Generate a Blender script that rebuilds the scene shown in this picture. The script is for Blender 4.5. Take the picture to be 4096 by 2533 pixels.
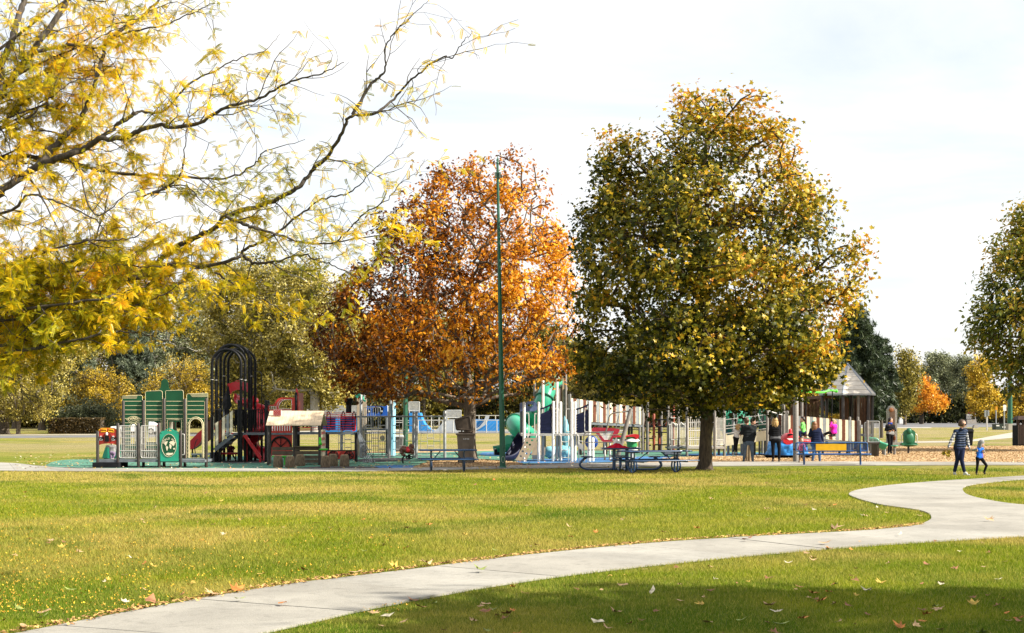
import bpy, bmesh, math, random
import numpy as np
from mathutils import Vector, Matrix, noise
from mathutils.geometry import tessellate_polygon
for o in list(bpy.data.objects): bpy.data.objects.remove(o)
scene = bpy.context.scene
COL = scene.collection
R = math.radians
# ---------------------------------------------------------------- camera
F = 5689.0; HZ = 1672.0; CH = 1.65          # focal length in photo pixels, horizon row, eye height
cam = bpy.data.cameras.new('camera'); camo = bpy.data.objects.new('camera', cam); COL.objects.link(camo)
camo.location = (0, 0, CH); camo.rotation_euler = (R(90), 0, 0)
cam.sensor_width = 36; cam.lens = F/4096*36; cam.shift_y = (HZ-1266.5)/4096
cam.clip_start = 0.1; cam.clip_end = 5000
scene.camera = camo
# ---------------------------------------------------------------- sky, sun, exposure
SUN_EL, SUN_AZ = 36.0, -16.0     # azimuth measured from +X (right), negative = camera side
wd = bpy.data.worlds.new('World'); scene.world = wd; wd.use_nodes = True
nt = wd.node_tree; nt.nodes.clear(); L = nt.links.new
def wn(t): return nt.nodes.new(t)
out = wn('ShaderNodeOutputWorld'); bg = wn('ShaderNodeBackground'); L(bg.outputs[0], out.inputs[0])
bg.inputs[1].default_value = 0.092
sky = wn('ShaderNodeTexSky'); sky.sky_type = 'NISHITA'; sky.sun_disc = False
sky.sun_elevation = R(SUN_EL); sky.sun_rotation = R(90-SUN_AZ)
sky.dust_density = 1.5; sky.air_density = 1.0; sky.ozone_density = 1.0
tc = wn('ShaderNodeTexCoord'); sp = wn('ShaderNodeSeparateXYZ'); L(tc.outputs['Generated'], sp.inputs[0])
ad = wn('ShaderNodeMath'); ad.operation = 'ADD'; ad.inputs[1].default_value = 0.10; L(sp.outputs[2], ad.inputs[0])
mx = wn('ShaderNodeMath'); mx.operation = 'MAXIMUM'; mx.inputs[1].default_value = 0.03; L(ad.outputs[0], mx.inputs[0])
dx = wn('ShaderNodeMath'); dx.operation = 'DIVIDE'; L(sp.outputs[0], dx.inputs[0]); L(mx.outputs[0], dx.inputs[1])
dy = wn('ShaderNodeMath'); dy.operation = 'DIVIDE'; L(sp.outputs[1], dy.inputs[0]); L(mx.outputs[0], dy.inputs[1])
cb = wn('ShaderNodeCombineXYZ'); L(dx.outputs[0], cb.inputs[0]); L(dy.outputs[0], cb.inputs[1])
n1 = wn('ShaderNodeTexNoise'); n1.inputs['Scale'].default_value = 0.75; n1.inputs['Detail'].default_value = 7
n1.inputs['Roughness'].default_value = 0.55; n1.inputs['Distortion'].default_value = 0.5; L(cb.outputs[0], n1.inputs['Vector'])
cr = wn('ShaderNodeValToRGB'); cr.color_ramp.elements[0].position = 0.30; cr.color_ramp.elements[1].position = 0.58
cr.color_ramp.elements[0].color = (.40,.40,.40,1); cr.color_ramp.elements[1].color = (.96,.96,.96,1)
L(n1.outputs['Fac'], cr.inputs[0])
mc = wn('ShaderNodeMix'); mc.data_type = 'RGBA'; L(cr.outputs[0], mc.inputs['Factor'])
L(sky.outputs[0], mc.inputs['A']); mc.inputs['B'].default_value = (5.6, 5.6, 5.6, 1)
L(mc.outputs['Result'], bg.inputs[0])
sun = bpy.data.lights.new('sun', 'SUN'); suno = bpy.data.objects.new('sun', sun); COL.objects.link(suno)
sun.energy = 5.0; sun.angle = R(0.55); sun.color = (1.0, 0.93, 0.80)
sdir = Vector((math.cos(R(SUN_AZ))*math.cos(R(SUN_EL)), math.sin(R(SUN_AZ))*math.cos(R(SUN_EL)), math.sin(R(SUN_EL))))
suno.rotation_euler = sdir.to_track_quat('Z', 'Y').to_euler(); suno.location = (60, -10, 40)
vs = scene.view_settings; vs.view_transform = 'Standard'; vs.look = 'None'; vs.gamma = 1; vs.exposure = 1.22
vs.use_curve_mapping = False
# ---------------------------------------------------------------- helpers
def gd(py): return F*CH/(py-HZ)
def W(px, py, D): return Vector(((px-2048)/F*D, D, CH-(py-HZ)/F*D))
def X(px, D): return (px-2048)/F*D
def Z(py, D): return CH-(py-HZ)/F*D
class Fr:                                   # a zoomed crop's pixel frame
    def __init__(s, ox, oy, k): s.ox, s.oy, s.k = ox, oy, k
    def __call__(s, cx, cy, D): return W(s.ox+cx*s.k, s.oy+cy*s.k, D)
    def x(s, cx, D): return X(s.ox+cx*s.k, D)
    def z(s, cy, D): return Z(s.oy+cy*s.k, D)
C1 = Fr(340,1320,.3836); C2 = Fr(1000,1500,.26455); C3 = Fr(1400,1500,.26455); C4 = Fr(1900,1400,.33077)
C5 = Fr(2300,1500,.27778); C6 = Fr(2800,1450,.29762); C7 = Fr(3400,1450,.33064); C8 = Fr(0,1250,.4298)
CA = Fr(820,1360,.34398); CB = Fr(2560,1560,.21164); CE = Fr(3500,1400,.24376)
_mats = {}
def newmat(name):
    m = bpy.data.materials.new(name); m.use_nodes = True; return m, m.node_tree, m.node_tree.nodes['Principled BSDF']
def mat(name, col=None, rough=.5, metal=0.0, var=.10, scale=6.0, bump=0.0, bscale=40.0, coat=0.0):
    if name in _mats: return _mats[name]
    m, t, b = newmat(name); _mats[name] = m; l = t.links.new
    b.inputs['Roughness'].default_value = rough; b.inputs['Metallic'].default_value = metal
    b.inputs['Specular IOR Level'].default_value = .08 if rough > .7 else (.22 if rough > .48 else .4)
    if coat: b.inputs['Coat Weight'].default_value = coat
    g = t.nodes.new('ShaderNodeTexCoord'); n = t.nodes.new('ShaderNodeTexNoise')
    n.inputs['Scale'].default_value = scale; n.inputs['Detail'].default_value = 5
    l(g.outputs['Object'], n.inputs['Vector'])
    r = t.nodes.new('ShaderNodeMapRange'); r.inputs['From Min'].default_value = .3; r.inputs['From Max'].default_value = .7
    r.inputs['To Min'].default_value = 1-var*1.5; r.inputs['To Max'].default_value = 1+var
    l(n.outputs['Fac'], r.inputs[0])
    v = t.nodes.new('ShaderNodeMix'); v.data_type = 'RGBA'; v.blend_type = 'MULTIPLY'; v.inputs['Factor'].default_value = 1
    v.inputs['A'].default_value = (*col, 1); l(r.outputs[0], v.inputs['B']); l(v.outputs['Result'], b.inputs['Base Color'])
    rr = t.nodes.new('ShaderNodeMapRange'); rr.inputs['To Min'].default_value = max(rough-.1,.05); rr.inputs['To Max'].default_value = min(rough+.15,1)
    l(n.outputs['Fac'], rr.inputs[0]); l(rr.outputs[0], b.inputs['Roughness'])
    if bump:
        n2 = t.nodes.new('ShaderNodeTexNoise'); n2.inputs['Scale'].default_value = bscale; n2.inputs['Detail'].default_value = 4
        l(g.outputs['Object'], n2.inputs['Vector'])
        bp = t.nodes.new('ShaderNodeBump'); bp.inputs['Strength'].default_value = bump; bp.inputs['Distance'].default_value = .02
        l(n2.outputs['Fac'], bp.inputs['Height']); l(bp.outputs[0], b.inputs['Normal'])
    return m
def tag(o, label=None, cat=None, group=None, kind=None):
    if label: o['label'] = label
    if cat: o['category'] = cat
    if group: o['group'] = group
    if kind: o['kind'] = kind
    return o
def empty(name, loc, label, cat, group=None, rz=0.0):
    o = bpy.data.objects.new(name, None); COL.objects.link(o); o.location = loc; o.rotation_euler = (0,0,rz)
    o.empty_display_size = .2
    return tag(o, label, cat, group)
def rootmat(o):
    return Matrix.Translation(o.location) @ o.rotation_euler.to_matrix().to_4x4() if o else Matrix()
def link(name, me, parent=None, loc=None):
    o = bpy.data.objects.new(name, me); COL.objects.link(o)
    if parent: o.parent = parent
    if loc is not None: o.location = loc
    return o
class MB:
    """collects shapes in WORLD coordinates; build() links them as one mesh object"""
    def __init__(s): s.v = []; s.f = []; s.mi = []; s.m = 0; s.sm = []
    def add(s, vs, fs, smooth=False):
        k = len(s.v); s.v += [tuple(p) for p in vs]; s.f += [tuple(i+k for i in f) for f in fs]
        s.mi += [s.m]*len(fs); s.sm += [smooth]*len(fs); return s
    def mat(s, i): s.m = i; return s
    def hexa(s, p):   # 8 corners: bottom 4 ccw, top 4 ccw
        return s.add(p, [(3,2,1,0),(4,5,6,7),(0,1,5,4),(1,2,6,5),(2,3,7,6),(3,0,4,7)])
    def box(s, a, b):
        x0,x1 = sorted((a[0],b[0])); y0,y1 = sorted((a[1],b[1])); z0,z1 = sorted((a[2],b[2]))
        return s.hexa([(x0,y0,z0),(x1,y0,z0),(x1,y1,z0),(x0,y1,z0),(x0,y0,z1),(x1,y0,z1),(x1,y1,z1),(x0,y1,z1)])
    def cbox(s, c, sx, sy, sz, M=None):
        p = [Vector((i*sx/2, j*sy/2, k*sz/2)) for k in (-1,1) for i,j in ((-1,-1),(1,-1),(1,1),(-1,1))]
        if M is not None: p = [M @ q for q in p]
        return s.hexa([q+Vector(c) for q in p])
    def tube(s, path, r, n=8, closed=False, cap=True, smooth=True):
        path = [Vector(p) for p in path]; N = len(path)
        rs = r if isinstance(r, (list, tuple)) else [r]*N
        vs = []; up = None
        for i, p in enumerate(path):
            if closed: d = path[(i+1)%N]-path[i-1]
            else: d = path[min(i+1,N-1)]-path[max(i-1,0)]
            d = d.normalized() if d.length > 1e-9 else Vector((0,0,1))
            if up is None:
                up = Vector((0,1,0)) if abs(d.y) < .9 else Vector((1,0,0))
            u = (up-d*up.dot(d)); u = u.normalized() if u.length > 1e-6 else d.orthogonal().normalized()
            up = u; w = d.cross(u)
            vs += [p+(u*math.cos(2*math.pi*k/n)+w*math.sin(2*math.pi*k/n))*rs[i] for k in range(n)]
        fs = []
        for i in range(N if closed else N-1):
            a = i*n; b = ((i+1)%N)*n
            fs += [(a+k, a+(k+1)%n, b+(k+1)%n, b+k) for k in range(n)]
        s.add(vs, fs, smooth)
        if cap and not closed:
            s.add(vs[:n], [tuple(range(n))[::-1]]); s.add(vs[-n:], [tuple(range(n))])
        return s
    def bar(s, a, b, r, n=8): return s.tube([a, b], r, n)
    def post(s, x, y, z0, z1, r, n=12):          # post with a domed cap
        return s.tube([(x,y,z0),(x,y,z1-r*.6),(x,y,z1-r*.2),(x,y,z1)], [r,r,r*.8,r*.3], n)
    def flat(s, a, b, w, t, up=(0,0,1)):         # flat bar a->b, width w along "up", thickness t
        a, b = Vector(a), Vector(b); d = (b-a).normalized(); u = Vector(up); u = (u-d*u.dot(d)).normalized(); q = d.cross(u)
        c = [a-u*w/2-q*t/2, a-u*w/2+q*t/2, a+u*w/2+q*t/2, a+u*w/2-q*t/2]
        return s.hexa(c+[p+(b-a) for p in c])
    def lathe(s, c, prof, n=16, axis=(0,0,1), smooth=True):
        M = Vector((0,0,1)).rotation_difference(Vector(axis)).to_matrix(); c = Vector(c); vs = []; fs = []
        for r, z in prof:
            vs += [c+M @ Vector((r*math.cos(2*math.pi*k/n), r*math.sin(2*math.pi*k/n), z)) for k in range(n)]
        for i in range(len(prof)-1):
            a = i*n; b = a+n
            fs += [(a+k, a+(k+1)%n, b+(k+1)%n, b+k) for k in range(n)]
        s.add(vs, fs, smooth); m = len(prof)
        s.add(vs[:n], [tuple(range(n))[::-1]]); s.add(vs[-n:], [tuple(range(n))]); return s
    def ball(s, c, rx, ry=None, rz=None, n=12, m=8, M=None):
        ry = ry or rx; rz = rz or rx; vs = []; fs = []; c = Vector(c)
        for j in range(m+1):
            a = math.pi*j/m
            for k in range(n):
                b = 2*math.pi*k/n; p = Vector((rx*math.sin(a)*math.cos(b), ry*math.sin(a)*math.sin(b), -rz*math.cos(a)))
                vs.append(c+(M @ p if M is not None else p))
        for j in range(m):
            fs += [(j*n+k, j*n+(k+1)%n, (j+1)*n+(k+1)%n, (j+1)*n+k) for k in range(n)]
        return s.add(vs, fs, True)
    def plate(s, loops, y0, y1, M=None):
        """loops: outer first then holes, lists of (x,z); plate between depth y0 and y1; M maps (x,y,z)"""
        bm = bmesh.new(); es = []
        for lp in loops:
            vv = [bm.verts.new((x, 0, z)) for x, z in lp]
            es += [bm.edges.new((vv[i], vv[(i+1)%len(vv)])) for i in range(len(vv))]
        bmesh.ops.triangle_fill(bm, edges=es, use_beauty=True)
        bm.verts.index_update(); vl = [v.co.copy() for v in bm.verts]; fl = [[v.index for v in f.verts] for f in bm.faces]
        bd = [(e.verts[0].index, e.verts[1].index) for e in bm.edges if len(e.link_faces) == 1]
        bm.free(); n = len(vl)
        T = (lambda p: M @ p) if M is not None else (lambda p: p)
        vs = [T(Vector((p.x, y0, p.z))) for p in vl]+[T(Vector((p.x, y1, p.z))) for p in vl]
        fs = [tuple(f) for f in fl]+[tuple(i+n for i in f[::-1]) for f in fl]+[(a, b, b+n, a+n) for a, b in bd]
        return s.add(vs, fs)
    def build(s, name, m, parent=None, world=None, recalc=True):
        me = bpy.data.meshes.new(name)
        inv = None
        if parent is not None:
            Mw = rootmat(parent)
            if parent.parent: Mw = rootmat(parent.parent) @ Mw
            inv = Mw.inverted()
        off = Vector((0,0,0))
        vs = s.v
        if inv is not None: vs = [inv @ Vector(p) for p in vs]
        elif world is not None: off = Vector(world); vs = [Vector(p)-off for p in vs]
        me.from_pydata([tuple(p) for p in vs], [], s.f)
        for q in (m if isinstance(m, (list, tuple)) else [m]): me.materials.append(q)
        me.polygons.foreach_set('material_index', s.mi); me.polygons.foreach_set('use_smooth', s.sm)
        if recalc:
            bm = bmesh.new(); bm.from_mesh(me); bmesh.ops.recalc_face_normals(bm, faces=bm.faces); bm.to_mesh(me); bm.free()
        me.update()
        return link(name, me, parent, off if world is not None and parent is None else None)
def arc(cx, cz, r, a0, a1, n, rz=None):
    rz = rz or r
    return [(cx+r*math.cos(R(a0+(a1-a0)*i/n)), cz+rz*math.sin(R(a0+(a1-a0)*i/n))) for i in range(n+1)]
def rrect(x0, z0, x1, z1, r, n=4):
    return arc(x1-r, z1-r, r, 0, 90, n)+arc(x0+r, z1-r, r, 90, 180, n)+arc(x0+r, z0+r, r, 180, 270, n)+arc(x1-r, z0+r, r, 270, 360, n)
def curve_pts(ctrl, n=6):        # Catmull-Rom through control points
    c = [Vector(p) for p in ctrl]; c = [c[0]*2-c[1]]+c+[c[-1]*2-c[-2]]; o = []
    for i in range(1, len(c)-2):
        for k in range(n):
            t = k/n; p0, p1, p2, p3 = c[i-1:i+3]
            o.append(.5*((2*p1)+(p2-p0)*t+(2*p0-5*p1+4*p2-p3)*t*t+(3*p1-p0-3*p2+p3)*t**3))
    return o+[c[-2]]
def part(parent, name, m, fn, label=None):
    b = MB(); fn(b); o = b.build(name, m, parent)
    if label: o['label'] = label
    return o
def copy_tree(o, parent=None):
    c = o.copy(); COL.objects.link(c); c.parent = parent
    for ch in list(o.children): copy_tree(ch, c)
    return c
def npmesh(name, V, loops, starts, totals, mats, attrs=None, smooth=False, mi=None):
    me = bpy.data.meshes.new(name); me.vertices.add(len(V)); me.vertices.foreach_set('co', np.ascontiguousarray(V, dtype=np.float32).ravel())
    me.loops.add(len(loops)); me.loops.foreach_set('vertex_index', np.ascontiguousarray(loops, dtype=np.int32))
    me.polygons.add(len(starts)); me.polygons.foreach_set('loop_start', np.ascontiguousarray(starts, dtype=np.int32))
    me.polygons.foreach_set('loop_total', np.ascontiguousarray(totals, dtype=np.int32))
    for q in mats: me.materials.append(q)
    if mi is not None: me.polygons.foreach_set('material_index', np.ascontiguousarray(mi, dtype=np.int32))
    if smooth: me.polygons.foreach_set('use_smooth', np.ones(len(starts), dtype=bool))
    for k, a in (attrs or {}).items():
        at = me.attributes.new(k, 'FLOAT', 'FACE'); at.data.foreach_set('value', np.ascontiguousarray(a, dtype=np.float32))
    me.update(calc_edges=True); return me
def inpoly(P, poly):
    x, y = P[:,0], P[:,1]; ins = np.zeros(len(P), bool); n = len(poly); j = n-1
    for i in range(n):
        xi, yi = poly[i]; xj, yj = poly[j]
        c = ((yi > y) != (yj > y)) & (x < (xj-xi)*(y-yi)/((yj-yi) or 1e-9)+xi); ins ^= c; j = i
    return ins
# ================================================================ GROUND
rng = np.random.default_rng(7); random.seed(7)
def lawn_nodes(t, attr=False):
    l = t.links.new; N = t.nodes.new
    g = N('ShaderNodeNewGeometry')
    def noi(sc, det=4, dist=0.0):
        n = N('ShaderNodeTexNoise'); n.inputs['Scale'].default_value = sc; n.inputs['Detail'].default_value = det
        n.inputs['Distortion'].default_value = dist; l(g.outputs['Position'], n.inputs['Vector']); return n.outputs['Fac']
    def ramp(f, a, b):
        r = N('ShaderNodeMapRange'); r.inputs['From Min'].default_value = a; r.inputs['From Max'].default_value = b; l(f, r.inputs[0]); return r.outputs[0]
    def mix(f, a, b):
        m = N('ShaderNodeMix'); m.data_type = 'RGBA'
        if isinstance(f, float): m.inputs['Factor'].default_value = f
        else: l(f, m.inputs['Factor'])
        for s, v in (('A', a), ('B', b)):
            if isinstance(v, tuple): m.inputs[s].default_value = (*v, 1)
            else: l(v, m.inputs[s])
        return m.outputs['Result']
    c = mix(ramp(noi(.9, 3), .35, .65), (.175,.235,.012), (.275,.305,.018))
    c = mix(ramp(noi(.16, 5, .6), .43, .59), c, (.47,.365,.10))
    c = mix(ramp(noi(.33, 5, .4), .53, .68), c, (.095,.165,.012))
    sp = N('ShaderNodeSeparateXYZ'); l(g.outputs['Position'], sp.inputs[0])
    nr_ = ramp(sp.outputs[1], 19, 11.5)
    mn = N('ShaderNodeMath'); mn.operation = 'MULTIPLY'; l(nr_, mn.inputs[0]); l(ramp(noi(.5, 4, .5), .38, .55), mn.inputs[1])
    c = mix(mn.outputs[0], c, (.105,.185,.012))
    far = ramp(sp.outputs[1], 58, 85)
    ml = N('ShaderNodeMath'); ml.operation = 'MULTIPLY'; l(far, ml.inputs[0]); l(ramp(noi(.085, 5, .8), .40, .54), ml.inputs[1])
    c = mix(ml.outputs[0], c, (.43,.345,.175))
    c = mix(ramp(noi(38, 2), .62, .8), c, (.36,.31,.12))
    return c, mix, ramp, noi
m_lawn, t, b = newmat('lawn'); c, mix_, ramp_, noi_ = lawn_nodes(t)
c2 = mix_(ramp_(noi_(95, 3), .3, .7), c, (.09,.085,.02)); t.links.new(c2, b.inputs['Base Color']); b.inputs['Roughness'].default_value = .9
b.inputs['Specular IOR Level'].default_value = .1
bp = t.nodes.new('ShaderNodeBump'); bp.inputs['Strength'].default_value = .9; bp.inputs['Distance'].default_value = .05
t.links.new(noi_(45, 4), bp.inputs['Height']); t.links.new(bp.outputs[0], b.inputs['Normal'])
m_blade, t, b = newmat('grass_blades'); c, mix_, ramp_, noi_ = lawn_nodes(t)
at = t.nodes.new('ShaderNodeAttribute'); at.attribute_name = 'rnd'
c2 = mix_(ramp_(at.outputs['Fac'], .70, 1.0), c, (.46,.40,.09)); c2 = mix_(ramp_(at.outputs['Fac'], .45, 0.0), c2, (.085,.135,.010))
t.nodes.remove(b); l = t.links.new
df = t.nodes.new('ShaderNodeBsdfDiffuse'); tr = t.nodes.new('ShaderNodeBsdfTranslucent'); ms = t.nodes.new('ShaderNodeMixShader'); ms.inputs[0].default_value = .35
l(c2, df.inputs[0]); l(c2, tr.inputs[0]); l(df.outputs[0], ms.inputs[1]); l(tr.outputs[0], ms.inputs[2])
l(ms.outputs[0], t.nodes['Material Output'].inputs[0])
lawn = MB(); S = 1600
ys = [-60, 20, 60, 140, 400, 1600]; xs = [-1200, -200, -40, 40, 200, 1200]
lawn.add([(x, y, 0) for y in ys for x in xs], [(j*6+i, j*6+i+1, j*6+i+7, j*6+i+6) for j in range(5) for i in range(5)])
tag(lawn.build('lawn', m_lawn), kind='structure')

def G2(px, py): D = gd(py); return Vector((X(px, D), D, 0))
def gs(pts, k=1.6753): return [G2(x*k, y*k) for x, y in pts]
def resample(P, n):
    P = [Vector(p) for p in P]; d = [0]
    for a, b in zip(P, P[1:]): d.append(d[-1]+(b-a).length)
    o = []; j = 0
    for i in range(n+1):
        s = d[-1]*i/n
        while j < len(P)-2 and d[j+1] < s: j += 1
        f = (s-d[j])/max(d[j+1]-d[j], 1e-9); o.append(P[j].lerp(P[j+1], f))
    return o, d[-1]
m_conc = mat('concrete', (.285,.27,.237), .9, var=.22, scale=.9, bump=.25, bscale=60)
m_conc2 = mat('concrete_stained', (.27,.255,.22), .9, var=.22, scale=1.1, bump=.25, bscale=60)
m_joint = mat('joint_soil', (.17,.15,.115), .95, var=.3, scale=12)
def concrete(name, c):
    m, t, b = newmat(name); l = t.links.new; N = t.nodes.new; g = N('ShaderNodeNewGeometry'); b.inputs['Roughness'].default_value = .9; b.inputs['Specular IOR Level'].default_value = .1
    def nr(sc, det, a, z, lo, hi, dist=0.0):
        n = N('ShaderNodeTexNoise'); n.inputs['Scale'].default_value = sc; n.inputs['Detail'].default_value = det; n.inputs['Distortion'].default_value = dist; l(g.outputs['Position'], n.inputs['Vector'])
        r = N('ShaderNodeMapRange'); r.inputs['From Min'].default_value = a; r.inputs['From Max'].default_value = z; r.inputs['To Min'].default_value = lo; r.inputs['To Max'].default_value = hi; l(n.outputs['Fac'], r.inputs[0]); return r.outputs[0], n
    col = None
    for args in ((.7,6,.35,.7,1.08,.80,.6),(3.2,6,.5,.75,1.0,.82,1.5),(60,3,.3,.7,.90,1.08),(9,5,.62,.72,1.0,.80)):
        f, n = nr(*args); mx = N('ShaderNodeMix'); mx.data_type = 'RGBA'; mx.blend_type = 'MULTIPLY'; mx.inputs['Factor'].default_value = 1
        if col is None: mx.inputs['A'].default_value = (*c, 1)
        else: l(col, mx.inputs['A'])
        l(f, mx.inputs['B']); col = mx.outputs['Result']
    l(col, b.inputs['Base Color']); bp = N('ShaderNodeBump'); bp.inputs['Strength'].default_value = .35; bp.inputs['Distance'].default_value = .01; n = N('ShaderNodeTexNoise'); n.inputs['Scale'].default_value = 70; l(g.outputs['Position'], n.inputs['Vector']); l(n.outputs['Fac'], bp.inputs['Height']); l(bp.outputs[0], b.inputs['Normal']); return m
m_conc = concrete('concrete_slab', (.295,.28,.247)); m_conc2 = concrete('concrete_slab_worn', (.265,.25,.218)); m_conc3 = concrete('concrete_slab_pale', (.31,.297,.265))
def slabs(name, E1, E2, size, sub=5, top=.028, gap=.004, perp=False):
    """a paved band between two edge curves, cut into slabs; returns outline polygon"""
    E1 = curve_pts(E1, 8); E2 = curve_pts(E2, 8)
    _, l1 = resample(E1, 4); _, l2 = resample(E2, 4); n = max(2, round((l1+l2)/2/size))
    a, _ = resample(E1, n*sub); b, _ = resample(E2, n*sub)
    if perp:
        dn, _ = resample(E2, 1500); A_ = np.array([(p.x, p.y) for p in dn]); b = []
        for i, p in enumerate(a):
            tg = a[min(i+3, len(a)-1)]-a[max(i-3, 0)]; tg = np.array((tg.x, tg.y))/tg.length; q = A_-np.array((p.x, p.y)); b.append(dn[int(np.argmin(np.abs(q @ tg)+.02*np.linalg.norm(q, axis=1)))].copy())
    base = MB(); base.add([p+Vector((0,0,.006)) for p in a]+[p+Vector((0,0,.006)) for p in b], [(i, i+1, i+1+len(a), i+len(a)) for i in range(n*sub)])
    root = base.build(name, m_joint); tag(root, kind='structure')
    for k in range(n):
        A = a[k*sub:(k+1)*sub+1]; B = b[k*sub:(k+1)*sub+1]
        A = [p.copy() for p in A]; B = [p.copy() for p in B]
        d0 = (A[1]-A[0]).normalized()*gap; d1 = (A[-1]-A[-2]).normalized()*gap
        A[0] += d0; B[0] += d0; A[-1] -= d1; B[-1] -= d1
        zt = top+random.uniform(-.003, .003); m = sub+1; mb = MB()
        rz = lambda z: Vector((0,0,z))
        vs = [p+rz(zt) for p in A]+[p+rz(zt) for p in B]+[p+rz(.007) for p in A]+[p+rz(.007) for p in B]
        fs = [(i, i+1, m+i+1, m+i) for i in range(sub)]+[(i, i+1, 2*m+i+1, 2*m+i) for i in range(sub)]
        fs += [(m+i, m+i+1, 3*m+i+1, 3*m+i) for i in range(sub)]+[(0, m, 3*m, 2*m), (sub, m+sub, 3*m+sub, 2*m+sub)]
        mb.add(vs, fs); mb.build('slab', random.choice([m_conc, m_conc, m_conc2, m_conc3]), root)
    return [(p.x, p.y) for p in a]+[(p.x, p.y) for p in b[::-1]]
ext = lambda P, s0=0, s1=0: ([P[0]+(P[0]-P[1]).normalized()*s0] if s0 else [])+P+([P[-1]+(P[-1]-P[-2]).normalized()*s1] if s1 else [])
farA = ext(gs([(75,1512),(400,1450),(700,1400),(1000,1362),(1300,1325),(1600,1297),(1900,1280),(2100,1268),(2200,1256),(2330,1238),(2445,1226),(2620,1212)]), 5, 0)
nearA = ext(gs([(650,1512),(900,1455),(1200,1400),(1500,1360),(1900,1320),(2200,1298),(2445,1283),(2620,1270),(2900,1252)]), 9, 0)
PA = slabs('foreground_path', farA, nearA, 1.75, perp=True)
leftB = gs([(2200,1255.5),(2224,1240),(2200,1222),(2100,1207),(2040,1190),(2028,1180),(2060,1170),(2150,1158),(2300,1147),(2445,1138),(2620,1130)])
rightB = gs([(2620,1211),(2445,1208),(2330,1190),(2300,1175),(2310,1162),(2380,1152),(2445,1147),(2620,1140)])
PB = slabs('branch_path', leftB, rightB, 1.6)
PG = lambda pts: [G2(x, y) for x, y in pts]
nearC = PG([(-500,1884),(0,1886),(400,1888),(1000,1888),(1400,1888),(1700,1884),(2100,1876),(2600,1869),(3100,1865),(3700,1863),(4100,1862),(4700,1861)])
farC = PG([(-500,1851),(0,1853),(180,1869),(400,1876),(1000,1877),(1400,1877.5),(1700,1873),(2100,1863),(2600,1853),(3100,1849),(3700,1850),(4100,1850),(4700,1850)])
PC = slabs('playground_walk', nearC, farC, 1.7)
def sheet(name, pts, m, z, kind='structure', smooth=True):
    P = [Vector((p.x, p.y, z)) for p in PG(pts)]
    if smooth: P = curve_pts(P+[P[0]], 5)[:-1]
    tri = tessellate_polygon([P]); b = MB(); b.add(P, [tuple(t) for t in tri]); o = b.build(name, m, recalc=False)
    bm = bmesh.new(); bm.from_mesh(o.data); bmesh.ops.recalc_face_normals(bm, faces=bm.faces)
    if sum(f.normal.z for f in bm.faces) < 0: bmesh.ops.reverse_faces(bm, faces=bm.faces)
    bm.to_mesh(o.data); bm.free(); tag(o, kind=kind); return [(p.x, p.y) for p in P]
m_rub = mat('rubber_green', (.085,.20,.145), .85, var=.22, scale=1.2, bump=.3, bscale=90)
m_rubb = mat('rubber_blue', (.060,.16,.33), .85, var=.22, scale=1.2, bump=.3, bscale=90)
m_rubk = mat('rubber_grey', (.075,.072,.075), .9, var=.3, scale=1.5, bump=.3, bscale=90)
m_mulch = mat('wood_mulch', (.42,.28,.15), .95, var=.45, scale=5, bump=1.0, bscale=35)
PR = sheet('rubber_surface', [(165,1871),(400,1875.5),(1000,1876.5),(1500,1875.5),(1660,1873),(1720,1850),(1950,1846),(2070,1860),(2560,1852.5),(2700,1830),(3200,1822),(3210,1812),(2700,1806),(2050,1803),(1700,1812),(1400,1815),(1000,1825),(600,1836),(300,1839),(215,1848)], m_rub, .010)
sheet('rubber_patch_front', [(1490,1868),(1560,1862),(1655,1864),(1660,1872),(1580,1874.5),(1510,1874)], m_rubb, .014)
sheet('rubber_patch_middle', [(2060,1846),(2150,1838),(2400,1832),(2680,1826),(2690,1836),(2560,1847),(2300,1852),(2100,1854)], m_rubb, .014)
sheet('rubber_patch_slide', [(1930,1811),(2100,1808),(2120,1818),(1980,1826),(1920,1820)], m_rubb, .014)
sheet('rubber_patch_right', [(2720,1826),(2800,1815),(3190,1814),(3200,1820),(2950,1824)], m_rubb, .014)
sheet('rubber_border', [(2080,1857),(2300,1853),(2550,1849),(2690,1832),(2700,1834),(2560,1852),(2300,1857.5),(2100,1861)], m_rubk, .018)
sheet('rubber_dark_patch', [(830,1848),(1000,1840),(1070,1845),(1070,1852),(900,1854)], m_rubk, .014)
sheet('rubber_grey_patch', [(1440,1838),(1560,1832),(1640,1838),(1600,1846),(1480,1850),(1430,1846)], m_rubk, .014)
sheet('rubber_edge_patch', [(1180,1874),(1300,1868),(1480,1869),(1500,1874.5),(1300,1876)], m_rubk, .018)
PM1 = sheet('mulch_bed_left', [(1650,1873.5),(1900,1871.5),(2080,1862.5),(2060,1852),(1950,1842),(1850,1838),(1740,1846),(1680,1862)], m_mulch, .016)
PM2 = sheet('mulch_bed_right', [(2580,1852.5),(2800,1849.3),(3200,1848.5),(3800,1849.3),(4400,1849.4),(4400,1789),(3600,1789),(3300,1798),(3205,1810),(3200,1823),(2720,1831)], m_mulch, .016)
PM3 = sheet('mulch_strip', [(1380,1815),(1700,1811),(2050,1802),(2040,1797),(1700,1804),(1380,1809)], m_mulch, .006)
m_asph = mat('asphalt', (.16,.16,.165), .9, var=.2, scale=.5, bump=.3, bscale=30)
m_concf = mat('far_concrete', (.36,.335,.29), .9, var=.15, scale=.6)
sheet('road', [(-900,1755),(0,1753),(520,1749),(1000,1742),(1500,1735),(2000,1734),(2500,1733),(2500,1727),(2000,1727),(1500,1728),(1000,1734),(520,1741),(0,1744),(-900,1746)], m_asph, .010, smooth=False)
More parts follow.
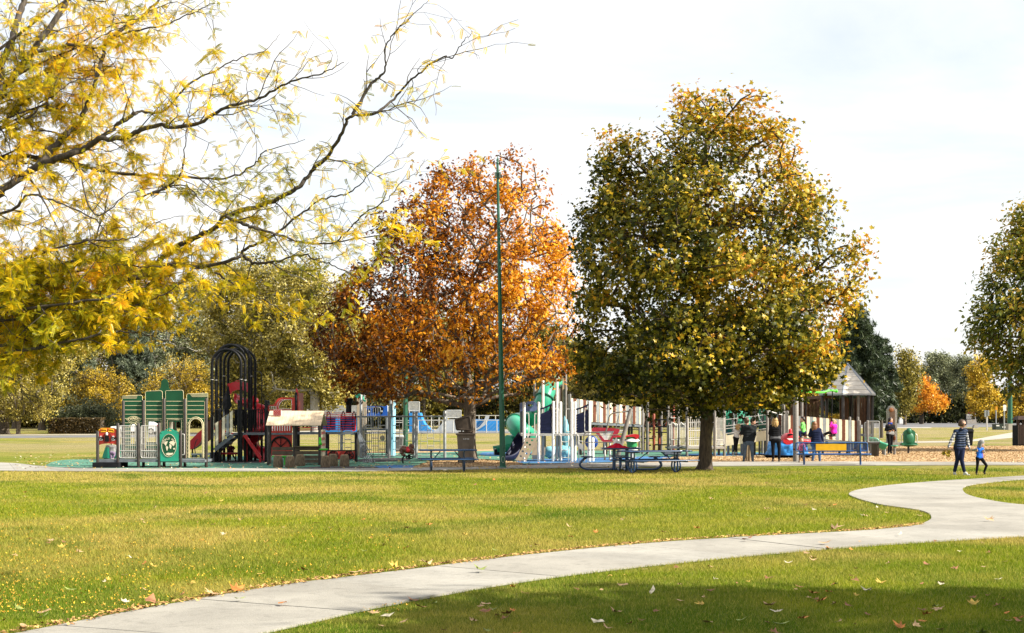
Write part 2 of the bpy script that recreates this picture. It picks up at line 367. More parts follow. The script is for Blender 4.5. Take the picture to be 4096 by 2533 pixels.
sheet('road_kerb', [(-900,1744),(0,1742.5),(520,1739),(1000,1732),(1500,1726),(2000,1725),(2500,1725),(2500,1718),(2000,1718),(1500,1719),(1000,1729),(520,1736),(0,1740),(-900,1741)], m_concf, .012, smooth=False)
sheet('parking_road', [(3300,1710),(3800,1710),(4500,1707),(4500,1691),(3800,1692),(3300,1694)], m_asph, .010, smooth=False)
sheet('parking_kerb', [(3300,1713),(3720,1713),(3730,1709.8),(3300,1710)], m_concf, .016, smooth=False)
sheet('parking_sidewalk', [(3200,1694.5),(3800,1692.3),(4500,1691.3),(4500,1688),(3800,1688),(3200,1690)], m_concf, .016, smooth=False)
PD = sheet('distant_path', [(3600,1768),(3870,1763),(4061,1728),(4300,1715),(4300,1735),(4061,1751),(3900,1766),(3780,1771),(3600,1772)], m_concf, .010, smooth=False)
# ---- grass blades (uncountable)
def blades(name, n, d0, d1, pw, h, w, polys):
    u = rng.random(n); D = (d0**(1-pw)+(d1**(1-pw)-d0**(1-pw))*u)**(1/(1-pw))
    x = (rng.random(n)*2-1)*(D*.372+.4); P = np.stack([x, D], 1); k = np.ones(n, bool)
    for pl in polys: k &= ~inpoly(P, pl)
    P = P[k]; D = D[k]; n = len(P)
    sc = np.clip(D/14, .85, 3.0)
    hh = h*(.55+.8*rng.random(n))*np.clip(sc, .8, 1.25); ww = w*sc*(.7+.6*rng.random(n)); a = rng.random(n)*2*np.pi
    lean = hh*(.15+.75*rng.random(n)); la = rng.random(n)*2*np.pi
    V = np.zeros((n,3,3)); V[:,0,0] = P[:,0]-np.cos(a)*ww; V[:,0,1] = P[:,1]-np.sin(a)*ww
    V[:,1,0] = P[:,0]+np.cos(a)*ww; V[:,1,1] = P[:,1]+np.sin(a)*ww
    V[:,2,0] = P[:,0]+np.cos(la)*lean; V[:,2,1] = P[:,1]+np.sin(la)*lean; V[:,2,2] = hh
    me = npmesh(name, V.reshape(-1,3), np.arange(3*n), np.arange(n)*3, np.full(n,3), [m_blade], {'rnd': rng.random(n)})
    o = link(name, me); return o
PALL = [PA, PB, PC]
tag(blades('grass', 760000, 9.0, 46.0, 1.55, .034, .0028, PALL), 'mown green and dry lawn grass in front of the playground', 'grass', kind='stuff')
# ---- mulch chips (uncountable)
def chips(name, n, poly, zz, col_mats, size, label):
    P = np.array(poly); lo, hi = P.min(0), P.max(0); q = rng.random((n*3,2))*(hi-lo)+lo; q = q[inpoly(q, poly)]
    q = q[np.abs(q[:,0]) < q[:,1]*.38][:n]; n = len(q); a = rng.random(n)*np.pi; Ls = size*(.5+rng.random(n)); ws = size*.3*(.5+rng.random(n))
    tl = (rng.random(n)-.5)*.9; V = np.zeros((n,4,3))
    for i, (sx, sy) in enumerate(((-1,-1),(1,-1),(1,1),(-1,1))):
        V[:,i,0] = q[:,0]+np.cos(a)*Ls*sx-np.sin(a)*ws*sy; V[:,i,1] = q[:,1]+np.sin(a)*Ls*sx+np.cos(a)*ws*sy
        V[:,i,2] = zz+.012+.02*rng.random(n)+tl*Ls*sx
    me = npmesh(name, V.reshape(-1,3), np.arange(4*n), np.arange(n)*4, np.full(n,4), col_mats, mi=rng.integers(0, len(col_mats), n))
    return tag(link(name, me), label, 'mulch', kind='stuff')
m_ch = [mat('chip_a', (.50,.35,.19), .9, var=.3), mat('chip_b', (.37,.24,.12), .9, var=.3), mat('chip_c', (.57,.43,.26), .9, var=.3)]
chips('wood_chips', 14000, PM1, .016, m_ch, .028, 'pale wood chip mulch heaped around the orange oak')
chips('wood_chips', 42000, PM2, .016, m_ch, .032, 'brown wood chip mulch spread along the right of the playground')
# ---- fallen leaves
def leaf_mesh(name, m, shape, curl, seed):
    r = random.Random(seed); b = MB()
    if shape == 'maple':
        pts = [(-90,.25),(-60,.55),(-48,.42),(-15,.95),(5,.5),(30,.98),(48,.55),(90,1.15),(132,.55),(150,.98),(175,.5),(195,.95),(228,.42),(240,.55)]
    else: pts = [(-90,1.0),(-50,.62),(0,.42),(50,.62),(90,1.05),(130,.62),(180,.42),(230,.62)]
    vs = [(0,0,.10*curl)]
    for a, q in pts:
        q *= r.uniform(.85, 1.1)*.5; x, y = q*math.cos(R(a)), q*math.sin(R(a))
        vs.append((x, y, curl*(x*x*r.uniform(.6,1.6)+y*y*r.uniform(-.2,1.1))+r.uniform(0,.06)))
    n = len(pts); b.add(vs, [(0, 1+i, 1+(i+1) % n) for i in range(n)], True)
    return b, m
lm = {}
for nm, c_ in (('tan',(.46,.30,.16)),('brown',(.26,.12,.06)),('orange',(.50,.19,.05)),('yellow',(.50,.34,.07)),('pale',(.60,.53,.38)),('green',(.22,.26,.07))):
    m_ = mat('fallen_'+nm, c_, .7, var=.35, scale=3, bump=.2); lm[nm] = []
    for i in range(3):
        b_, _ = leaf_mesh('leaf', m_, 'maple' if i < 2 else 'oval', random.uniform(.5, 1.1), hash(nm) % 97+i if False else len(nm)*7+i)
        me = bpy.data.meshes.new('fallen_leaf'); me.from_pydata(b_.v, [], b_.f); me.materials.append(m_)
        me.polygons.foreach_set('use_smooth', [True]*len(b_.f)); lm[nm].append(me)
names_ = ['tan']*9+['brown']*6+['orange']*4+['yellow']*2+['pale']*2+['green']*3
adj = {'tan':'tan','brown':'dark brown','orange':'rust orange','yellow':'yellow','pale':'pale bleached','green':'faded green'}
def put_leaf(px, py, c_, size, label, group, z=None, big=False):
    p = G2(px, py); o = bpy.data.objects.new('fallen_leaf', random.choice(lm[c_])); COL.objects.link(o)
    o.location = (p.x, p.y, .020 if z is None else z)
    o.rotation_euler = (random.uniform(-.35,.35), random.uniform(-.35,.35), random.uniform(0,6.28)); s = size; o.scale = (s,s,s)
    tag(o, label, 'leaf', group)
k = 0; done = 0
while done < 262:
    px = random.uniform(-20, 4116); py = 1900+(2560-1900)*random.random()**.85
    if py < 2000 and random.random() < .5: continue
    p = np.array([[*(G2(px, py).xy)]])
    if inpoly(p, PA)[0] or inpoly(p, PB)[0] or inpoly(p, PC)[0]: continue
    right = inpoly(p, [])[0] if False else py > 2533-(px-1100)*.13 and px > 1100
    c_ = random.choice(names_)
    if not right and px < 1500 and random.random() < .08: c_ = 'yellow'
    where = 'on the shaded lawn in front of the foreground path' if right else 'on the lawn between the foreground path and the playground'
    put_leaf(px, py, c_, random.uniform(.06,.135), '%s fallen leaf lying %s' % (adj[c_], where), '%s leaves %s' % (adj[c_], 'near the camera' if right else 'on the middle lawn'))
    done += 1
for px, py, c_, s, lb in ((1920,2300,'green',.17,'green leaf lying flat on the foreground path'),(1705,2276,'tan',.20,'large upright tan leaf at the lawn edge of the path'),
    (1130,2437,'orange',.14,'small orange leaf alone on the near end of the path'),(958,2420,'green',.11,'small olive leaf on the near end of the path'),
    (945,2383,'orange',.19,'rust red leaf on the far edge of the foreground path'),(850,2398,'tan',.19,'curled tan leaf beside the rust red one at the path edge'),
    (600,2432,'brown',.22,'big brown leaf on the grass edge near the bottom left'),(1430,2310,'tan',.20,'tan leaf pair at the lawn edge left of the big upright leaf'),(1580,2290,'yellow',.19,'yellowish leaf at the lawn edge by the middle of the path'),
    (3340,2133,'tan',.27,'large tan leaf on the grass bank of the path bend'),(3300,2188,'tan',.19,'curled tan leaf on the path below the grass bank'),(3957,2093,'tan',.20,'curled tan leaf in the middle of the path junction'),
    (2990,2174,'brown',.19,'thin brown leaf lying along the path edge'),(3600,2153,'pale',.13,'small pale leaf on the path below the bend'),(3440,2182,'tan',.08,'tiny tan leaf on the path right of the curled one')):
    put_leaf(px, py, c_, s, lb, None, .05)
def litter(name, P, sz, mats, lab, z=.012):
    n = len(P); a = rng.random(n)*np.pi; s = sz*(.5+rng.random(n)); V = np.zeros((n,4,3)); tl = (rng.random(n)-.5)*1.0
    for i, (sx, sy) in enumerate(((-1,0),(0,-.45),(1,0),(0,.45))):
        V[:,i,0] = P[:,0]+s*(np.cos(a)*sx-np.sin(a)*sy); V[:,i,1] = P[:,1]+s*(np.sin(a)*sx+np.cos(a)*sy); V[:,i,2] = z+.02+.02*rng.random(n)+tl*s*sx*.8
    me = npmesh(name, V.reshape(-1,3), np.arange(4*n), np.arange(n)*4, np.full(n,4), mats, mi=rng.integers(0, len(mats), n))
    return tag(link(name, me), lab, 'leaf litter', kind='stuff')
e, _ = resample(curve_pts(farA, 6), 3000); e = np.array([(p.x, p.y) for p in e if p.x/p.y*F+2048 < 3690]); q = e[rng.integers(0, len(e), 2600)]+rng.normal(0, .05, (2600,2))+np.array([0,.05])
litter('leaf_litter', q, .022, [mat('lit_a', (.42,.25,.10), .9, var=.3), mat('lit_b', (.55,.36,.12), .9, var=.3), mat('lit_c', (.24,.13,.06), .9, var=.3)], 'brown leaf crumbs along the lawn edge of the foreground path')
n_ = 3600; py = 1990+(2470-1990)*rng.random(n_)**.9; px = rng.random(n_)**1.5*1700-40; q = np.array([[*(G2(a, b_).xy)] for a, b_ in zip(px, py)])
q = q[~inpoly(q, PA)]
litter('yellow_leaflets', q, .009, [mat('lfl_a', (.62,.38,.03), .7, var=.2), mat('lfl_b', (.55,.28,.04), .7, var=.2)], 'tiny yellow leaflets strewn over the left lawn')
n_ = 1500; px = rng.random(n_)*2500+60; py = 1815+rng.random(n_)*66; q = np.array([[*(G2(a, b_).xy)] for a, b_ in zip(px, py)])
litter('dry_leaves', q, .05, [lm['tan'][0].materials[0], lm['orange'][0].materials[0], lm['yellow'][0].materials[0], lm['pale'][0].materials[0]], 'small dry leaves blown over the playground surface and walk')
# ================================================================ TREES
def leafmat(name, cols, trans=.30, gloss=.03):
    m = bpy.data.materials.new(name); m.use_nodes = True; t = m.node_tree; t.nodes.clear(); l = t.links.new; N = t.nodes.new
    o = N('ShaderNodeOutputMaterial'); a = N('ShaderNodeAttribute'); a.attribute_name = 'lc'; r = N('ShaderNodeValToRGB')
    e = r.color_ramp.elements
    for i, c in enumerate(cols):
        p = i/(len(cols)-1)
        q = e[0] if i == 0 else (e[1] if i == len(cols)-1 else e.new(p))
    for i, c in enumerate(cols): e[i].position = i/(len(cols)-1); e[i].color = (*c, 1)
    l(a.outputs['Fac'], r.inputs[0])
    d = N('ShaderNodeBsdfDiffuse'); tr = N('ShaderNodeBsdfTranslucent'); g = N('ShaderNodeBsdfGlossy'); g.inputs['Roughness'].default_value = .42
    m1 = N('ShaderNodeMixShader'); m1.inputs[0].default_value = trans; m2 = N('ShaderNodeMixShader'); m2.inputs[0].default_value = gloss
    l(r.outputs[0], d.inputs[0]); l(r.outputs[0], tr.inputs[0]); l(d.outputs[0], m1.inputs[1]); l(tr.outputs[0], m1.inputs[2])
    l(m1.outputs[0], m2.inputs[1]); l(g.outputs[0], m2.inputs[2]); l(m2.outputs[0], o.inputs[0]); return m
def barkmat(name, c, c2, sc=(9,9,2.0)):
    m, t, b = newmat(name); l = t.links.new; g = t.nodes.new('ShaderNodeTexCoord'); mp = t.nodes.new('ShaderNodeMapping'); mp.inputs['Scale'].default_value = sc
    l(g.outputs['Object'], mp.inputs[0]); n = t.nodes.new('ShaderNodeTexNoise'); n.inputs['Scale'].default_value = 2.2; n.inputs['Detail'].default_value = 6; n.inputs['Roughness'].default_value = .65
    l(mp.outputs[0], n.inputs['Vector']); mx = t.nodes.new('ShaderNodeMix'); mx.data_type = 'RGBA'; mr = t.nodes.new('ShaderNodeMapRange')
    mr.inputs['From Min'].default_value = .35; mr.inputs['From Max'].default_value = .65; l(n.outputs['Fac'], mr.inputs[0]); l(mr.outputs[0], mx.inputs['Factor'])
    mx.inputs['A'].default_value = (*c, 1); mx.inputs['B'].default_value = (*c2, 1); l(mx.outputs['Result'], b.inputs['Base Color']); b.inputs['Roughness'].default_value = .9
    bp = t.nodes.new('ShaderNodeBump'); bp.inputs['Strength'].default_value = .9; bp.inputs['Distance'].default_value = .03; l(n.outputs['Fac'], bp.inputs['Height']); l(bp.outputs[0], b.inputs['Normal'])
    return m
def fan(pts, lift=.0):      # outer points (x,y,z) -> template with a centre vertex
    return np.array([(0,.0,lift)]+pts, float), [(0, 1+i, 1+(i+1) % len(pts)) for i in range(len(pts))]
def pol(a): return [(q*math.cos(R(t)), q*math.sin(R(t)), z) for t, q, z in a]
LEAF_MAPLE = fan(pol([(-90,.18,0),(-50,.52,-.10),(-20,.30,0),(8,.60,-.14),(40,.34,.02),(90,.64,-.12),(140,.34,.02),(172,.60,-.14),(200,.30,0),(230,.52,-.10)]), .04)
LEAF_OAK = fan([(0,-.55,0),(.10,-.25,.02),(.30,-.20,-.06),(.12,-.02,.02),(.36,.18,-.08),(.12,.25,.0),(.0,.62,-.06),(-.12,.25,0),(-.36,.18,-.08),(-.12,-.02,.02),(-.30,-.20,-.06),(-.10,-.25,.02)], .03)
LEAF_OVAL = (np.array([(0,-.55,0),(.26,-.05,.08),(0,.55,-.05),(-.26,-.05,.08)], float), [(0,1,2),(0,2,3)])
def clump_t(k, seed, sp=.5, s=.42, thin=.55):
    r = np.random.default_rng(seed); V = []; Fs = []
    for i in range(k):
        c = r.normal(0, sp*.5, 3); n = r.normal(0,1,3); n /= np.linalg.norm(n); u = np.cross(n, r.normal(0,1,3)); u /= np.linalg.norm(u); w = np.cross(n, u)
        b = len(V); q = s*(.7+.6*r.random())
        V += [c-u*q*.5, c+w*q*.5*thin+n*q*.08, c+u*q*.5, c-w*q*.5*thin+n*q*.08]; Fs += [(b,b+1,b+2),(b,b+2,b+3)]
    return np.array(V), Fs
CLUMP = clump_t(6, 3); CLUMPS = clump_t(7, 5, sp=.62, s=.34)
def needle_t(k, seed):
    r = np.random.default_rng(seed); V = []; Fs = []
    for i in range(k):
        d = r.normal(0,1,3)+np.array([0,.9,.2]); d /= np.linalg.norm(d); u = np.cross(d, r.normal(0,1,3)); u /= np.linalg.norm(u); b = len(V)
        V += [u*.06, -u*.06, d*(.45+.25*r.random())]; Fs += [(b,b+1,b+2)]
    return np.array(V), Fs
NEEDLE = needle_t(14, 4)
def place(name, T, C, S, Nrm, rg, mats, lc, spin=None):
    """instances of a leaf template as one mesh: centres C, sizes S, normals Nrm"""
    tv, tf = T; n = len(C); k = len(tv)
    z = Nrm/np.maximum(np.linalg.norm(Nrm, axis=1, keepdims=True), 1e-6)
    h = spin if spin is not None else rg.normal(0,1,(n,3))
    x = np.cross(h, z); x /= np.maximum(np.linalg.norm(x, axis=1, keepdims=True), 1e-6); y = np.cross(z, x)
    M = np.stack([x, y, z], 2)                       # columns
    V = C[:,None,:]+np.einsum('nij,kj->nki', M, tv)*S[:,None,None]
    f = np.array(tf); m = len(f); Lp = (f[None]+(np.arange(n)*k)[:,None,None]).reshape(-1)
    return npmesh(name, V.reshape(-1,3), Lp, np.arange(n*m)*3, np.full(n*m,3), mats, {'lc': np.repeat(lc, m)})
def frusta(A, B, ra, rb, sides=5):
    n = len(A); d = B-A; d /= np.maximum(np.linalg.norm(d, axis=1, keepdims=True), 1e-6)
    h = np.where(np.abs(d[:,2:3]) < .9, np.array([[0,0,1.]]), np.array([[1.,0,0]])); u = np.cross(d, h); u /= np.linalg.norm(u, axis=1, keepdims=True); w = np.cross(d, u)
    an = np.arange(sides)*2*np.pi/sides; ring = u[:,None]*np.cos(an)[None,:,None]+w[:,None]*np.sin(an)[None,:,None]
    V = np.concatenate([A[:,None]+ring*ra[:,None,None], B[:,None]+ring*rb[:,None,None]], 1); k = np.arange(sides); k2 = (k+1) % sides
    f = np.stack([k, k2, k2+sides, k+sides], 1); Lp = (f[None]+(np.arange(n)*2*sides)[:,None,None]).reshape(-1)
    return V.reshape(-1,3), Lp, n*sides
def grow(P, trunk, rg, k=.28, up=1.2):
    """connect points P to a trunk polyline by cheapest growth; returns nodes, parents"""
    nodes = [np.array(p) for p in trunk]; par = [-1]+list(range(len(trunk)-1)); pl = [0.0]
    for i in range(1, len(trunk)): pl.append(pl[-1]+np.linalg.norm(nodes[i]-nodes[i-1])*.35)
    t0 = nodes[max(1, len(trunk)//3)]; P = P[np.argsort(np.linalg.norm(P-t0, axis=1))]
    A = np.zeros((len(trunk)+len(P), 3)); A[:len(trunk)] = nodes; pa = np.zeros(len(A)); pa[:len(trunk)] = pl; c = len(trunk); first = max(1, len(trunk)//3)
    for p in P:
        d = p-A[:c]; L_ = np.linalg.norm(d, axis=1); cost = L_*(1+up*np.maximum(0, -d[:,2])/(L_+1e-6)+.35*np.maximum(0,(.25-d[:,2]/(L_+1e-6))))+k*pa[:c]; cost[:first] += 50
        j = int(np.argmin(cost)); A[c] = p; pa[c] = pa[j]+L_[j]; par.append(j); c += 1
    return A, np.array(par)
def radii(A, par, r0, tip, ex=.45, nt=0):
    n = len(A); cnt = np.ones(n)
    for i in range(n-1, 0, -1): cnt[par[i]] += cnt[i]*1.0
    r = tip+(r0-tip)*(cnt/cnt[0])**ex; return r
def wood(name, A, par, r, rg, m, sides=5, wig=.06, flare=None):
    idx = np.arange(1, len(A)); a, b = A[par[idx]], A[idx]; L_ = np.linalg.norm(b-a, axis=1, keepdims=True)
    mid = (a+b)/2+rg.normal(0, 1, a.shape)*L_*wig; mid[:,2] += L_[:,0]*.03
    rb = r[idx]; ra = np.minimum(r[par[idx]], rb*1.35); rm = (ra+rb)/2
    V1, L1, n1 = frusta(np.concatenate([a, mid]), np.concatenate([mid, b]), np.concatenate([ra, rm]), np.concatenate([rm, rb*.95]), sides)
    return npmesh(name, V1, L1, np.arange(n1)*4, np.full(n1,4), [m], smooth=True)
def trunkmesh(path, rs, m, sides=16, rough=.10, seed=0, roots=0):
    b = MB(); vs = []; N = len(path)
    for i, (p, r) in enumerate(zip(path, rs)):
        for k in range(sides):
            a = 2*math.pi*k/sides; q = r*(1+rough*noise.noise(Vector((math.cos(a)*1.7+seed, math.sin(a)*1.7, p[2]*1.1))))
            if roots and i < 4: q *= 1+(.55 if i == 0 else .30 if i == 1 else .10 if i == 2 else .03)*max(0, math.sin(a*roots+seed))**1.0
            vs.append((p[0]+q*math.cos(a), p[1]+q*math.sin(a), p[2]))
    fs = [(i*sides+k, i*sides+(k+1) % sides, (i+1)*sides+(k+1) % sides, (i+1)*sides+k) for i in range(N-1) for k in range(sides)]
    b.add(vs, fs, True); b.add(vs[-sides:], [tuple(range(sides))]); return b
def nz(P, fr, seed): return np.array([noise.fractal(Vector(p)*fr+Vector((seed*7.1, seed*3.3, seed)), .8, 2.0, 2) for p in P])
def tree(name, label, px, D, prof, trunk_r, nn, nl, T, ls, lmat, bark, seed, cat='tree', group=None, leader=.8, thr=-.12, fr=.55, bias=.40,
         spread=.28, shoots=0, tip=.012, grad=None, nb=(.9,.5), droop=.25, trunk_px=None, sides=5, kk=.28, lcn=.22, lcf=.5, crown0=None, dep=.92, roots=0, lean=0.0, wig=.06, gap=1.0, shl=1.0):
    """prof: rows (py, px left, px right) of the crown outline seen from the front at distance D"""
    rg = np.random.default_rng(seed); bx = X(trunk_px if trunk_px is not None else px, D)
    pr = sorted([(Z(y, D), X(a, D)-bx, X(c, D)-bx) for y, a, c in prof]); zz = np.array([p[0] for p in pr]); xl = np.array([p[1] for p in pr]); xr = np.array([p[2] for p in pr])
    root = empty(name, (bx, D, 0), label, cat, group)
    H = zz[-1]; wts = np.maximum(xr-xl, .05)
    def sample(n, bias):
        zc = np.linspace(zz[0], zz[-1], 200); w = np.interp(zc, zz, wts)**1.7+.02; cdf = np.cumsum(w); cdf /= cdf[-1]
        z = np.interp(rg.random(n), cdf, zc); c = (np.interp(z, zz, xl)+np.interp(z, zz, xr))/2; h = (np.interp(z, zz, xr)-np.interp(z, zz, xl))/2
        a = rg.random(n)*2*np.pi; q = rg.random(n)**bias; return np.stack([c+h*q*np.cos(a), h*dep*q*np.sin(a), z], 1)
    P = sample(nn*3, bias); keep = nz(P, fr, seed) > thr; P = P[keep][:nn]
    z0 = crown0 if crown0 is not None else zz[0]
    top = zz[0]+(H-zz[0])*leader; nt_ = 12; tz = np.linspace(0, top, nt_); cx = (np.interp(top, zz, xl)+np.interp(top, zz, xr))/2
    tp = np.stack([lean*tz+cx*(tz/top)**2*.7+.05*np.sin(tz*1.3+seed)*(tz > 0), .06*np.sin(tz*.9+seed*2)*(tz > 0), tz], 1)
    A, par = grow(P, tp, rg, kk); r = radii(A, par, trunk_r, tip)
    nT = len(tp); rt = r[:nT].copy(); rt = np.maximum(rt, trunk_r*(1-tz/top*.97)*.9)*np.where(tz < z0, 1, .92)
    if shoots:      # thin leafy shoots that break the outline
        ids = rg.integers(nT, len(A), shoots); o = A[ids]; c = np.array([(xl.mean()+xr.mean())/2, 0, zz[0]+(H-zz[0])*.35]); d = o-c; d /= np.linalg.norm(d, axis=1, keepdims=True); d[:,2] += .9
        d /= np.linalg.norm(d, axis=1, keepdims=True); ln = (.3+.7*rg.random((shoots,1)))*shl; prv = ids
        for q in (.5, 1.0):
            newp = o+d*ln*q+rg.normal(0,.05,o.shape); A = np.concatenate([A, newp]); par = np.concatenate([par, prv]); prv = np.arange(len(A)-shoots, len(A))
        r = np.concatenate([r, np.full(shoots, tip), np.full(shoots, tip*.6)])
    wm = wood('branches', A[nT-1:] if False else A, par, r, rg, bark, sides, wig)
    zs = [-.05, .06, .18, .4, .8]+[q for q in np.linspace(1.4, top, 9) if q > 1.2]
    pth = [(np.interp(q, tz, tp[:,0]), np.interp(q, tz, tp[:,1]), q) for q in zs]; rr = [trunk_r*(1.38 if q < .05 else 1.22 if q < .1 else 1.1 if q < .3 else 1.03 if q < .6 else 1) if q < 1 else float(np.interp(q, tz, rt)) for q in zs]
    tb = trunkmesh(pth, rr, bark, seed=seed, roots=roots); tb.v = [(v[0]+bx, v[1]+D, v[2]) for v in tb.v]
    to = tb.build('trunk', bark, root); bo = link('branches', wm, to)
    # leaves
    tipw = np.ones(len(A)); tipw[:nT] = 0; ids = rg.choice(len(A), nl, p=tipw/tipw.sum()); seg = rg.random((nl,1))*.75
    C = A[ids]*(1-seg)+A[par[ids]]*seg+rg.normal(0, spread, (nl,3))*np.array([1,1,.8])
    kz = C[:,2] > max(1.2, zz[0]-.35); C = C[kz]
    if name == 'oak_tree': C = C[(C[:,2] > 3.5) | (np.abs(C[:,0]-.2) > 2.6) | (rg.random(len(C)) < .28)]
    if gap < 1.0:
        g = nz(C[::1], .75, seed+5) if len(C) < 30000 else np.interp(np.arange(len(C)), np.arange(0, len(C)), nz(C, .75, seed+5)); C = C[(g > -.22) | (rg.random(len(C)) < gap)]
    n = len(C); ctr = np.array([(xl.mean()+xr.mean())/2, 0, (zz[0]+H)/2]); od = C-ctr; od /= np.linalg.norm(od, axis=1, keepdims=True)
    Nn = od*nb[1]+np.array([0,0,nb[0]])*rg.random((n,1))+rg.normal(0,.55,(n,3))
    tipd = od+rg.normal(0,.8,(n,3)); tipd[:,2] -= droop*2
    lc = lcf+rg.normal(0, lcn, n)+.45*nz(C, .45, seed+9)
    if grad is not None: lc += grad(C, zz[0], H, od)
    cm = place('crown', T, C, ls*(.65+.6*rg.random(n)), Nn, rg, [lmat], np.clip(lc, 0, 1), spin=-tipd)
    link('crown', cm, root); return root
B_GREY = barkmat('bark_grey', (.055,.040,.028), (.17,.135,.10)); B_BRN = barkmat('bark_brown', (.020,.014,.009), (.10,.068,.040)); B_DK = barkmat('bark_dark', (.03,.024,.018), (.085,.068,.05))
B_PALE = barkmat('bark_pale', (.22,.20,.16), (.46,.43,.36))
# ---- the maple in front of the playground
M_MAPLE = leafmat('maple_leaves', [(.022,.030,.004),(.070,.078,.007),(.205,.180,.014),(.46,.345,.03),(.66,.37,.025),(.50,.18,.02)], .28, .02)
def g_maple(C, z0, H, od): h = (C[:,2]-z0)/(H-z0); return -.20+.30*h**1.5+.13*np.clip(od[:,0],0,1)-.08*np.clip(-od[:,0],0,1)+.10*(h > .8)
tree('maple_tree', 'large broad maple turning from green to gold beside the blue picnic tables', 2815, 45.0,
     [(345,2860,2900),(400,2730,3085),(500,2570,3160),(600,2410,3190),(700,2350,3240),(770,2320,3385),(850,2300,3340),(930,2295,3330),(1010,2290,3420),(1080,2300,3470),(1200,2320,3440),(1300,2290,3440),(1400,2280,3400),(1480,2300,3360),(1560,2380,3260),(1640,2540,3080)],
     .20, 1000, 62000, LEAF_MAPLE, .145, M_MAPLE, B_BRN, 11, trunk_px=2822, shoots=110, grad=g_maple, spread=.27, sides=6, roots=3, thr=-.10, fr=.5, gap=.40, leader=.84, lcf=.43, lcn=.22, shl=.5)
# ---- the orange oak
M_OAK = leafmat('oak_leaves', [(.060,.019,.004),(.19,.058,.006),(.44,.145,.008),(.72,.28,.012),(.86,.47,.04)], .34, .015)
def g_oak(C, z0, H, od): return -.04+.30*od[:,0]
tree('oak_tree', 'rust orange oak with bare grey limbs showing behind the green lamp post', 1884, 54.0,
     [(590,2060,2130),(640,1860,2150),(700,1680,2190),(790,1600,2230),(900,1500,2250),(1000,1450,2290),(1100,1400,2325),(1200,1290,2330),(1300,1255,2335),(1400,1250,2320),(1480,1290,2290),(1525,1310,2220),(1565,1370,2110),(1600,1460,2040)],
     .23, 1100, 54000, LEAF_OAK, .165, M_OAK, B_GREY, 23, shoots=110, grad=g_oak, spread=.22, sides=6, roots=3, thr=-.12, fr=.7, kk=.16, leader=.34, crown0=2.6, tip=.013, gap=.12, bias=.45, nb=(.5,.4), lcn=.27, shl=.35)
# ---- background trees
MY = leafmat('yellow_leaves', [(.07,.055,.008),(.26,.18,.015),(.56,.38,.025),(.78,.54,.04),(.82,.62,.12)])
MO = leafmat('olive_leaves', [(.022,.026,.006),(.080,.078,.013),(.21,.175,.028),(.42,.33,.05),(.56,.48,.16)])
MS = leafmat('silver_leaves', [(.028,.036,.018),(.085,.102,.048),(.20,.22,.115),(.36,.38,.22),(.52,.54,.36)])
MD = leafmat('dark_leaves', [(.012,.018,.007),(.028,.036,.011),(.055,.060,.018),(.10,.095,.028),(.22,.17,.04)])
MR = leafmat('amber_leaves', [(.18,.055,.012),(.44,.15,.016),(.70,.29,.022),(.84,.42,.035),(.80,.54,.08)])
MP = leafmat('pine_needles', [(.012,.022,.011),(.028,.045,.020),(.050,.072,.032),(.085,.105,.045)], .1, .03)
def bt(name, label, px, by, prof, tr, nn, nl, T, ls, m, bark, seed, **k):
    k.setdefault('group', 'background trees'); k.setdefault('spread', .6); k.setdefault('tip', .03); k.setdefault('fr', .22); k.setdefault('thr', -.08); k.setdefault('shoots', 30); k.setdefault('wig', .08)
    return tree(name, label, px, gd(by), prof, tr, nn, nl, T, ls, m, bark, seed, **k)
oval = lambda cx, w, y0, y1: [(y0, cx-w*.12, cx+w*.12), (y0+(y1-y0)*.12, cx-w*.32, cx+w*.32), (y0+(y1-y0)*.35, cx-w*.46, cx+w*.46), (y0+(y1-y0)*.62, cx-w*.5, cx+w*.5), (y0+(y1-y0)*.85, cx-w*.40, cx+w*.40), (y1, cx-w*.2, cx+w*.2)]
bt('old_tree', 'old yellow green tree with a thick grey trunk at the left edge', 10, 1736, oval(-30,640,1130,1640), .65, 300, 7000, CLUMP, .8, MO, B_GREY, 31, lcf=.55)
bt('young_tree', 'small golden tree on the verge right of the thick grey trunk', 72, 1738, oval(90,330,1385,1668), .20, 160, 3000, CLUMPS, .55, MO, B_GREY, 32, lcf=.62)
bt('yellow_tree', 'tall yellow olive tree behind the verge left of the hedge', 168, 1722, oval(180,420,1200,1650), .45, 280, 6000, CLUMP, .8, MO, B_GREY, 33, lcf=.55)
bt('yellow_tree', 'bright yellow tree rising behind the clipped hedge', 415, 1726, oval(410,260,1480,1680), .26, 170, 3600, CLUMPS, .55, MY, B_GREY, 34, lcf=.30)
bt('silver_tree', 'silvery green poplar behind the ticket wall with a pale trunk', 690, 1716, oval(660,420,1130,1640), .55, 260, 5400, CLUMPS, 1.0, MS, B_PALE, 35, lcf=.42)
bt('yellow_tree', 'low yellow tree directly behind the peak of the ticket wall', 700, 1730, oval(730,280,1460,1660), .22, 160, 3400, CLUMPS, .55, MY, B_GREY, 36, lcf=.32)
bt('olive_tree', 'tall olive gold tree with pale twigs behind the black arches', 1010, 1734, oval(1010,440,1000,1630), .5, 300, 6200, CLUMPS, .86, MO, B_PALE, 37, lcf=.60)
bt('olive_tree', 'tall olive gold tree behind the red locomotive panel', 1260, 1736, oval(1240,400,1010,1650), .5, 280, 6000, CLUMPS, .84, MO, B_PALE, 38, lcf=.66)
bt('green_tree', 'dark grey green tree behind the top of the locomotive chimney', 1440, 1722, oval(1450,330,1320,1690), .4, 180, 3600, CLUMP, .9, MD, B_DK, 39, lcf=.62)
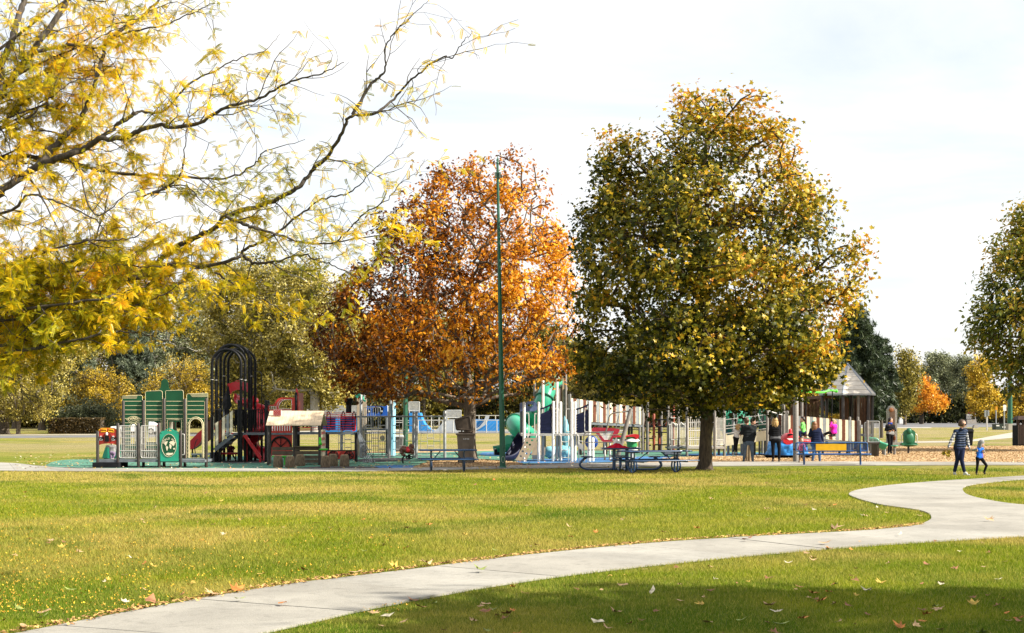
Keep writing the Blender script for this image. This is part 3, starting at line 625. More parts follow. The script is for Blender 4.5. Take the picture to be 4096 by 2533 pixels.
bt('green_tree', 'dark green tree behind the far green lamp post and blue ramp', 1690, 1717, oval(1690,400,1180,1660), .45, 220, 4600, CLUMP, 1.0, MO, B_DK, 40, lcf=.38)
bt('green_tree', 'dark broad tree behind the trunk of the orange oak', 1890, 1714, oval(1900,420,1240,1670), .6, 220, 4800, CLUMP, 1.05, MD, B_DK, 41, lcf=.40)
bt('green_tree', 'dark tree with a leaning trunk behind the green tube slide', 2150, 1716, oval(2130,360,1260,1660), .6, 200, 4200, CLUMP, 1.0, MO, B_DK, 42, lcf=.30, lean=-.06)
bt('olive_tree', 'olive green tree seen between the castle tower and the maple', 2400, 1722, oval(2400,330,1330,1660), .4, 200, 4200, CLUMPS, .86, MO, B_GREY, 43, lcf=.45)
bt('olive_tree', 'pale olive tree behind the lower crown of the maple', 2680, 1720, oval(2680,360,1380,1670), .4, 180, 3600, CLUMP, .9, MO, B_GREY, 44, lcf=.45)
bt('green_tree', 'dark tree behind the maple trunk and the net climber', 2960, 1718, oval(2960,340,1380,1670), .4, 180, 3600, CLUMP, .9, MD, B_DK, 45, lcf=.55)
bt('yellow_tree', 'small golden tree seen between the gazebo posts', 3330, 1706, oval(3340,330,1520,1688), .3, 150, 2800, CLUMP, 1.0, MY, B_GREY, 46, lcf=.55)
bt('poplar_tree', 'thin olive poplar rising between the pine and the grey green row', 3620, 1700, [(1392,3590,3600),(1410,3575,3625),(1450,3565,3660),(1520,3560,3660),(1600,3570,3650),(1660,3590,3640)], .4, 160, 3000, CLUMPS, 1.5, MO, B_GREY, 47, spread=1.0, lcf=.45, fr=.12)
bt('yellow_tree', 'yellow and orange tree behind the stone pillar', 3597, 1693, oval(3580,170,1545,1676), .35, 130, 2600, CLUMP, 1.5, MY, B_GREY, 48, spread=1.0, fr=.1, lcf=.62)
bt('amber_tree', 'low amber tree beside the gazebo railing', 3517, 1692, oval(3520,150,1590,1680), .3, 100, 1900, CLUMP, 1.5, MR, B_GREY, 49, spread=1.0, fr=.1, lcf=.75)
bt('amber_tree', 'round vivid orange tree standing by the parking kerb', 3686, 1697, [(1493,3705,3725),(1515,3660,3745),(1540,3635,3760),(1575,3600,3765),(1600,3605,3795),(1625,3620,3785),(1645,3640,3730)], .55, 240, 4600, CLUMP, 1.35, MR, B_DK, 50, spread=.75, fr=.11, lcf=.62, shoots=60)
bt('silver_tree', 'grey green windblown tree directly left of the park sign', 3857, 1692, [(1400,3838,3850),(1425,3825,3870),(1480,3800,3900),(1560,3790,3905),(1620,3805,3890),(1650,3830,3880)], .5, 220, 4400, CLUMPS, 1.6, MS, B_GREY, 51, spread=.9, fr=.1, lcf=.33)
bt('silver_tree', 'pale grey green tree between the orange tree and the windblown one', 3755, 1688, [(1405,3745,3755),(1430,3715,3800),(1490,3695,3830),(1570,3690,3840),(1640,3710,3820)], .5, 220, 4400, CLUMPS, 1.9, MS, B_GREY, 52, spread=1.1, fr=.09, lcf=.45)
bt('yellow_tree', 'spreading bright yellow tree behind the right lamp post', 4005, 1697, [(1425,3890,3960),(1470,3870,4000),(1530,3880,4040),(1590,3890,4150),(1640,3900,4200),(1665,3930,4150)], .5, 240, 5000, CLUMP, 1.4, MY, B_DK, 53, spread=.8, fr=.1, lcf=.50)
for i, (q, w, y0, m_, lb) in enumerate(((60,520,1120,MO,'tall olive tree behind the small golden tree at the far left'),(330,420,1160,MO,'tall olive tree behind the blue green spruce'),(540,430,1150,MO,'tall olive tree left of the silvery poplar'),(850,400,1080,MO,'tall olive tree right of the silvery poplar'),(1130,360,1060,MO,'olive tree between the two tall olive gold trees'),(1390,420,1180,MO,'tall olive tree behind the left edge of the oak'),(2270,330,1350,MO,'olive tree behind the castle tower'),(2560,330,1380,MD,'dark tree behind the left half of the maple'))):
    bt('olive_tree', lb, q, 1715-(i % 3)*2, oval(q, w, y0, 1680), .45, 200, 4200, CLUMPS, 1.1, m_, B_GREY, 80+i, lcf=.5)
# ---- the big tree at the right edge
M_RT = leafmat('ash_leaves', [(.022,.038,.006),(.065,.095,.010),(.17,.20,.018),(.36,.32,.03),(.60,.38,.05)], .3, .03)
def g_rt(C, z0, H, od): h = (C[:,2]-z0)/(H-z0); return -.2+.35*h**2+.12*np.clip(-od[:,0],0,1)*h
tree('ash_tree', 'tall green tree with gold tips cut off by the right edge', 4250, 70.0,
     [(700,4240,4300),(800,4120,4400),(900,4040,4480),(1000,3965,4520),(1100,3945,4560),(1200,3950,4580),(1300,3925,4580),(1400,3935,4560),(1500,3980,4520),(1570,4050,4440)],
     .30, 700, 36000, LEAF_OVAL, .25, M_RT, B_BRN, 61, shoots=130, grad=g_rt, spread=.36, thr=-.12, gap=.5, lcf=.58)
# ---- a tree out of frame on the right whose shadow lies on the near lawn
tree('shade_tree', 'leafy tree just outside the frame shading the near lawn', 2048+14.5*F/7.0, 7.0, [(HZ-(q-CH)*F/7.0, 2048+(14.5-w)*F/7.0, 2048+(14.5+w)*F/7.0) for q, w in ((11,.5),(9.5,3.0),(7.5,4.1),(5.5,4.2),(3.6,2.6))],
     .28, 320, 20000, LEAF_OVAL, .42, M_RT, B_BRN, 62, shoots=20, spread=.35)
# ---- conifers
def pine(name, label, px, by, top, half, bot, seed, m=MP, nl=4200, group='conifers'):
    D = gd(by); rg = np.random.default_rng(seed); bx = X(px, D); H = Z(top, D); z0 = Z(bot, D); hw = half/F*D; root = empty(name, (bx, D, 0), label, 'tree', group)
    tb = MB(); tb.tube([(bx,D,-.05),(bx,D,H*.4),(bx,D,H*.98)], [H*.022,H*.015,.02], 8); to = tb.build('trunk', B_DK, root)
    A = []; B = []; C = []; O = []
    z = z0
    while z < H*.97:
        f = (z-z0)/(H-z0); nbr = 7
        for k in range(nbr):
            a = rg.random()*6.283; ln = hw*((1-f)**.72+.05)*(.72+.45*rg.random()); e = np.array([math.cos(a)*ln, math.sin(a)*ln, z+ln*(.28*rg.random()-.05+.25*f)])
            A.append((0,0,z)); B.append(e); m_ = max(8, int(nl*ln/hw/((H-z0)/(.045*H)*nbr)*4.6))
            t = rg.random(m_)**.6; C.append(np.array([0,0,z])+(e-np.array([0,0,z]))*t[:,None]+rg.normal(0, .06*hw, (m_,3))); O.append(np.repeat((e/np.linalg.norm(e))[None], m_, 0))
        z += .045*H
    A = np.array(A, float); B = np.array(B); V, Lp, n = frusta(A, B, np.full(len(A), H*.005), np.full(len(A), .01), 4)
    link('branches', npmesh('branches', V, Lp, np.arange(n)*4, np.full(n,4), [B_DK]), to)
    C = np.concatenate(C); O = np.concatenate(O); n = len(C); lc = np.clip(.45+rg.normal(0,.2,n)+.2*(C[:,2]/H-.5)+.3*nz(C,.6,seed), 0, 1)
    link('crown', place('crown', NEEDLE, C, hw*.22*(.7+.6*rg.random(n)), rg.normal(0,1,(n,3))+np.array([0,0,1.]), rg, [m], lc, spin=-O-np.array([0,0,.5])), root); return root
pine('pine_tree', 'tall dark pine behind the gazebo roof', 3425, 1757, 1228, 150, 1655, 71)
pine('pine_tree', 'shorter pine on the right shoulder of the tall one', 3525, 1752, 1352, 92, 1640, 72)
MB_ = leafmat('spruce_needles', [(.03,.040,.024),(.065,.085,.052),(.12,.145,.09),(.19,.21,.13)], .1, .03)
pine('spruce_tree', 'blue green spruce standing behind the hedge', 300, 1722, 1310, 130, 1675, 73, MB_)
pine('spruce_tree', 'grey green spruce between the yellow hedge tree and the poplar', 520, 1718, 1270, 130, 1670, 74, MB_)
pine('spruce_tree', 'dark spruce behind the locomotive chimney', 1540, 1716, 1330, 110, 1690, 75)
# ---- far wood that reads as one mass
def woods(name, x0, x1, D, h, n, seed, label, m):
    rg = np.random.default_rng(seed); x = x0+(x1-x0)*rg.random(n); d = D+rg.random(n)*14; hh = h*(.75+.35*np.array([noise.noise(Vector((q*.12, seed, 0))) for q in x])); z = hh*rg.random(n)**.8
    C = np.stack([x, d, z+.3], 1); lc = np.clip(.38+rg.normal(0,.25,n)+.3*nz(C,.1,seed), 0, 1)
    return tag(link(name, place(name, CLUMP, C, (1.9 if D < 300 else 2.6)*(.6+.7*rg.random(n)), rg.normal(0,1,(n,3))+np.array([0,-.3,.6]), rg, [m], lc)), label, 'woodland', kind='stuff')
woods('woodland', X(-400,235), X(2500,235), 235, 8.0, 14000, 5, 'dark woodland filling the gaps behind the trees on the left and centre', MO)
woods('woodland', X(2450,430), X(4400,430), 432, 11.0, 20000, 6, 'dark undergrowth behind the parking road on the right', MD)
woods('woodland', X(2500,240), X(3300,240), 240, 5.5, 2500, 8, 'dark undergrowth behind the maple', MD)
# ================================================================ the honey locust reaching in from the left
def locust():
    rg = np.random.default_rng(91); rr = random.Random(91)
    root = empty('locust_tree', (-9.2, 15.2, 0), 'honey locust reaching in from the left with dark branches and feathery yellow leaves', 'tree')
    k = .8597
    def br(pts, d0, d1, r0, r1): return [(W(x*k, y*k, d0+(d1-d0)*i/(len(pts)-1)+rr.uniform(-.12,.12)), r0+(r1-r0)*i/(len(pts)-1)) for i, (x, y) in enumerate(pts)]
    T0 = Vector((-9.2, 15.2, 0)); T = lambda z, dx=0: Vector((-9.2+dx, 15.2, z))
    B = []
    def add(pts, d0, d1, r0, r1, start=None, rs=None):
        q = br(pts, d0, d1, r0, r1)
        if start is not None:
            m = start.lerp(q[0][0], .55)+Vector((0,0,-.15)); q = [(start, rs), (m, (rs+r0)/2)]+q
        B.append(q)
    add([(-60,930),(0,890),(170,780),(300,725),(400,690),(460,650),(580,640),(700,590),(900,580),(1050,500),(1200,460),(1330,390),(1500,340),(1600,290)], 14.6, 13.2, .058, .005, T(3.0,.2), .11)
    add([(170,780),(290,640),(370,570),(430,420),(480,260),(500,190),(640,90),(740,0),(800,-90)], 14.5, 14.9, .042, .014)
    add([(-100,1500),(100,1470),(330,1400),(560,1320),(740,1215),(860,1130),(1000,1060),(1050,1010),(1250,940),(1380,880),(1450,800),(1530,720),(1600,600),(1640,540),(1760,520),(1860,430),(1960,330),(2060,265),(2110,265),(2160,190),(2200,150)], 14.8, 12.8, .050, .003, T(2.4,.2), .11)
    add([(1640,535),(1720,400),(1790,330),(1800,200),(1900,90),(2000,0)], 13.0, 12.6, .018, .003)
    add([(560,1320),(650,1290),(800,1235),(950,1240),(1100,1200),(1140,1160),(1250,1110),(1380,1010),(1500,930),(1640,890),(1750,780),(1880,670)], 14.2, 13.6, .034, .003)
    add([(1130,1190),(1190,1225),(1280,1215),(1400,1190),(1500,1220),(1600,1260),(1700,1310),(1760,1330)], 13.9, 13.2, .018, .004)
    add([(1060,1010),(1150,1050),(1250,1080),(1420,1130),(1550,1130),(1700,1100),(1900,1110),(1990,1090)], 13.6, 12.9, .020, .003)
    add([(1560,1130),(1680,1010),(1800,930),(1880,840),(1960,800)], 13.2, 12.9, .009, .003)
    add([(-60,760),(0,740),(100,730),(300,750),(450,790),(620,815),(760,815),(1040,830),(1180,770),(1240,700),(1420,650)], 15.4, 14.2, .040, .004, T(3.6,.2), .08)
    add([(460,650),(600,545),(650,520),(760,520),(870,400),(1000,330),(1120,270),(1240,230),(1300,160)], 14.2, 14.6, .024, .003)
    add([(-60,480),(0,420),(60,360),(150,240),(280,60),(340,-60)], 14.8, 15.6, .058, .04, T(4.2,.3), .10)
    add([(-60,400),(0,300),(40,230),(80,100),(110,0),(130,-80)], 15.6, 16.0, .055, .045, T(4.4,.2), .10)
    add([(150,250),(320,210),(470,220),(560,160),(750,120),(850,80),(1000,10)], 15.0, 14.4, .022, .006)
    add([(1000,1270),(1120,1340),(1200,1380),(1300,1440),(1400,1500),(1440,1520)], 14.0, 13.4, .012, .003)
    add([(0,1000),(130,910),(240,930),(420,1010),(520,1100)], 13.8, 13.4, .022, .004, T(2.8,.2), .05)
    add([(200,1600),(330,1400),(340,1250),(420,1160),(480,1000),(520,840)], 14.5, 14.0, .03, .004)
    add([(-60,1640),(120,1540),(220,1430),(420,1400),(620,1420),(760,1370),(900,1280)], 13.7, 13.2, .03, .003, T(2.0,.2), .06)
    add([(60,810),(160,860),(300,1130)], 14.2, 13.8, .02, .004)
    add([(700,910),(830,830),(860,700),(870,560),(880,420)], 13.6, 13.2, .012, .003)
    add([(640,930),(750,880),(870,870),(960,960),(1060,1000)], 13.9, 13.6, .012, .004)
    add([(370,780),(440,1000),(600,900),(760,870)], 13.4, 13.1, .010, .004)
    for i in range(15):                      # smaller limbs filling the lower left mass
        x0, y0 = rr.uniform(-80,420), rr.uniform(1000,1600); n = rr.randint(4,6); pts = [(x0, y0)]
        for j in range(n): x0 += rr.uniform(60,150); y0 += rr.uniform(-70,50); pts.append((x0, y0))
        add(pts, rr.uniform(13,15), rr.uniform(13,15), .016, .003, T(rr.uniform(2.0,2.8),.15), .03)
    for i in range(9):
        x0, y0 = rr.uniform(-80,300), rr.uniform(-60,800); pts = [(x0, y0)]
        for j in range(5): x0 += rr.uniform(60,160); y0 += rr.uniform(-110,20); pts.append((x0, y0))
        add(pts, rr.uniform(14,16), rr.uniform(13.5,15.5), .014, .003, T(rr.uniform(3.0,4.4),.15), .03)
    wb = MB(); leaves = []                    # (pos, dir)
    def pxof(p): return p.x/p.y*F+2048, HZ-(p.z-CH)/p.y*F
    def dens(p):
        x, y = pxof(p)
        if x < -60: return .4
        a = 1.05 if x < 600 else max(.34, 1.05-(x-600)/1100*.7)
        if y > 950 and x < 1150: a = max(a, 1.75-1.0*max(0, x-600)/550)
        if y > 950 and 1150 <= x < 1750: a = max(a, .62)
        if y < 420 and x > 1000: a *= .6
        return a*(.35+1.3*max(0, .5+noise.noise(p*1.3)))
    wigp = lambda P, s: [p+Vector((rr.uniform(-s,s), rr.uniform(-s,s), rr.uniform(-s,s))) for p in P]
    def twig(p, d, ln, r, lev):
        P = [p]; n = max(4, int(ln/.09)); q = p.copy(); dd = d.copy()
        for i in range(n):
            dd = (dd+Vector((rr.gauss(0,.17), rr.gauss(0,.17), rr.gauss(0,.17)-.02))).normalized(); q = q+dd*ln/n; P.append(q.copy())
        wb.tube(P, [r+(.0016-r)*i/n for i in range(n+1)], 4, cap=False)
        dn = dens(p)
        for i in range(1, n+1):
            c = P[i]; cnt = int(dn*rr.choice((0,1,2,5,10))+rr.random()*.35)
            x_, y_ = pxof(c)
            lim = np.interp(x_, [0,150,260,420,700,760,1000,1500,1750], [1560,1530,1440,1400,1385,1300,1330,1260,1180])
            if y_ > lim: cnt = 0
            for j in range(cnt):
                v = Vector((rr.gauss(.2,.7), rr.gauss(0,.7), rr.gauss(-.45,.6))); leaves.append((c+Vector((rr.gauss(0,.012),)*3), v.normalized()))
            if lev > 0 and rr.random() < .34:
                t = dd.cross(Vector((rr.gauss(0,1), rr.gauss(0,1), rr.gauss(0,1)))).normalized(); twig(c, (dd*.7+t*.8+Vector((.1,0,-.05))).normalized(), ln*rr.uniform(.3,.6), r*.6, lev-1)
    for q in B:
        P = [p for p, r in q]; C = curve_pts(P, 7); n = len(C); rs = []
        for i in range(n):
            f = i/(n-1)*(len(q)-1); j = min(int(f), len(q)-2); rs.append((q[j][1]+(q[j+1][1]-q[j][1])*(f-j))*rr.uniform(.9,1.1)*(.72 if i > 12 else .9))
        C = [C[0]]+[p+Vector((rr.gauss(0,.006), rr.gauss(0,.006), rr.gauss(0,.006))) for p in C[1:]]
        wb.tube(C, rs, 7)
        L_ = 0
        nxt = .1
        for i in range(1, n):
            L_ += (C[i]-C[i-1]).length
            x, y = pxof(C[i])
            if x < -350: continue
            while L_ > nxt:
                nxt += rr.uniform(.09,.28); t = (C[i]-C[i-1]).normalized(); s = t.cross(Vector((rr.gauss(0,1), rr.gauss(0,1)*.8, rr.gauss(0,1)))).normalized()
                twig(C[i], (t*rr.uniform(.4,1.1)+s+Vector((.15,0,.10))).normalized(), rr.uniform(.22,.85)*(1 if rs[i] > .006 else .7), min(rs[i]*.5, .007), 1)
    tb = trunkmesh([(-9.2,15.2,z) for z in (-.05,.1,.3,.8,1.6,2.4,3.2,4.2,5.4,7.0)], [.42,.36,.31,.28,.26,.25,.22,.18,.13,.06], None, seed=3, roots=4)
    to = tb.build('trunk', B_DK, root); wb.build('branches', B_DK, to, recalc=False)
    V = []; Fs = []; npair = 9
    for i in range(npair):
        y = .12+.84*i/(npair-1)
        for sgn in (-1, 1):
            b = len(V); ln = .23*(1-.35*abs(i/(npair-1)-.45)); w = .050; d = np.array([sgn*math.cos(R(28)), math.sin(R(28)), -.25]); pr_ = np.array([-sgn*math.sin(R(28)), math.cos(R(28)), 0]); o = np.array([0, y, -.30*y*y])
            V += [o, o+d*ln*.5+pr_*w, o+d*ln, o+d*ln*.5-pr_*w]; Fs += [(b,b+1,b+2),(b,b+2,b+3)]
    b = len(V); V += [np.array([.007,0,0]), np.array([-.007,0,0]), np.array([0,1,-.3])]; Fs += [(b,b+1,b+2)]
    T_ = (np.array(V), Fs); C = np.array([tuple(p) for p, d in leaves]); Dv = np.array([tuple(d) for p, d in leaves]); n = len(C); print('locust leaves', n)
    M_ = leafmat('locust_leaves', [(.20,.21,.008),(.44,.38,.008),(.74,.52,.010),(.88,.60,.015),(.86,.44,.02)], .45, .02)
    lc = np.clip(.43+rg.normal(0,.22,n)+.5*nz(C, .9, 4), 0, 1); Nn = rg.normal(0,.7,(n,3))+np.array([0,-.2,.8])
    link('crown', place('crown', T_, C-np.array([[-9.2,15.2,0]]), .058+.038*rg.random(n), Nn, rg, [M_], lc, spin=Dv), root)
locust()
# ================================================================ PLAYGROUND, left half
K_POST = mat('post_brown', (.030,.023,.018), .42, var=.25); K_GRN = mat('panel_green', (.009,.066,.029), .5, var=.12, scale=2); K_CRM = mat('cream_line', (.70,.62,.38), .6)
K_DECK = mat('deck_grey', (.13,.145,.16), .6, var=.2); K_SIL = mat('silver_rail', (.50,.48,.45), .38, metal=.35, var=.1); K_RED = mat('plastic_red', (.50,.012,.020), .38, var=.14, scale=2, coat=.2)
K_REDP = mat('panel_red', (.42,.030,.018), .45, var=.1, scale=3); K_TEAL = mat('plastic_teal', (.012,.27,.17), .4, var=.12, scale=2, coat=.2); K_BLK = mat('steel_black', (.004,.004,.005), .5, var=.2)
K_RUBK = mat('rubber_black', (.015,.015,.017), .8, var=.25); K_BEI = mat('roof_beige', (.60,.47,.32), .6, var=.08, scale=3); K_BRD = mat('board_brown', (.085,.062,.042), .7, var=.25, scale=5)
K_WHT = mat('paint_white', (.74,.73,.70), .45, var=.08); K_BLU = mat('panel_blue', (.015,.095,.42), .45, var=.12); K_GRY = mat('post_grey', (.27,.28,.28), .4, metal=.25, var=.12); K_CHN = mat('chain', (.42,.42,.40), .45, metal=.6)
K_YEL = mat('paint_yellow', (.75,.42,.02), .5); K_LIM = mat('plastic_lime', (.07,.55,.03), .4); K_STUMP = barkmat('stump_bark', (.055,.038,.022), (.20,.145,.085), (14,14,3)); K_STOP = mat('stump_top', (.36,.27,.16), .8, var=.3, scale=14)
K_SLC = mat('slat_cream', (.68,.60,.44), .6, var=.1, scale=3); K_SLB = mat('slat_brown', (.13,.042,.020), .6, var=.15, scale=3); K_SLG = mat('slat_grey', (.23,.245,.25), .55, var=.12, scale=3); K_BRICK = mat('brick_red', (.30,.018,.016), .6)
K_LBL = mat('panel_lightblue', (.25,.55,.72), .5, var=.12); K_TAN = mat('panel_tan', (.42,.33,.23), .6, var=.12); K_NAVY = mat('plastic_navy', (.010,.014,.045), .5, var=.2); K_DBL = mat('bench_blue', (.010,.070,.235), .32, var=.12, coat=.25)
def glyphs(txt, size, fn, b, depth=.006, bold=.0):
    """add letters to builder b; fn(i, n, advance) -> 4x4 matrix mapping glyph plane (x,y) to world"""
    n = len(txt); w = 0; ms = []
    for ch in txt:
        cu = bpy.data.curves.new('t', 'FONT'); cu.body = ch; cu.size = size; cu.extrude = depth/2; cu.align_x = 'CENTER'; cu.offset = bold; cu.resolution_u = 2
        o = bpy.data.objects.new('t', cu); COL.objects.link(o); dg = bpy.context.evaluated_depsgraph_get(); me = bpy.data.meshes.new_from_object(o.evaluated_get(dg)); ms.append(me); COL.objects.unlink(o); bpy.data.objects.remove(o); bpy.data.curves.remove(cu)
    for i, me in enumerate(ms):
        M = fn(i, n); b.add([M @ v.co for v in me.vertices], [tuple(p.vertices) for p in me.polygons]); bpy.data.meshes.remove(me)
def flat_M(x, y, z, ang=0): return Matrix.Translation((x, y, z)) @ Matrix.Rotation(ang, 4, 'Y') @ Matrix.Rotation(R(90), 4, 'X')
def line_text(b, txt, cx, y, z, size, adv, depth=.006, bold=0): glyphs(txt, size, lambda i, n: flat_M(cx+(i-(n-1)/2)*adv, y, z), b, depth, bold)
def arc_text(b, txt, cx, y, cz, rad, a0, a1, size, depth=.006, bold=0):
    def f(i, n): a = R(a0+(a1-a0)*i/(n-1)); return flat_M(cx+rad*math.cos(a), y, cz+rad*math.sin(a), R(90)-a)
    glyphs(txt, size, f, b, depth, bold)
def outl(loop, y, w, t, b):           # a raised strip along a closed loop
    b.tube([(x, y, z) for x, z in loop], w, 4, closed=True)
def P2(Cf, pts, D): return [(Cf.x(a, D), Cf.z(c, D)) for a, c in pts]
def railbars(b, Cf, x0, x1, y0, y1, D, n, r=.011, fr=.018, top=True, hz=()):
    a, c = Cf(x0,y0,D), Cf(x1,y1,D)
    b.tube([(x, D, z) for x, z in rrect(a.x, c.z, c.x, a.z, .06, 3)], fr, 6, closed=True)
    for i in range(1, n): x = a.x+(c.x-a.x)*i/n; b.bar((x,D,a.z),(x,D,c.z), r, 5)
    for q in hz: z = Cf.z(q, D); b.bar((a.x,D,z),(c.x,D,z), fr, 6)
# ---- ticket station
Dw, Df = 48.2, 46.9
A = empty('station_play_structure', (X(600,47.5), 47.5, 0), 'dark green ticket station play panels with rails and world map', 'play structure')
def posts(root, Cf, lst, r, m, name='post'):
    for cx, cy, D in lst:
        b = MB(); b.post(Cf.x(cx, D), D, -.03, Cf.z(cy, D), r); b.build(name, m, root)
posts(A, C1, [(400,735,Dw),(610,730,Dw),(825,712,Dw),(1042,716,Dw),(1265,710,Df+.3)], .052, K_POST)
posts(A, C1, [(132,1055,Df),(343,970,Df),(557,970,Df),(773,966,Df),(998,1045,Df)], .052, K_POST)
Yp = Dw+.02
def wall_panel(outer, holes, x0, x1, frames):
    lo = P2(C1, outer, Dw); hs = [P2(C1, h, Dw) for h in holes]
    p = part(A, 'wall_panel', K_GRN, lambda b: b.plate([lo]+hs, Yp, Yp+.03))
    def lines(b):
        b.tube([(x, Yp-.002, z) for x, z in lo], .007, 4, closed=True)
        for h in frames: b.tube([(x, Yp-.004, z) for x, z in P2(C1, h, Dw)], .013, 4, closed=True)
        cy = 744
        while cy < 1330:
            segs = [(x0+8, x1-8)]
            for h in holes+[f for f in frames]:
                hy0, hy1 = min(q[1] for q in h), max(q[1] for q in h)
                if hy0 < cy < hy1:
                    xs = [q[0]+(r_[0]-q[0])*(cy-q[1])/((r_[1]-q[1]) or 1e-6) for q, r_ in zip(h, h[1:]+h[:1]) if (q[1]-cy)*(r_[1]-cy) <= 0 and q[1] != r_[1]]
                    if len(xs) >= 2:
                        a, c = min(xs)-4, max(xs)+4; ns = []
                        for s0, s1 in segs:
                            if a > s0: ns.append((s0, min(a, s1)))
                            if c < s1: ns.append((max(c, s0), s1))
                        segs = [s for s in ns if s[1]-s[0] > 6]
            for s0, s1 in segs: b.box((C1.x(s0,Dw), Yp-.008, C1.z(cy+2.2,Dw)), (C1.x(s1,Dw), Yp, C1.z(cy-2.2,Dw)))
            cy += 45 if cy < 1000 else 38
    part(p, 'groove_lines', K_CRM, lines); return p
cw = lambda cx, cy, r, a0, a1, n, ry=None: [(cx+r*math.cos(R(a0+(a1-a0)*i/n)), cy-(ry or r)*math.sin(R(a0+(a1-a0)*i/n))) for i in range(n+1)]
p1 = wall_panel([(404,1335),(388,1335),(388,690),(470,684)]+cw(578,700,19,90,0,4)+[(597,1335)], [[(475,1190),(475,1010)]+cw(503,1010,28,180,0,8)[1:]+[(531,1190)]], 404, 597, [])
def tick(b):
    lp = cw(507,1010,108,135,45,10)+cw(507,1010,62,45,135,8); b.tube([(x, Yp-.006, z) for x, z in P2(C1, lp, Dw)], .009, 4, closed=True)
    for i, c in enumerate((688,700,712)): b.box((C1.x(394,Dw), Yp-.01, C1.z(c+2,Dw)), (C1.x(545-i*4,Dw), Yp-.001, C1.z(c-2,Dw)))
    arc_text(b, 'TICKETS', C1.x(507,Dw), Yp-.012, C1.z(1010,Dw), 76*.3836*Dw/F, 126, 54, .115, .02, .002)
    b.tube([(x, Yp-.006, z) for x, z in P2(C1, cw(503,1010,40,180,0,8), Dw)], .009, 4)
part(p1, 'ticket_sign', K_CRM, tick, 'cream lettering reading TICKETS in an arched frame')
R_ = lambda a, b_, c, d: [(a,b_),(c,b_),(c,d),(a,d)]
wall_panel([(628,1335),(628,660)]+cw(650,660,22,180,90,4)+cw(784,656,22,90,0,4)+[(806,1335)], [R_(660,958,787,1165)], 628, 806, [R_(646,940,792,1168)])
p3 = wall_panel([(838,1335),(838,640)]+[(845,634)]+cw(1003,650,22,90,0,4)+[(1025,1335)], [R_(872,958,936,1165), R_(944,958,993,1165)], 838, 1025, [R_(858,938,1006,1168)])
part(A, 'gable_peak', K_GRN, lambda b: (b.plate([P2(C1, [(806,760),(806,640),(762,632),(785,600),(790,545)]+cw(826,545,34,180,0,8)[1:-1]+[(862,545),(870,600),(890,628),(900,634),(838,640),(838,760)], Dw)], Yp+.03, Yp+.055)))
def brickp(b):
    for i in range(9): z = C1.z(985+i*38, Dw); [b.box((C1.x(x0,Dw), Yp-.01, z-.006), (C1.x(x1,Dw), Yp-.001, z+.006)) for x0, x1 in ((1060,1080),(1230,1246))]
    b.tube([(x, Yp-.005, z) for x, z in P2(C1, [(1076,1335),(1076,995)]+cw(1155,995,79,180,0,10,86)+[(1234,1335)], Dw)], .012, 4)
    for i, c in enumerate((672,684,696)): b.box((C1.x(1095+i*8,Dw), Yp-.01, C1.z(c+2,Dw)), (C1.x(1278,Dw), Yp-.001, C1.z(c-2,Dw)))
p4 = wall_panel([(1058,1335),(1058,690)]+cw(1078,686,20,180,90,4)+[(1280,660),(1280,740),(1246,745),(1246,1335),(1222,1335),(1222,1000)]+cw(1155,1000,67,0,180,10,75)[1:-1]+[(1088,1000),(1088,1335)], [], 1058, 1246, [[(1088,1335),(1088,1000)]+cw(1155,1000,67,180,0,10,75)[1:-1]+[(1222,1000),(1222,1335)]])
part(p4, 'doorway_trim', K_CRM, brickp)
part(A, 'deck', K_DECK, lambda b: (b.box((C1.x(150,Df), Df-.02, .19), (C1.x(1250,Df), Dw-.1, .27))))
part(A, 'step_box', K_RUBK, lambda b: b.box((C1.x(100,Df), Df-.25, 0), (C1.x(372,Df), Df+.9, .185)))
for x0, x1 in ((358,535),(583,755)):
    def rp(b):
        railbars(b, C1, x0, x1, 1000, 1335, Df-.01, 9, .010, .017, hz=(1262,))
        for i in range(7): b.bar(C1(x0+i*(x1-x0)/7, 1330, Df), C1(x0+(i+1)*(x1-x0)/7, 1266, Df), .008, 5)
        for q in (1060,1125,1190): b.bar(C1(x0,q,Df+.25), C1(x1,q,Df+.25), .008, 5)
        for q in (x0+8, x1-8): b.bar(C1(q,1000,Df), C1(q,1000,Df+.27), .017, 6); b.bar(C1(q,1190,Df+.25), C1(q,1000,Df+.25), .012, 6)
    part(A, 'rail_panel', K_SIL, rp)
tr = part(A, 'train_panel', K_REDP, lambda b: b.plate([P2(C1, [(148,1200),(150,1050),(165,1032),(235,1026),(310,1032),(326,1050),(328,1200),(300,1188),(240,1183),(175,1190)], Df)]+[P2(C1, q, Df) for q in ([(168,1062),(175,1042),(225,1038),(225,1060)],[(247,1060),(247,1038),(297,1042),(304,1064)])], Df-.02, Df+.02))
part(tr, 'window_trim', K_YEL, lambda b: ([b.tube([(x, Df-.025, z) for x, z in P2(C1, q, Df)], .012, 4, closed=True) for q in ([(166,1064),(174,1040),(227,1036),(227,1062)],[(245,1062),(245,1036),(299,1040),(306,1066)])], b.plate([P2(C1, [(136,1110),(140,1040),(170,1022),(300,1022),(334,1040),(336,1110)], Df)], Df+.025, Df+.035)))
part(tr, 'number_plates', K_WHT, lambda b: [(b.plate([[(x, z) for x, z in rrect(C1.x(c-19,Df), C1.z(1153,Df), C1.x(c+19,Df), C1.z(1124,Df), .03)]], Df-.032, Df-.021), b.box((C1.x(c-9,Df), Df-.032, C1.z(1122,Df)), (C1.x(c+9,Df), Df-.021, C1.z(1105,Df)))) for c in (168,297)])
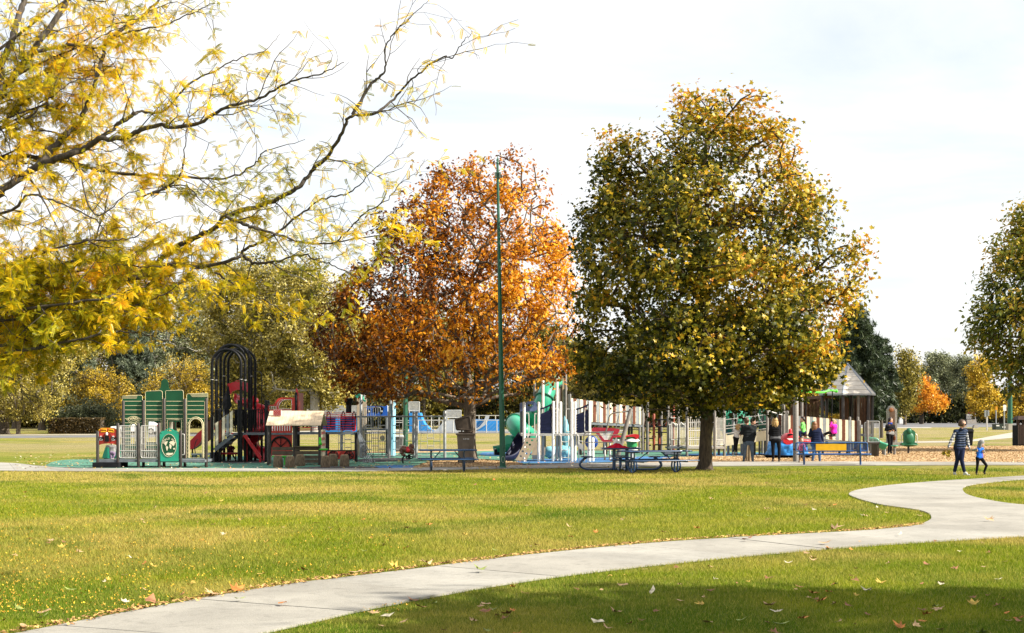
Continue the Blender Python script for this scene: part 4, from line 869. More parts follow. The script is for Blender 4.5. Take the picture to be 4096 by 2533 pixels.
part(tr, 'number_text', K_BLK, lambda b: [line_text(b, '104', C1.x(c,Df), Df-.038, C1.z(1148,Df), .16, .062, .008, .003) for c in (168,297)])
part(tr, 'headlamp', K_BLK, lambda b: (b.box((C1.x(212,Df), Df-.09, C1.z(1165,Df)), (C1.x(253,Df), Df-.021, C1.z(1102,Df))), b.tube([(x, Df-.024, z) for x, z in P2(C1, cw(235,1130,42,-60,240,16,58), Df)], .006, 4)))
part(tr, 'bell', K_WHT, lambda b: b.ball((C1.x(232,Df), Df-.06, C1.z(1085,Df)), .04, .035, .055))
wm = part(A, 'world_map_panel', K_TEAL, lambda b: b.plate([P2(C1, [(790,1370),(786,1200),(784,1090),(795,1062),(815,1054),(835,1050),(850,1036),(880,1026),(912,1034),(930,1048),(955,1052),(975,1066),(980,1100),(978,1200),(978,1370)], Df)]+[P2(C1, cw(880,1048,28,0,360,10,9)[:-1], Df), P2(C1, cw(797,1080,5,0,360,6,7)[:-1], Df), P2(C1, cw(966,1078,6,0,360,6,8)[:-1], Df)], Df-.05, Df+.03))
part(wm, 'map_disc', K_GRN, lambda b: b.plate([P2(C1, cw(880,1205,78,0,360,24,122)[:-1], Df)], Df-.062, Df-.051))
def conts(b):
    y0, y1 = Df-.07, Df-.063
    for q in ([(828,1180),(842,1165),(868,1160),(862,1178),(852,1200),(846,1210),(840,1200)],[(852,1210),(866,1214),(872,1228),(862,1262),(856,1255),(848,1225)],[(884,1172),(900,1160),(930,1160),(942,1175),(936,1200),(925,1212),(915,1200),(905,1190),(893,1188)],[(884,1192),(900,1194),(908,1212),(900,1240),(892,1240),(886,1218)],[(925,1232),(942,1230),(940,1248),(926,1246)],[(845,1292),(870,1280),(900,1284),(925,1280),(918,1298),(880,1310),(858,1304)]):
        b.plate([P2(C1, q, Df)], y0, y1)
    b.tube([(x, y1, z) for x, z in P2(C1, cw(880,1205,76,0,360,24,119)[:-1], Df)], .006, 4, closed=True)
    arc_text(b, 'WORLD MAP', C1.x(880,Df), Df-.066, C1.z(1196,Df), 54*.3836*Df/F, 158, 22, .088, .008, .001)
part(wm, 'map_continents', K_SLC, conts, 'cream continents under the words WORLD MAP')
part(A, 'grab_handle', K_SIL, lambda b: b.tube(curve_pts([C1(1002,1085,Df), C1(1030,1088,Df), C1(1036,1110,Df), C1(1036,1275,Df), C1(1030,1300,Df), C1(1002,1303,Df)], 3), .016, 6))
part(A, 'counter', K_BRD, lambda b: b.box((C1.x(480,Dw), Dw-.35, C1.z(1250,Dw)), (C1.x(1020,Dw), Dw-.02, C1.z(1238,Dw))))
ts = empty('toddler_scoop_slide', (C1.x(280,48.6), 48.6, 0), 'small teal plastic scoop slide behind the red train panel', 'slide')
for y0_ in (48.5, 49.0): part(ts, 'chute_side', K_TEAL, lambda b: b.plate([P2(C1, [(188,1338),(192,1310),(215,1240),(228,1205),(245,1200),(262,1250),(300,1290),(330,1240),(345,1195),(372,1195),(376,1338)], 48.6)], y0_, y0_+.12))
part(ts, 'bed', K_TEAL, lambda b: b.box((C1.x(195,48.6), 48.61, C1.z(1336,48.6)), (C1.x(370,48.6), 49.01, C1.z(1305,48.6))))
part(ts, 'foot', K_DECK, lambda b: [b.box((C1.x(c,48.6)-.05, 48.55, 0), (C1.x(c,48.6)+.05, 49.05, C1.z(1334,48.6))) for c in (215,350)])

# ---- arched climbing tower with stairs and red slide
B_ = empty('arch_play_tower', (X(950,53), 53, 0), 'black steel arches over a play deck with slatted stairs and red slides', 'play structure')
def arch(x0, x1, top, D, dd):
    xa, xb = CA.x(x0,D), CA.x(x1,D); c = (xa+xb)/2; r = (xb-xa)/2; zt = CA.z(top, D); zs = zt-r*1.02
    for k in (0, 1):
        y = D+k*dd; ox = k*CA.k*32/F*D
        part(B_, 'arch_tube', K_BLK, lambda b: b.tube([(xa+ox,y,-.03),(xa+ox,y,zs*.5)]+[(c+ox+r*math.cos(R(180-a)), y, zs+r*1.02*math.sin(R(a))) for a in range(0,181,12)]+[(xb+ox,y,zs*.5),(xb+ox,y,-.03)], .052, 10))
arch(82, 420, 112, 52.6, .25); arch(134, 466, 58, 53.5, .25); arch(222, 538, 108, 54.4, .25)
part(B_, 'tube_clamps', K_SIL, lambda b: [b.lathe((CA.x(q,D), y, CA.z(c,D)), [(.055,0),(.058,.0),(.058,.02),(.055,.02)], 10) for q, c, D, y in ((82,466,52.6,52.6),(420,462,52.6,52.6),(114,470,52.6,52.85),(452,470,52.6,52.85),(222,424,54.4,54.4),(538,424,54.4,54.4),(466,394,53.5,53.5))])
D = 52.7
posts(B_, CA, [(395,778,D),(710,700,D),(170,790,D+.1),(735,705,D+1.2),(395,700,D+1.4)], .055, K_BLK)
part(B_, 'deck', K_DECK, lambda b: b.box((CA.x(335,D), D-.03, CA.z(1105,D)), (CA.x(1105 if False else 700,D), D+1.5, CA.z(1080,D))))
part(B_, 'deck_railing', K_BLK, lambda b: railbars(b, CA, 405, 695, 812, 1068, D, 12, .012, .016))
part(B_, 'rear_railing', K_BLK, lambda b: ([b.bar(CA(x,812,D+1.4), CA(x,1068,D+1.4), .012, 5) for x in range(330,700,26)], b.bar(CA(330,812,D+1.4), CA(700,812,D+1.4), .016, 6), b.bar(CA(330,1068,D+1.4), CA(700,1068,D+1.4), .016, 6)))
for y in (D-.05, D+1.15): part(B_, 'stair_stringer', K_DECK, lambda b: b.plate([P2(CA, [(118,1305),(118,1240),(335,1088),(335,1130)], D)], y, y+.05))
for i in range(5):
    part(B_, 'stair_tread', K_DECK, lambda b: b.box((CA.x(40+i*55,D), D, CA.z(1330-i*52,D)-.0), (CA.x(104+i*55,D), D+1.14, CA.z(1312-i*52,D))))
part(B_, 'stair_base', K_SLG, lambda b: (b.box((CA.x(36,D), D-.02, CA.z(1340,D)), (CA.x(104,D), D+1.12, CA.z(1320,D))), b.box((CA.x(45,D), D+.1, 0), (CA.x(95,D), D+1.0, CA.z(1341,D)))))
for x0, y0, y1, m, dd in ((138,958,1226,K_SLC,0),(175,938,1186,K_SLB,0),(215,895,1162,K_SLC,0),(262,868,1126,K_SLG,0),(305,832,1084,K_SLC,0),(50,938,1172,K_SLB,1.22),(88,900,1152,K_SLC,1.22),(132,868,1120,K_SLG,1.22),(182,828,1090,K_SLC,1.22),(225,800,1060,K_SLG,1.22)):
    part(B_, 'slat', m, lambda b: b.hexa([CA(x0-16,y1+12,D+dd-.08), CA(x0+16,y1-12,D+dd-.08), CA(x0+16,y1-12,D+dd-.055), CA(x0-16,y1+12,D+dd-.055), CA(x0-16,y0+12,D+dd-.08), CA(x0+16,y0-12,D+dd-.08), CA(x0+16,y0-12,D+dd-.055), CA(x0-16,y0+12,D+dd-.055)]))
part(B_, 'stair_rail', K_BLK, lambda b: [(b.bar(CA(120,975,D+d), CA(325,838,D+d), .014, 6), b.bar(CA(120,1190,D+d), CA(325,1055,D+d), .014, 6)) for d in (-.045,)]+[(b.bar(CA(36,945,D+1.19), CA(235,800,D+1.19), .014, 6), b.bar(CA(36,1150,D+1.19), CA(235,1030,D+1.19), .014, 6))])
part(B_, 'rubber_awning', K_RUBK, lambda b: b.hexa([CA(228,905,D+.3), CA(312,770,D+.3), CA(312,770,D+.34), CA(228,905,D+.34), CA(216,680,D+.3), CA(276,525,D+.3), CA(276,525,D+.34), CA(216,680,D+.34)]))
part(B_, 'awning_arm', K_BLK, lambda b: (b.tube([CA(150,660,D+.2), CA(200,672,D+.25), CA(214,700,D+.3), CA(195,765,D+.25), CA(160,775,D+.12)], .018, 6), b.bar(CA(90,815,D-.1), CA(200,815,D), .02, 6)))
part(B_, 'rubber_fringe', K_RUBK, lambda b: [b.tube([CA(x, 812, D+.12), CA(x+random.uniform(-5,5), 930, D+.12), CA(x+random.uniform(-14,14), 1060, D+.12)], [.02,.016,.010], 4) for x in list(range(345,392,6))+list(range(412,480,7))+list(range(520,600,7))])
part(B_, 'slide_hood', K_RED, lambda b: b.plate([P2(CA, [(298,640),(262,512),(300,502),(340,488),(375,470),(420,474),(460,498),(522,502),(522,660),(505,615),(470,590),(420,582),(370,582),(325,600)], D+1.6)]+[P2(CA, [(362,490),(380,482),(405,484),(405,492)], D+1.6)], D+1.55, D+1.63))
def half_pipe(b, ctrl, r, n=5, th=.03, a0=-100, a1=100, updir=(0,0,1)):
    P = curve_pts(ctrl, n); N = len(P); m = 12; vs = []
    for i, p in enumerate(P):
        d = (P[min(i+1,N-1)]-P[max(i-1,0)]).normalized(); s = d.cross(Vector(updir)).normalized(); u = s.cross(d)
        for rr_ in (r, r-th):
            for k in range(m+1): a = R(a0+(a1-a0)*k/m); vs.append(p+s*math.sin(a)*rr_-u*math.cos(a)*rr_)
    fs = []; q = m+1
    for i in range(N-1):
        o = i*2*q; o2 = o+2*q
        for k in range(m): fs += [(o+k, o+k+1, o2+k+1, o2+k), (o+q+k, o2+q+k, o2+q+k+1, o+q+k+1)]
        fs += [(o, o2, o2+q, o+q), (o+m, o+q+m, o2+q+m, o2+m)]
    for o in (0, (N-1)*2*q): fs += [(o+k, o+q+k, o+q+k+1, o+k+1) for k in range(m)]
    b.add(vs, fs, True)
part(B_, 'spiral_slide', K_RED, lambda b: half_pipe(b, [CA(420,640,D+1.7)+Vector((0,0,-.05)), CA(560,740,D+2.4), CA(640,850,D+2.2), CA(660,960,D+1.7), CA(600,1060,D+1.4), CA(500,1160,D+1.9), CA(560,1260,D+2.5), CA(650,1290,D+2.2), CA(690,1305,D+1.8)], .34, a0=-112, a1=112))
part(B_, 'slide_post', K_BLK, lambda b: b.post(CA.x(660,D+2.2), D+2.2, 0, 1.6, .05))
part(B_, 'straight_slide', K_RED, lambda b: (b.plate([P2(C1, [(1088,1252),(1090,1165),(1220,1040),(1300,968),(1300,1040),(1180,1208),(1130,1240)], D+1.5)], D+1.4, D+1.44), b.plate([P2(C1, [(1088,1252),(1090,1165),(1220,1040),(1300,968),(1300,1040),(1180,1208),(1130,1240)], D+1.5)], D+1.95, D+1.99), b.plate([P2(C1, [(1090,1248),(1130,1236),(1180,1204),(1298,1036),(1298,1024),(1178,1190),(1128,1224),(1090,1236)], D+1.5)], D+1.44, D+1.95)))
part(B_, 'slide_leg', K_BLK, lambda b: b.bar((C1.x(1120,D+1.7), D+1.7, 0), C1(1120,1235,D+1.7), .03))
part(B_, 'slide_tie', K_RED, lambda b: b.hexa([C1(1295,1030,D+1.4), CA(335,1100,D+1.4), CA(335,1100,D+1.6), C1(1295,1030,D+1.99), C1(1295,1000,D+1.4), CA(335,1085,D+1.4), CA(335,1085,D+1.6), C1(1295,1000,D+1.99)]))
part(B_, 'ribbed_incline', K_RED, lambda b: (b.hexa([CA(440,1112,D-.05), CA(440,1112,D+.55), CA(630,1385,D+.55), CA(630,1385,D-.05), CA(470,1105,D-.05), CA(470,1105,D+.55), CA(655,1362,D+.55), CA(655,1362,D-.05)]), [b.bar(CA(474+d,1104+d*.2,D-.055+i*.15), CA(654+d,1360+d*.2,D-.055+i*.15), .022, 6) for i in range(5) for d in (0,)], b.box((CA.x(630,D), D-.03, 0), (CA.x(654,D), D+.03, CA.z(1372,D)))))
part(B_, 'red_post', K_RED, lambda b: b.bar((CA.x(488,D+.4), D+.4, 0), CA(488,1090,D+.4), .03))
part(B_, 'red_bench', K_RED, lambda b: (b.box((CA.x(192,D+1.3), D+1.0, CA.z(1330,D+1.3)), (CA.x(382,D+1.3), D+1.35, CA.z(1308,D+1.3))), b.box((CA.x(382,D+1.3), D+1.15, CA.z(1326,D+1.3)), (CA.x(400,D+1.3), D+1.45, CA.z(1312,D+1.3)))))
part(B_, 'bench_leg', K_BLK, lambda b: [b.bar((CA.x(q,D+1.3), D+1.18, 0), (CA.x(q,D+1.3), D+1.18, CA.z(1330,D+1.3)), .025) for q in (215,365)])
part(B_, 'climbing_pole', K_BLK, lambda b: (b.tube(curve_pts([CA(570,370,D+.3), CA(630,372,D+.3), CA(655,395,D+.3), CA(660,450,D+.3)], 4)+[CA(660,800,D+.3), Vector((CA.x(660,D+.3), D+.3, 0))], .017, 6), b.tube(curve_pts([CA(690,1108,D), CA(640,1110,D), CA(626,1130,D), CA(626,1210,D), CA(650,1238,D), CA(690,1238,D)], 4), .014, 6), b.bar(CA(626,1165,D), CA(700,1165,D), .012, 6)))
part(B_, 'hand_loop', K_BLK, lambda b: b.tube([CA(655+38*math.cos(R(a)), 820+34*math.sin(R(a)), D+.06) for a in range(0,360,24)], .013, 6, closed=True))
part(B_, 'wheel_hoop', K_BLK, lambda b: b.tube([C1(1190+46*math.cos(R(a)), 1230+95*math.sin(R(a)), D-.6) for a in range(100,265,15)], .016, 6))
part(B_, 'hoop_plank', K_DECK, lambda b: (b.box((C1.x(1115,D-.6), D-.75, C1.z(1305,D-.6)), (C1.x(1300,D-.6), D-.45, C1.z(1288,D-.6))), b.box((C1.x(1130,D-.6), D-.7, 0), (C1.x(1160,D-.6), D-.5, C1.z(1305,D-.6))), b.box((C1.x(1200,D-.6), D-.7, 0), (C1.x(1240,D-.6), D-.5, C1.z(1305,D-.6)))))

# ---- locomotive
D = 52.8
E = empty('locomotive_play_structure', (X(1250,D), D, 0), 'red locomotive play structure with black chimney, barred boiler and wheels', 'play structure')
posts(E, C2, [(240,378,D),(280,384,D+1.3),(698,262,D),(735,270,D+1.3),(1155,870,D),(1608,870,D),(690,770,D-.25),(1180,870,D+1.3),(1600,880,D+1.3)], .05, K_BLK)
part(E, 'cab_panel', K_REDP, lambda b: b.plate([P2(C2, [(272,550),(272,470),(300,455),(360,450),(382,420),(400,385),(430,355),(480,342),(678,342),(678,550)], D)]+[P2(C2, [(440,512),(440,480),(455,430),(490,395),(530,380),(628,380),(628,512)], D)]+[P2(C2, [(c-12,520),(c-12,475),(c+12,475),(c+12,520)], D) for c in (312,344,376)], D-.02, D+.02))
part(E, 'cab_trim', K_WHT, lambda b: ([b.tube([(x, D-.022, z) for x, z in P2(C2, q, D)], .010, 4, closed=True) for q in ([(436,515),(436,478),(452,427),(488,391),(530,376),(632,376),(632,515)],)], b.tube([(x, D-.022, z) for x, z in P2(C2, [(405,520),(405,480),(425,420),(455,385),(500,370)], D)], .008, 4), [b.tube([(x, D-.022, z) for x, z in P2(C2, [(c-13,521),(c-13,474),(c+13,474),(c+13,521)], D)], .008, 4, closed=True) for c in (312,344,376)], b.box((C2.x(440,D), D-.022, C2.z(552,D)), (C2.x(630,D), D-.02, C2.z(532,D)))))
part(E, 'cab_side', K_REDP, lambda b: b.box((C2.x(715,D), D+.02, C2.z(552,D)), (C2.x(731,D), D+1.28, C2.z(268,D))))
part(E, 'pennant', K_RED, lambda b: b.plate([P2(C2, [(694,262),(694,225),(708,196),(722,225),(728,300),(722,300)], D)], D-.015, D+.015))
part(E, 'lower_panel', K_REDP, lambda b: b.plate([P2(C2, [(318,1215),(318,765),(655,765),(655,1215)], D)], D-.3, D-.27))
part(E, 'panel_stripes', K_WHT, lambda b: [b.box((C2.x(c-6,D), D-.31, C2.z(846,D)), (C2.x(c+6,D), D-.301, C2.z(768,D))) for c in range(324,640,37)])
def wheel(b, cx, cy, r, y, half=False, sp=7):
    x, z = C2.x(cx,D), C2.z(cy,D); rr_ = r*C2.k/F*D; a1 = 180 if half else 360
    b.tube([(x+rr_*math.cos(R(a)), y, z+rr_*math.sin(R(a))) for a in range(0, a1+(1 if half else 0), 12)], rr_*.085+.008, 6, closed=not half)
    for i in range(sp):
        a = R(a1*(i+.5)/sp) if not half else R(180*(i+1)/(sp+1)); b.flat((x, y, z), (x+rr_*math.cos(a), y, z+rr_*math.sin(a)), .028, .02, up=(-math.sin(a),0,math.cos(a)))
part(E, 'big_wheel', K_BLK, lambda b: wheel(b, 487, 1085, 150, D-.33, True, 3))
part(E, 'deck', K_DECK, lambda b: (b.box((C2.x(320,D), D-.36, C2.z(905,D)), (C2.x(655,D), D-.34, C2.z(875,D))), b.box((C2.x(0,D), D-.03, C2.z(905,D)), (C2.x(230,D), D+1.3, C2.z(875,D))), b.box((C2.x(700,D), D-.03, C2.z(898,D)), (C2.x(1600,D), D+1.3, C2.z(866,D)))))
def boiler(b):
    zc = C2.z(700,D); r = .62; 
    for i, cy in enumerate((575,602,628,655,690,726,766,800,832)):
        z = C2.z(cy,D); y = D+.63-math.sqrt(max(0, r*r-(z-zc)**2*.85)); x0 = 1095 if cy < 780 else 725
        b.bar((C2.x(x0,D), y, z), (C2.x(1578,D), y, z), .014, 6)
        if cy < 780: b.bar((C2.x(x0,D), 2*D+1.26-y, z), (C2.x(1560,D), 2*D+1.26-y, z), .014, 6)
part(E, 'boiler_bars', K_RED, boiler)
part(E, 'boiler_hoop', K_BLK, lambda b: [b.tube([(C2.x(c,D), D+.63-.62*math.cos(R(a)), C2.z(700,D)+.66*math.sin(R(a))*(.55 if a < 0 else .55)) for a in range(-75,256,15)], .02, 6) for c in (1155,1380,1545)]+[b.bar(C2(925,770,D+.2), C2(925,865,D+.2), .02, 6)])
part(E, 'boiler_end', K_RED, lambda b: b.tube(curve_pts([C2(1545,848,D+.05), C2(1585,840,D+.05), C2(1592,800,D+.05), C2(1592,680,D+.05), C2(1582,645,D+.05), C2(1545,634,D+.05)], 4), .022, 6))
part(E, 'boiler_panel', K_BLU, lambda b: [b.box((C2.x(a,D), D+1.32, C2.z(840,D)), (C2.x(c,D), D+1.35, C2.z(638,D))) for a, c in ((950,1225),(1300,1545))])
part(E, 'chimney', K_BLK, lambda b: b.lathe((C2.x(1466,D), D+.6, C2.z(570,D)), [(.105,0),(.105,.28),(.10,.30),(.105,.30),(.11,.33),(.15,.40),(.162,.47),(.165,.48),(.165,.52),(.14,.54),(.05,.55)], 20))
part(E, 'wheel_panel', K_REDP, lambda b: b.box((C2.x(1100,D), D-.02, C2.z(1272,D)), (C2.x(1586,D), D+.02, C2.z(1150,D))))
part(E, 'panel_frame', K_BLK, lambda b: (b.box((C2.x(1095,D), D-.03, C2.z(1150,D)+.003), (C2.x(1590,D), D+.03, C2.z(1135,D))), b.box((C2.x(1095,D), D-.03, C2.z(1280,D)), (C2.x(1590,D), D+.03, C2.z(1272,D)-.003))))
part(E, 'wheel', K_BLK, lambda b: wheel(b, 1266, 1212, 66, D-.05)); part(E, 'wheel', K_BLK, lambda b: wheel(b, 1500, 1212, 66, D-.05))
def fan_l(b):
    t = Vector((C2.x(1628,D), D-.05, C2.z(872,D)))
    for q in (1718,1752,1786,1820,1850): b.bar(t+Vector(((q-1718)*.0004,0,0)), Vector((C2.x(q,D-.9), D-.9, 0)), .016, 6)
    b.tube([t+Vector((-.05,0,.02)), t+Vector((.05,.02,.05)), Vector((C2.x(1895,D-.6), D-.6, 0))], .018, 6)
    for f in (.45,.62,.8,.97): b.bar(t.lerp(Vector((C2.x(1718,D-.9), D-.9, 0)), f), t.lerp(Vector((C2.x(1850,D-.9), D-.9, 0)), f), .014, 6)
part(E, 'fan_ladder', K_DECK, fan_l)

# ---- playhouse
D = 49.5
H = empty('playhouse', (X(1175,D), D, 0), 'open playhouse with a plank roof and brick chimney in front of the locomotive', 'playhouse')
posts(H, C2, [(275,752,D),(665,752,D),(1050,752,D),(305,735,D+1.3),(1085,735,D+1.3),(690,735,D+1.3)], .045, K_POST)
zr, ze = C2.z(556,D+.7), C2.z(768,D)
for s_ in (0, 1):
    for i in range(15):
        a = 250+i*(1083-250)/15; c = 250+(i+1)*(1083-250)/15-2.2; xa, xc = C2.x(a,D), C2.x(c,D); yr = D+.68; ye = D-.12 if s_ == 0 else D+1.48
        part(H, 'roof_plank', K_BEI, lambda b: b.hexa([(xa,ye,ze),(xc,ye,ze),(xc,yr,zr),(xa,yr,zr),(xa,ye,ze+.03),(xc,ye,ze+.03),(xc,yr,zr+.03),(xa,yr,zr+.03)]))
ch = part(H, 'chimney_panel', K_WHT, lambda b: b.box((C2.x(326,D), D+.33, C2.z(618,D)), (C2.x(448,D), D+.37, C2.z(526,D))))
def bricks(b):
    for r_ in range(5):
        z0 = C2.z(616-r_*18.4,D); off = 0 if r_ % 2 else -17
        for i in range(5):
            x0 = max(330, 330+off+i*34); x1 = min(445, 330+off+i*34+30)
            if x1-x0 > 6: b.box((C2.x(x0,D), D+.322, z0), (C2.x(x1,D), D+.33, z0+.034))
part(ch, 'brick_faces', K_BRICK, bricks)
for x0, x1, rows in ((335,650,((1090,1142),(1150,1210))),(680,1037,((1090,1142),(1150,1206),(1214,1270),(1276,1330)))):
    for y0, y1 in rows: part(H, 'wall_board', K_BRD, lambda b: b.box((C2.x(x0,D), D-.03, C2.z(y1,D)), (C2.x(x1,D), D+.0, C2.z(y0,D))))
part(H, 'counter', K_BRD, lambda b: b.box((C2.x(662,D), D-.14, C2.z(1089,D)), (C2.x(1058,D), D+.16, C2.z(1078,D))))
part(H, 'counter_prop', K_LIM, lambda b: (b.box((C2.x(495,D), D+.25, 0), (C2.x(515,D), D+.3, C2.z(1246,D))), b.box((C2.x(325,D), D+.1, C2.z(1246,D)), (C2.x(650,D), D+.45, C2.z(1226,D)))))
part(H, 'play_phone', K_LIM, lambda b: (b.bar(C2(1055,1055,D-.05), C2(1062,945,D-.05), .045, 8), b.ball(C2(1064,1030,D-.08), .05), b.bar(C2(1070,1050,D-.06), C2(1085,1045,D-.03), .03)))
part(H, 'round_seat', K_LIM, lambda b: b.lathe(C2(1112,1128,D), [(.02,-.04),(.1,-.03),(.165,0),(.165,.02),(.14,.03)], 16))
part(H, 'seat_arm', K_POST, lambda b: b.bar(C2(1050,1128,D), C2(1112,1132,D), .025))
part(H, 'side_panel', K_SLC, lambda b: b.box((C2.x(1066,D+.2), D+.1, C2.z(1230,D)), (C2.x(1082,D+.2), D+1.25, C2.z(830,D))))
part(H, 'side_print', K_RED, lambda b: [b.box((C2.x(1083,D+.2), D+.2+i*.25, C2.z(900+q*90,D)), (C2.x(1086,D+.2), D+.35+i*.25, C2.z(860+q*90,D))) for i in range(4) for q in range(4)])
part(H, 'floor_beam', K_POST, lambda b: b.bar((C2.x(275,D), D+1.3, .25), (C2.x(1085,D), D+1.3, .25), .03))
# ---- stumps
gl = {0:'leftmost bark stump stool under the playhouse window',1:'second bark stump stool from the left in front of the playhouse',2:'bark stump stool set back against the playhouse boards',3:'bark stump stool at the right corner post of the playhouse',4:'bark stump stool set back in front of the small train wheel',5:'rightmost bark stump stool in front of the train wheels'}
for i, (c, t, b0) in enumerate(((423,1222,1405),(608,1230,1407),(757,1210,1385),(1140,1228,1405),(1255,1200,1383),(1430,1210,1393))):
    Ds = gd(1500+b0*.26455); x = C2.x(c,Ds); h = C2.z(t,Ds); r = 74*.26455/F*Ds
    s_ = empty('stump_stool', (x, Ds, 0), gl[i], 'stool', 'stump stools by the playhouse', rz=0)
    b = MB(); n = 22; prof = [(.93,0),(1.0,.08),(1.0,.3),(.97,.55),(.92,.75),(.84,.92),(.74,1.0)]; vs = []
    for q, f in prof:
        for k in range(n): a = 2*math.pi*k/n; w = q*r*(1+.035*math.sin(a*7+i*2+f*2)+.02*math.sin(a*11+f*5+i)); vs.append((x+w*math.cos(a), Ds+w*math.sin(a), f*h))
    b.add(vs, [(j*n+k, j*n+(k+1) % n, (j+1)*n+(k+1) % n, (j+1)*n+k) for j in range(6) for k in range(n)], True); b.build('bark', K_STUMP, s_)
    part(s_, 'top', K_STOP, lambda b: b.lathe((x, Ds, h-.02), [(r*.735,0),(r*.735,.021),(r*.70,.027)], 22))

# ---- chain net climber on grey posts
D = 58.0
N_ = empty('chain_net_climber', (X(1620,D), D, 0), 'grey post frame hung with chain rope ladders behind the spring horse', 'net climber')
posts(N_, C3, [(165,540,D),(590,548,D),(965,550,D+.3),(1003,550,D),(1433,540,D),(-128,600,D)], .062, K_GRY)
part(N_, 'top_beam', K_GRY, lambda b: b.bar(C3(-128,632,D), C3(1433,628,D), .036, 10))
def ladder(x0, x1, s):
    xs = [x0+(x1-x0)*i/3 for i in range(4)]
    def f(b):
        for x in xs: b.tube([C3(x+random.uniform(-3,3), 632+j*(1215-632)/6, D) for j in range(7)], .010, 4)
    part(N_, 'chain', K_CHN, f)
    for a, c, rows in ((0,1,(765,885,1005,1125)),(1,2,(833,955,1075)),(2,3,(765,882,1000,1122))):
        for q in rows: part(N_, 'rung', K_SIL, lambda b: b.bar(C3(xs[a],q+s,D), C3(xs[c],q+s,D), .020, 6))
ladder(222, 540, 0); ladder(652, 942, 0); ladder(1072, 1362, 0); ladder(-190+16, 110, 20)
part(N_, 'ground_beam', K_GRY, lambda b: b.bar(Vector((C3.x(-128,D), D, .10)), Vector((C3.x(1433,D), D, .10)), .02))

# ---- tower with blue bulldozer panel
D = 60.2
Q = empty('grey_play_tower', (X(1500,D), D, 0), 'grey play tower with a blue animal panel and curved pipe', 'play structure')
posts(Q, C3, [(166,265,D),(560,460,D+1.2),(215,300,D+1.2)], .058, K_GRY)
part(Q, 'pipe_post', K_GRY, lambda b: b.tube([Vector((C3.x(612,D), D, -.03)), C3(612,345,D)]+curve_pts([C3(613,300,D), C3(622,235,D), C3(645,180,D), C3(690,140,D)], 4), .06, 10))
part(Q, 'wood_post', K_TAN, lambda b: b.box((C3.x(105,D+.8), D+.8, 0), (C3.x(250,D+.8), D+.9, C3.z(335,D+.8))))
part(Q, 'speaking_tube', K_TEAL, lambda b: (b.tube(curve_pts([C3(200,330,D+.1), C3(205,380,D), C3(228,395,D-.1)], 4), .04, 8), b.lathe(C3(120,312,D-.1), [(.05,.12),(.06,.06),(.09,.02),(.115,0),(.10,0)], 14, axis=(0,1,0)), b.bar(C3(125,312,D), C3(200,330,D+.1), .04)))
part(Q, 'blue_panel', K_BLU, lambda b: b.plate([P2(C3, [(232,622),(236,470),(250,460),(275,478),(330,472),(470,472),(530,478),(552,460),(566,470),(568,622)], D+1.0)], D+1.0, D+1.04))
part(Q, 'animal_print', K_BLK, lambda b: (b.plate([P2(C3, [(345,560),(350,510),(375,485),(420,475),(480,480),(510,510),(500,540),(490,590),(470,590),(460,560),(430,550),(420,578),(395,580),(380,560)], D+1.0)], D+.985, D+1.0), b.plate([P2(C3, [(268,520),(300,515),(310,545),(295,575),(272,570)], D+1.0)], D+.985, D+1.0)))
part(Q, 'animal_face', K_WHT, lambda b: (b.plate([P2(C3, [(280,545),(296,540),(300,560),(284,568)], D+1.0)], D+.975, D+.985), b.plate([P2(C3, [(475,540),(488,535),(492,560),(480,566)], D+1.0)], D+.975, D+.985)))
part(Q, 'railing', K_GRY, lambda b: railbars(b, C3, 205, 458, 490, 800, D, 7, .012, .018))
part(Q, 'deck', K_DECK, lambda b: b.box((C3.x(190,D), D-.03, C3.z(842,D)), (C3.x(600,D), D+1.2, C3.z(815,D))))
part(Q, 'lower_gate', K_BLK, lambda b: (b.tube(curve_pts([C3(232,1200,D-.05), C3(232,890,D-.05), C3(250,870,D-.05), C3(400,862,D-.05), C3(560,868,D-.05)], 5)+[C3(562,1200,D-.05)], .016, 6), [b.bar(C3(x,868,D-.05), C3(x,1180,D-.05), .012, 5) for x in range(262,560,32)], b.bar(C3(232,1180,D-.05), C3(562,1172,D-.05), .016, 6), b.bar(C3(260,1205,D-.05), C3(562,1205,D-.05), .016, 6), [b.bar(Vector((C3.x(x,D-.05), D-.05, 0)), C3(x,1180,D-.05), .016) for x in (350,485)]))
part(Q, 'gate_toy', K_TAN, lambda b: b.ball(C3(492,955,D-.08), .10, .04, .12))
part(Q, 'climbing_wall', K_LBL, lambda b: b.plate([P2(C3, [(622,1235),(622,760),(642,408),(658,408),(652,760),(648,1000),(652,1235)], D-.6)], D-.6, D+.6))
part(Q, 'wall_edge', K_WHT, lambda b: b.plate([P2(C3, [(642,500),(644,408),(660,408),(656,620),(650,620)], D-.6)], D-.64, D-.602))
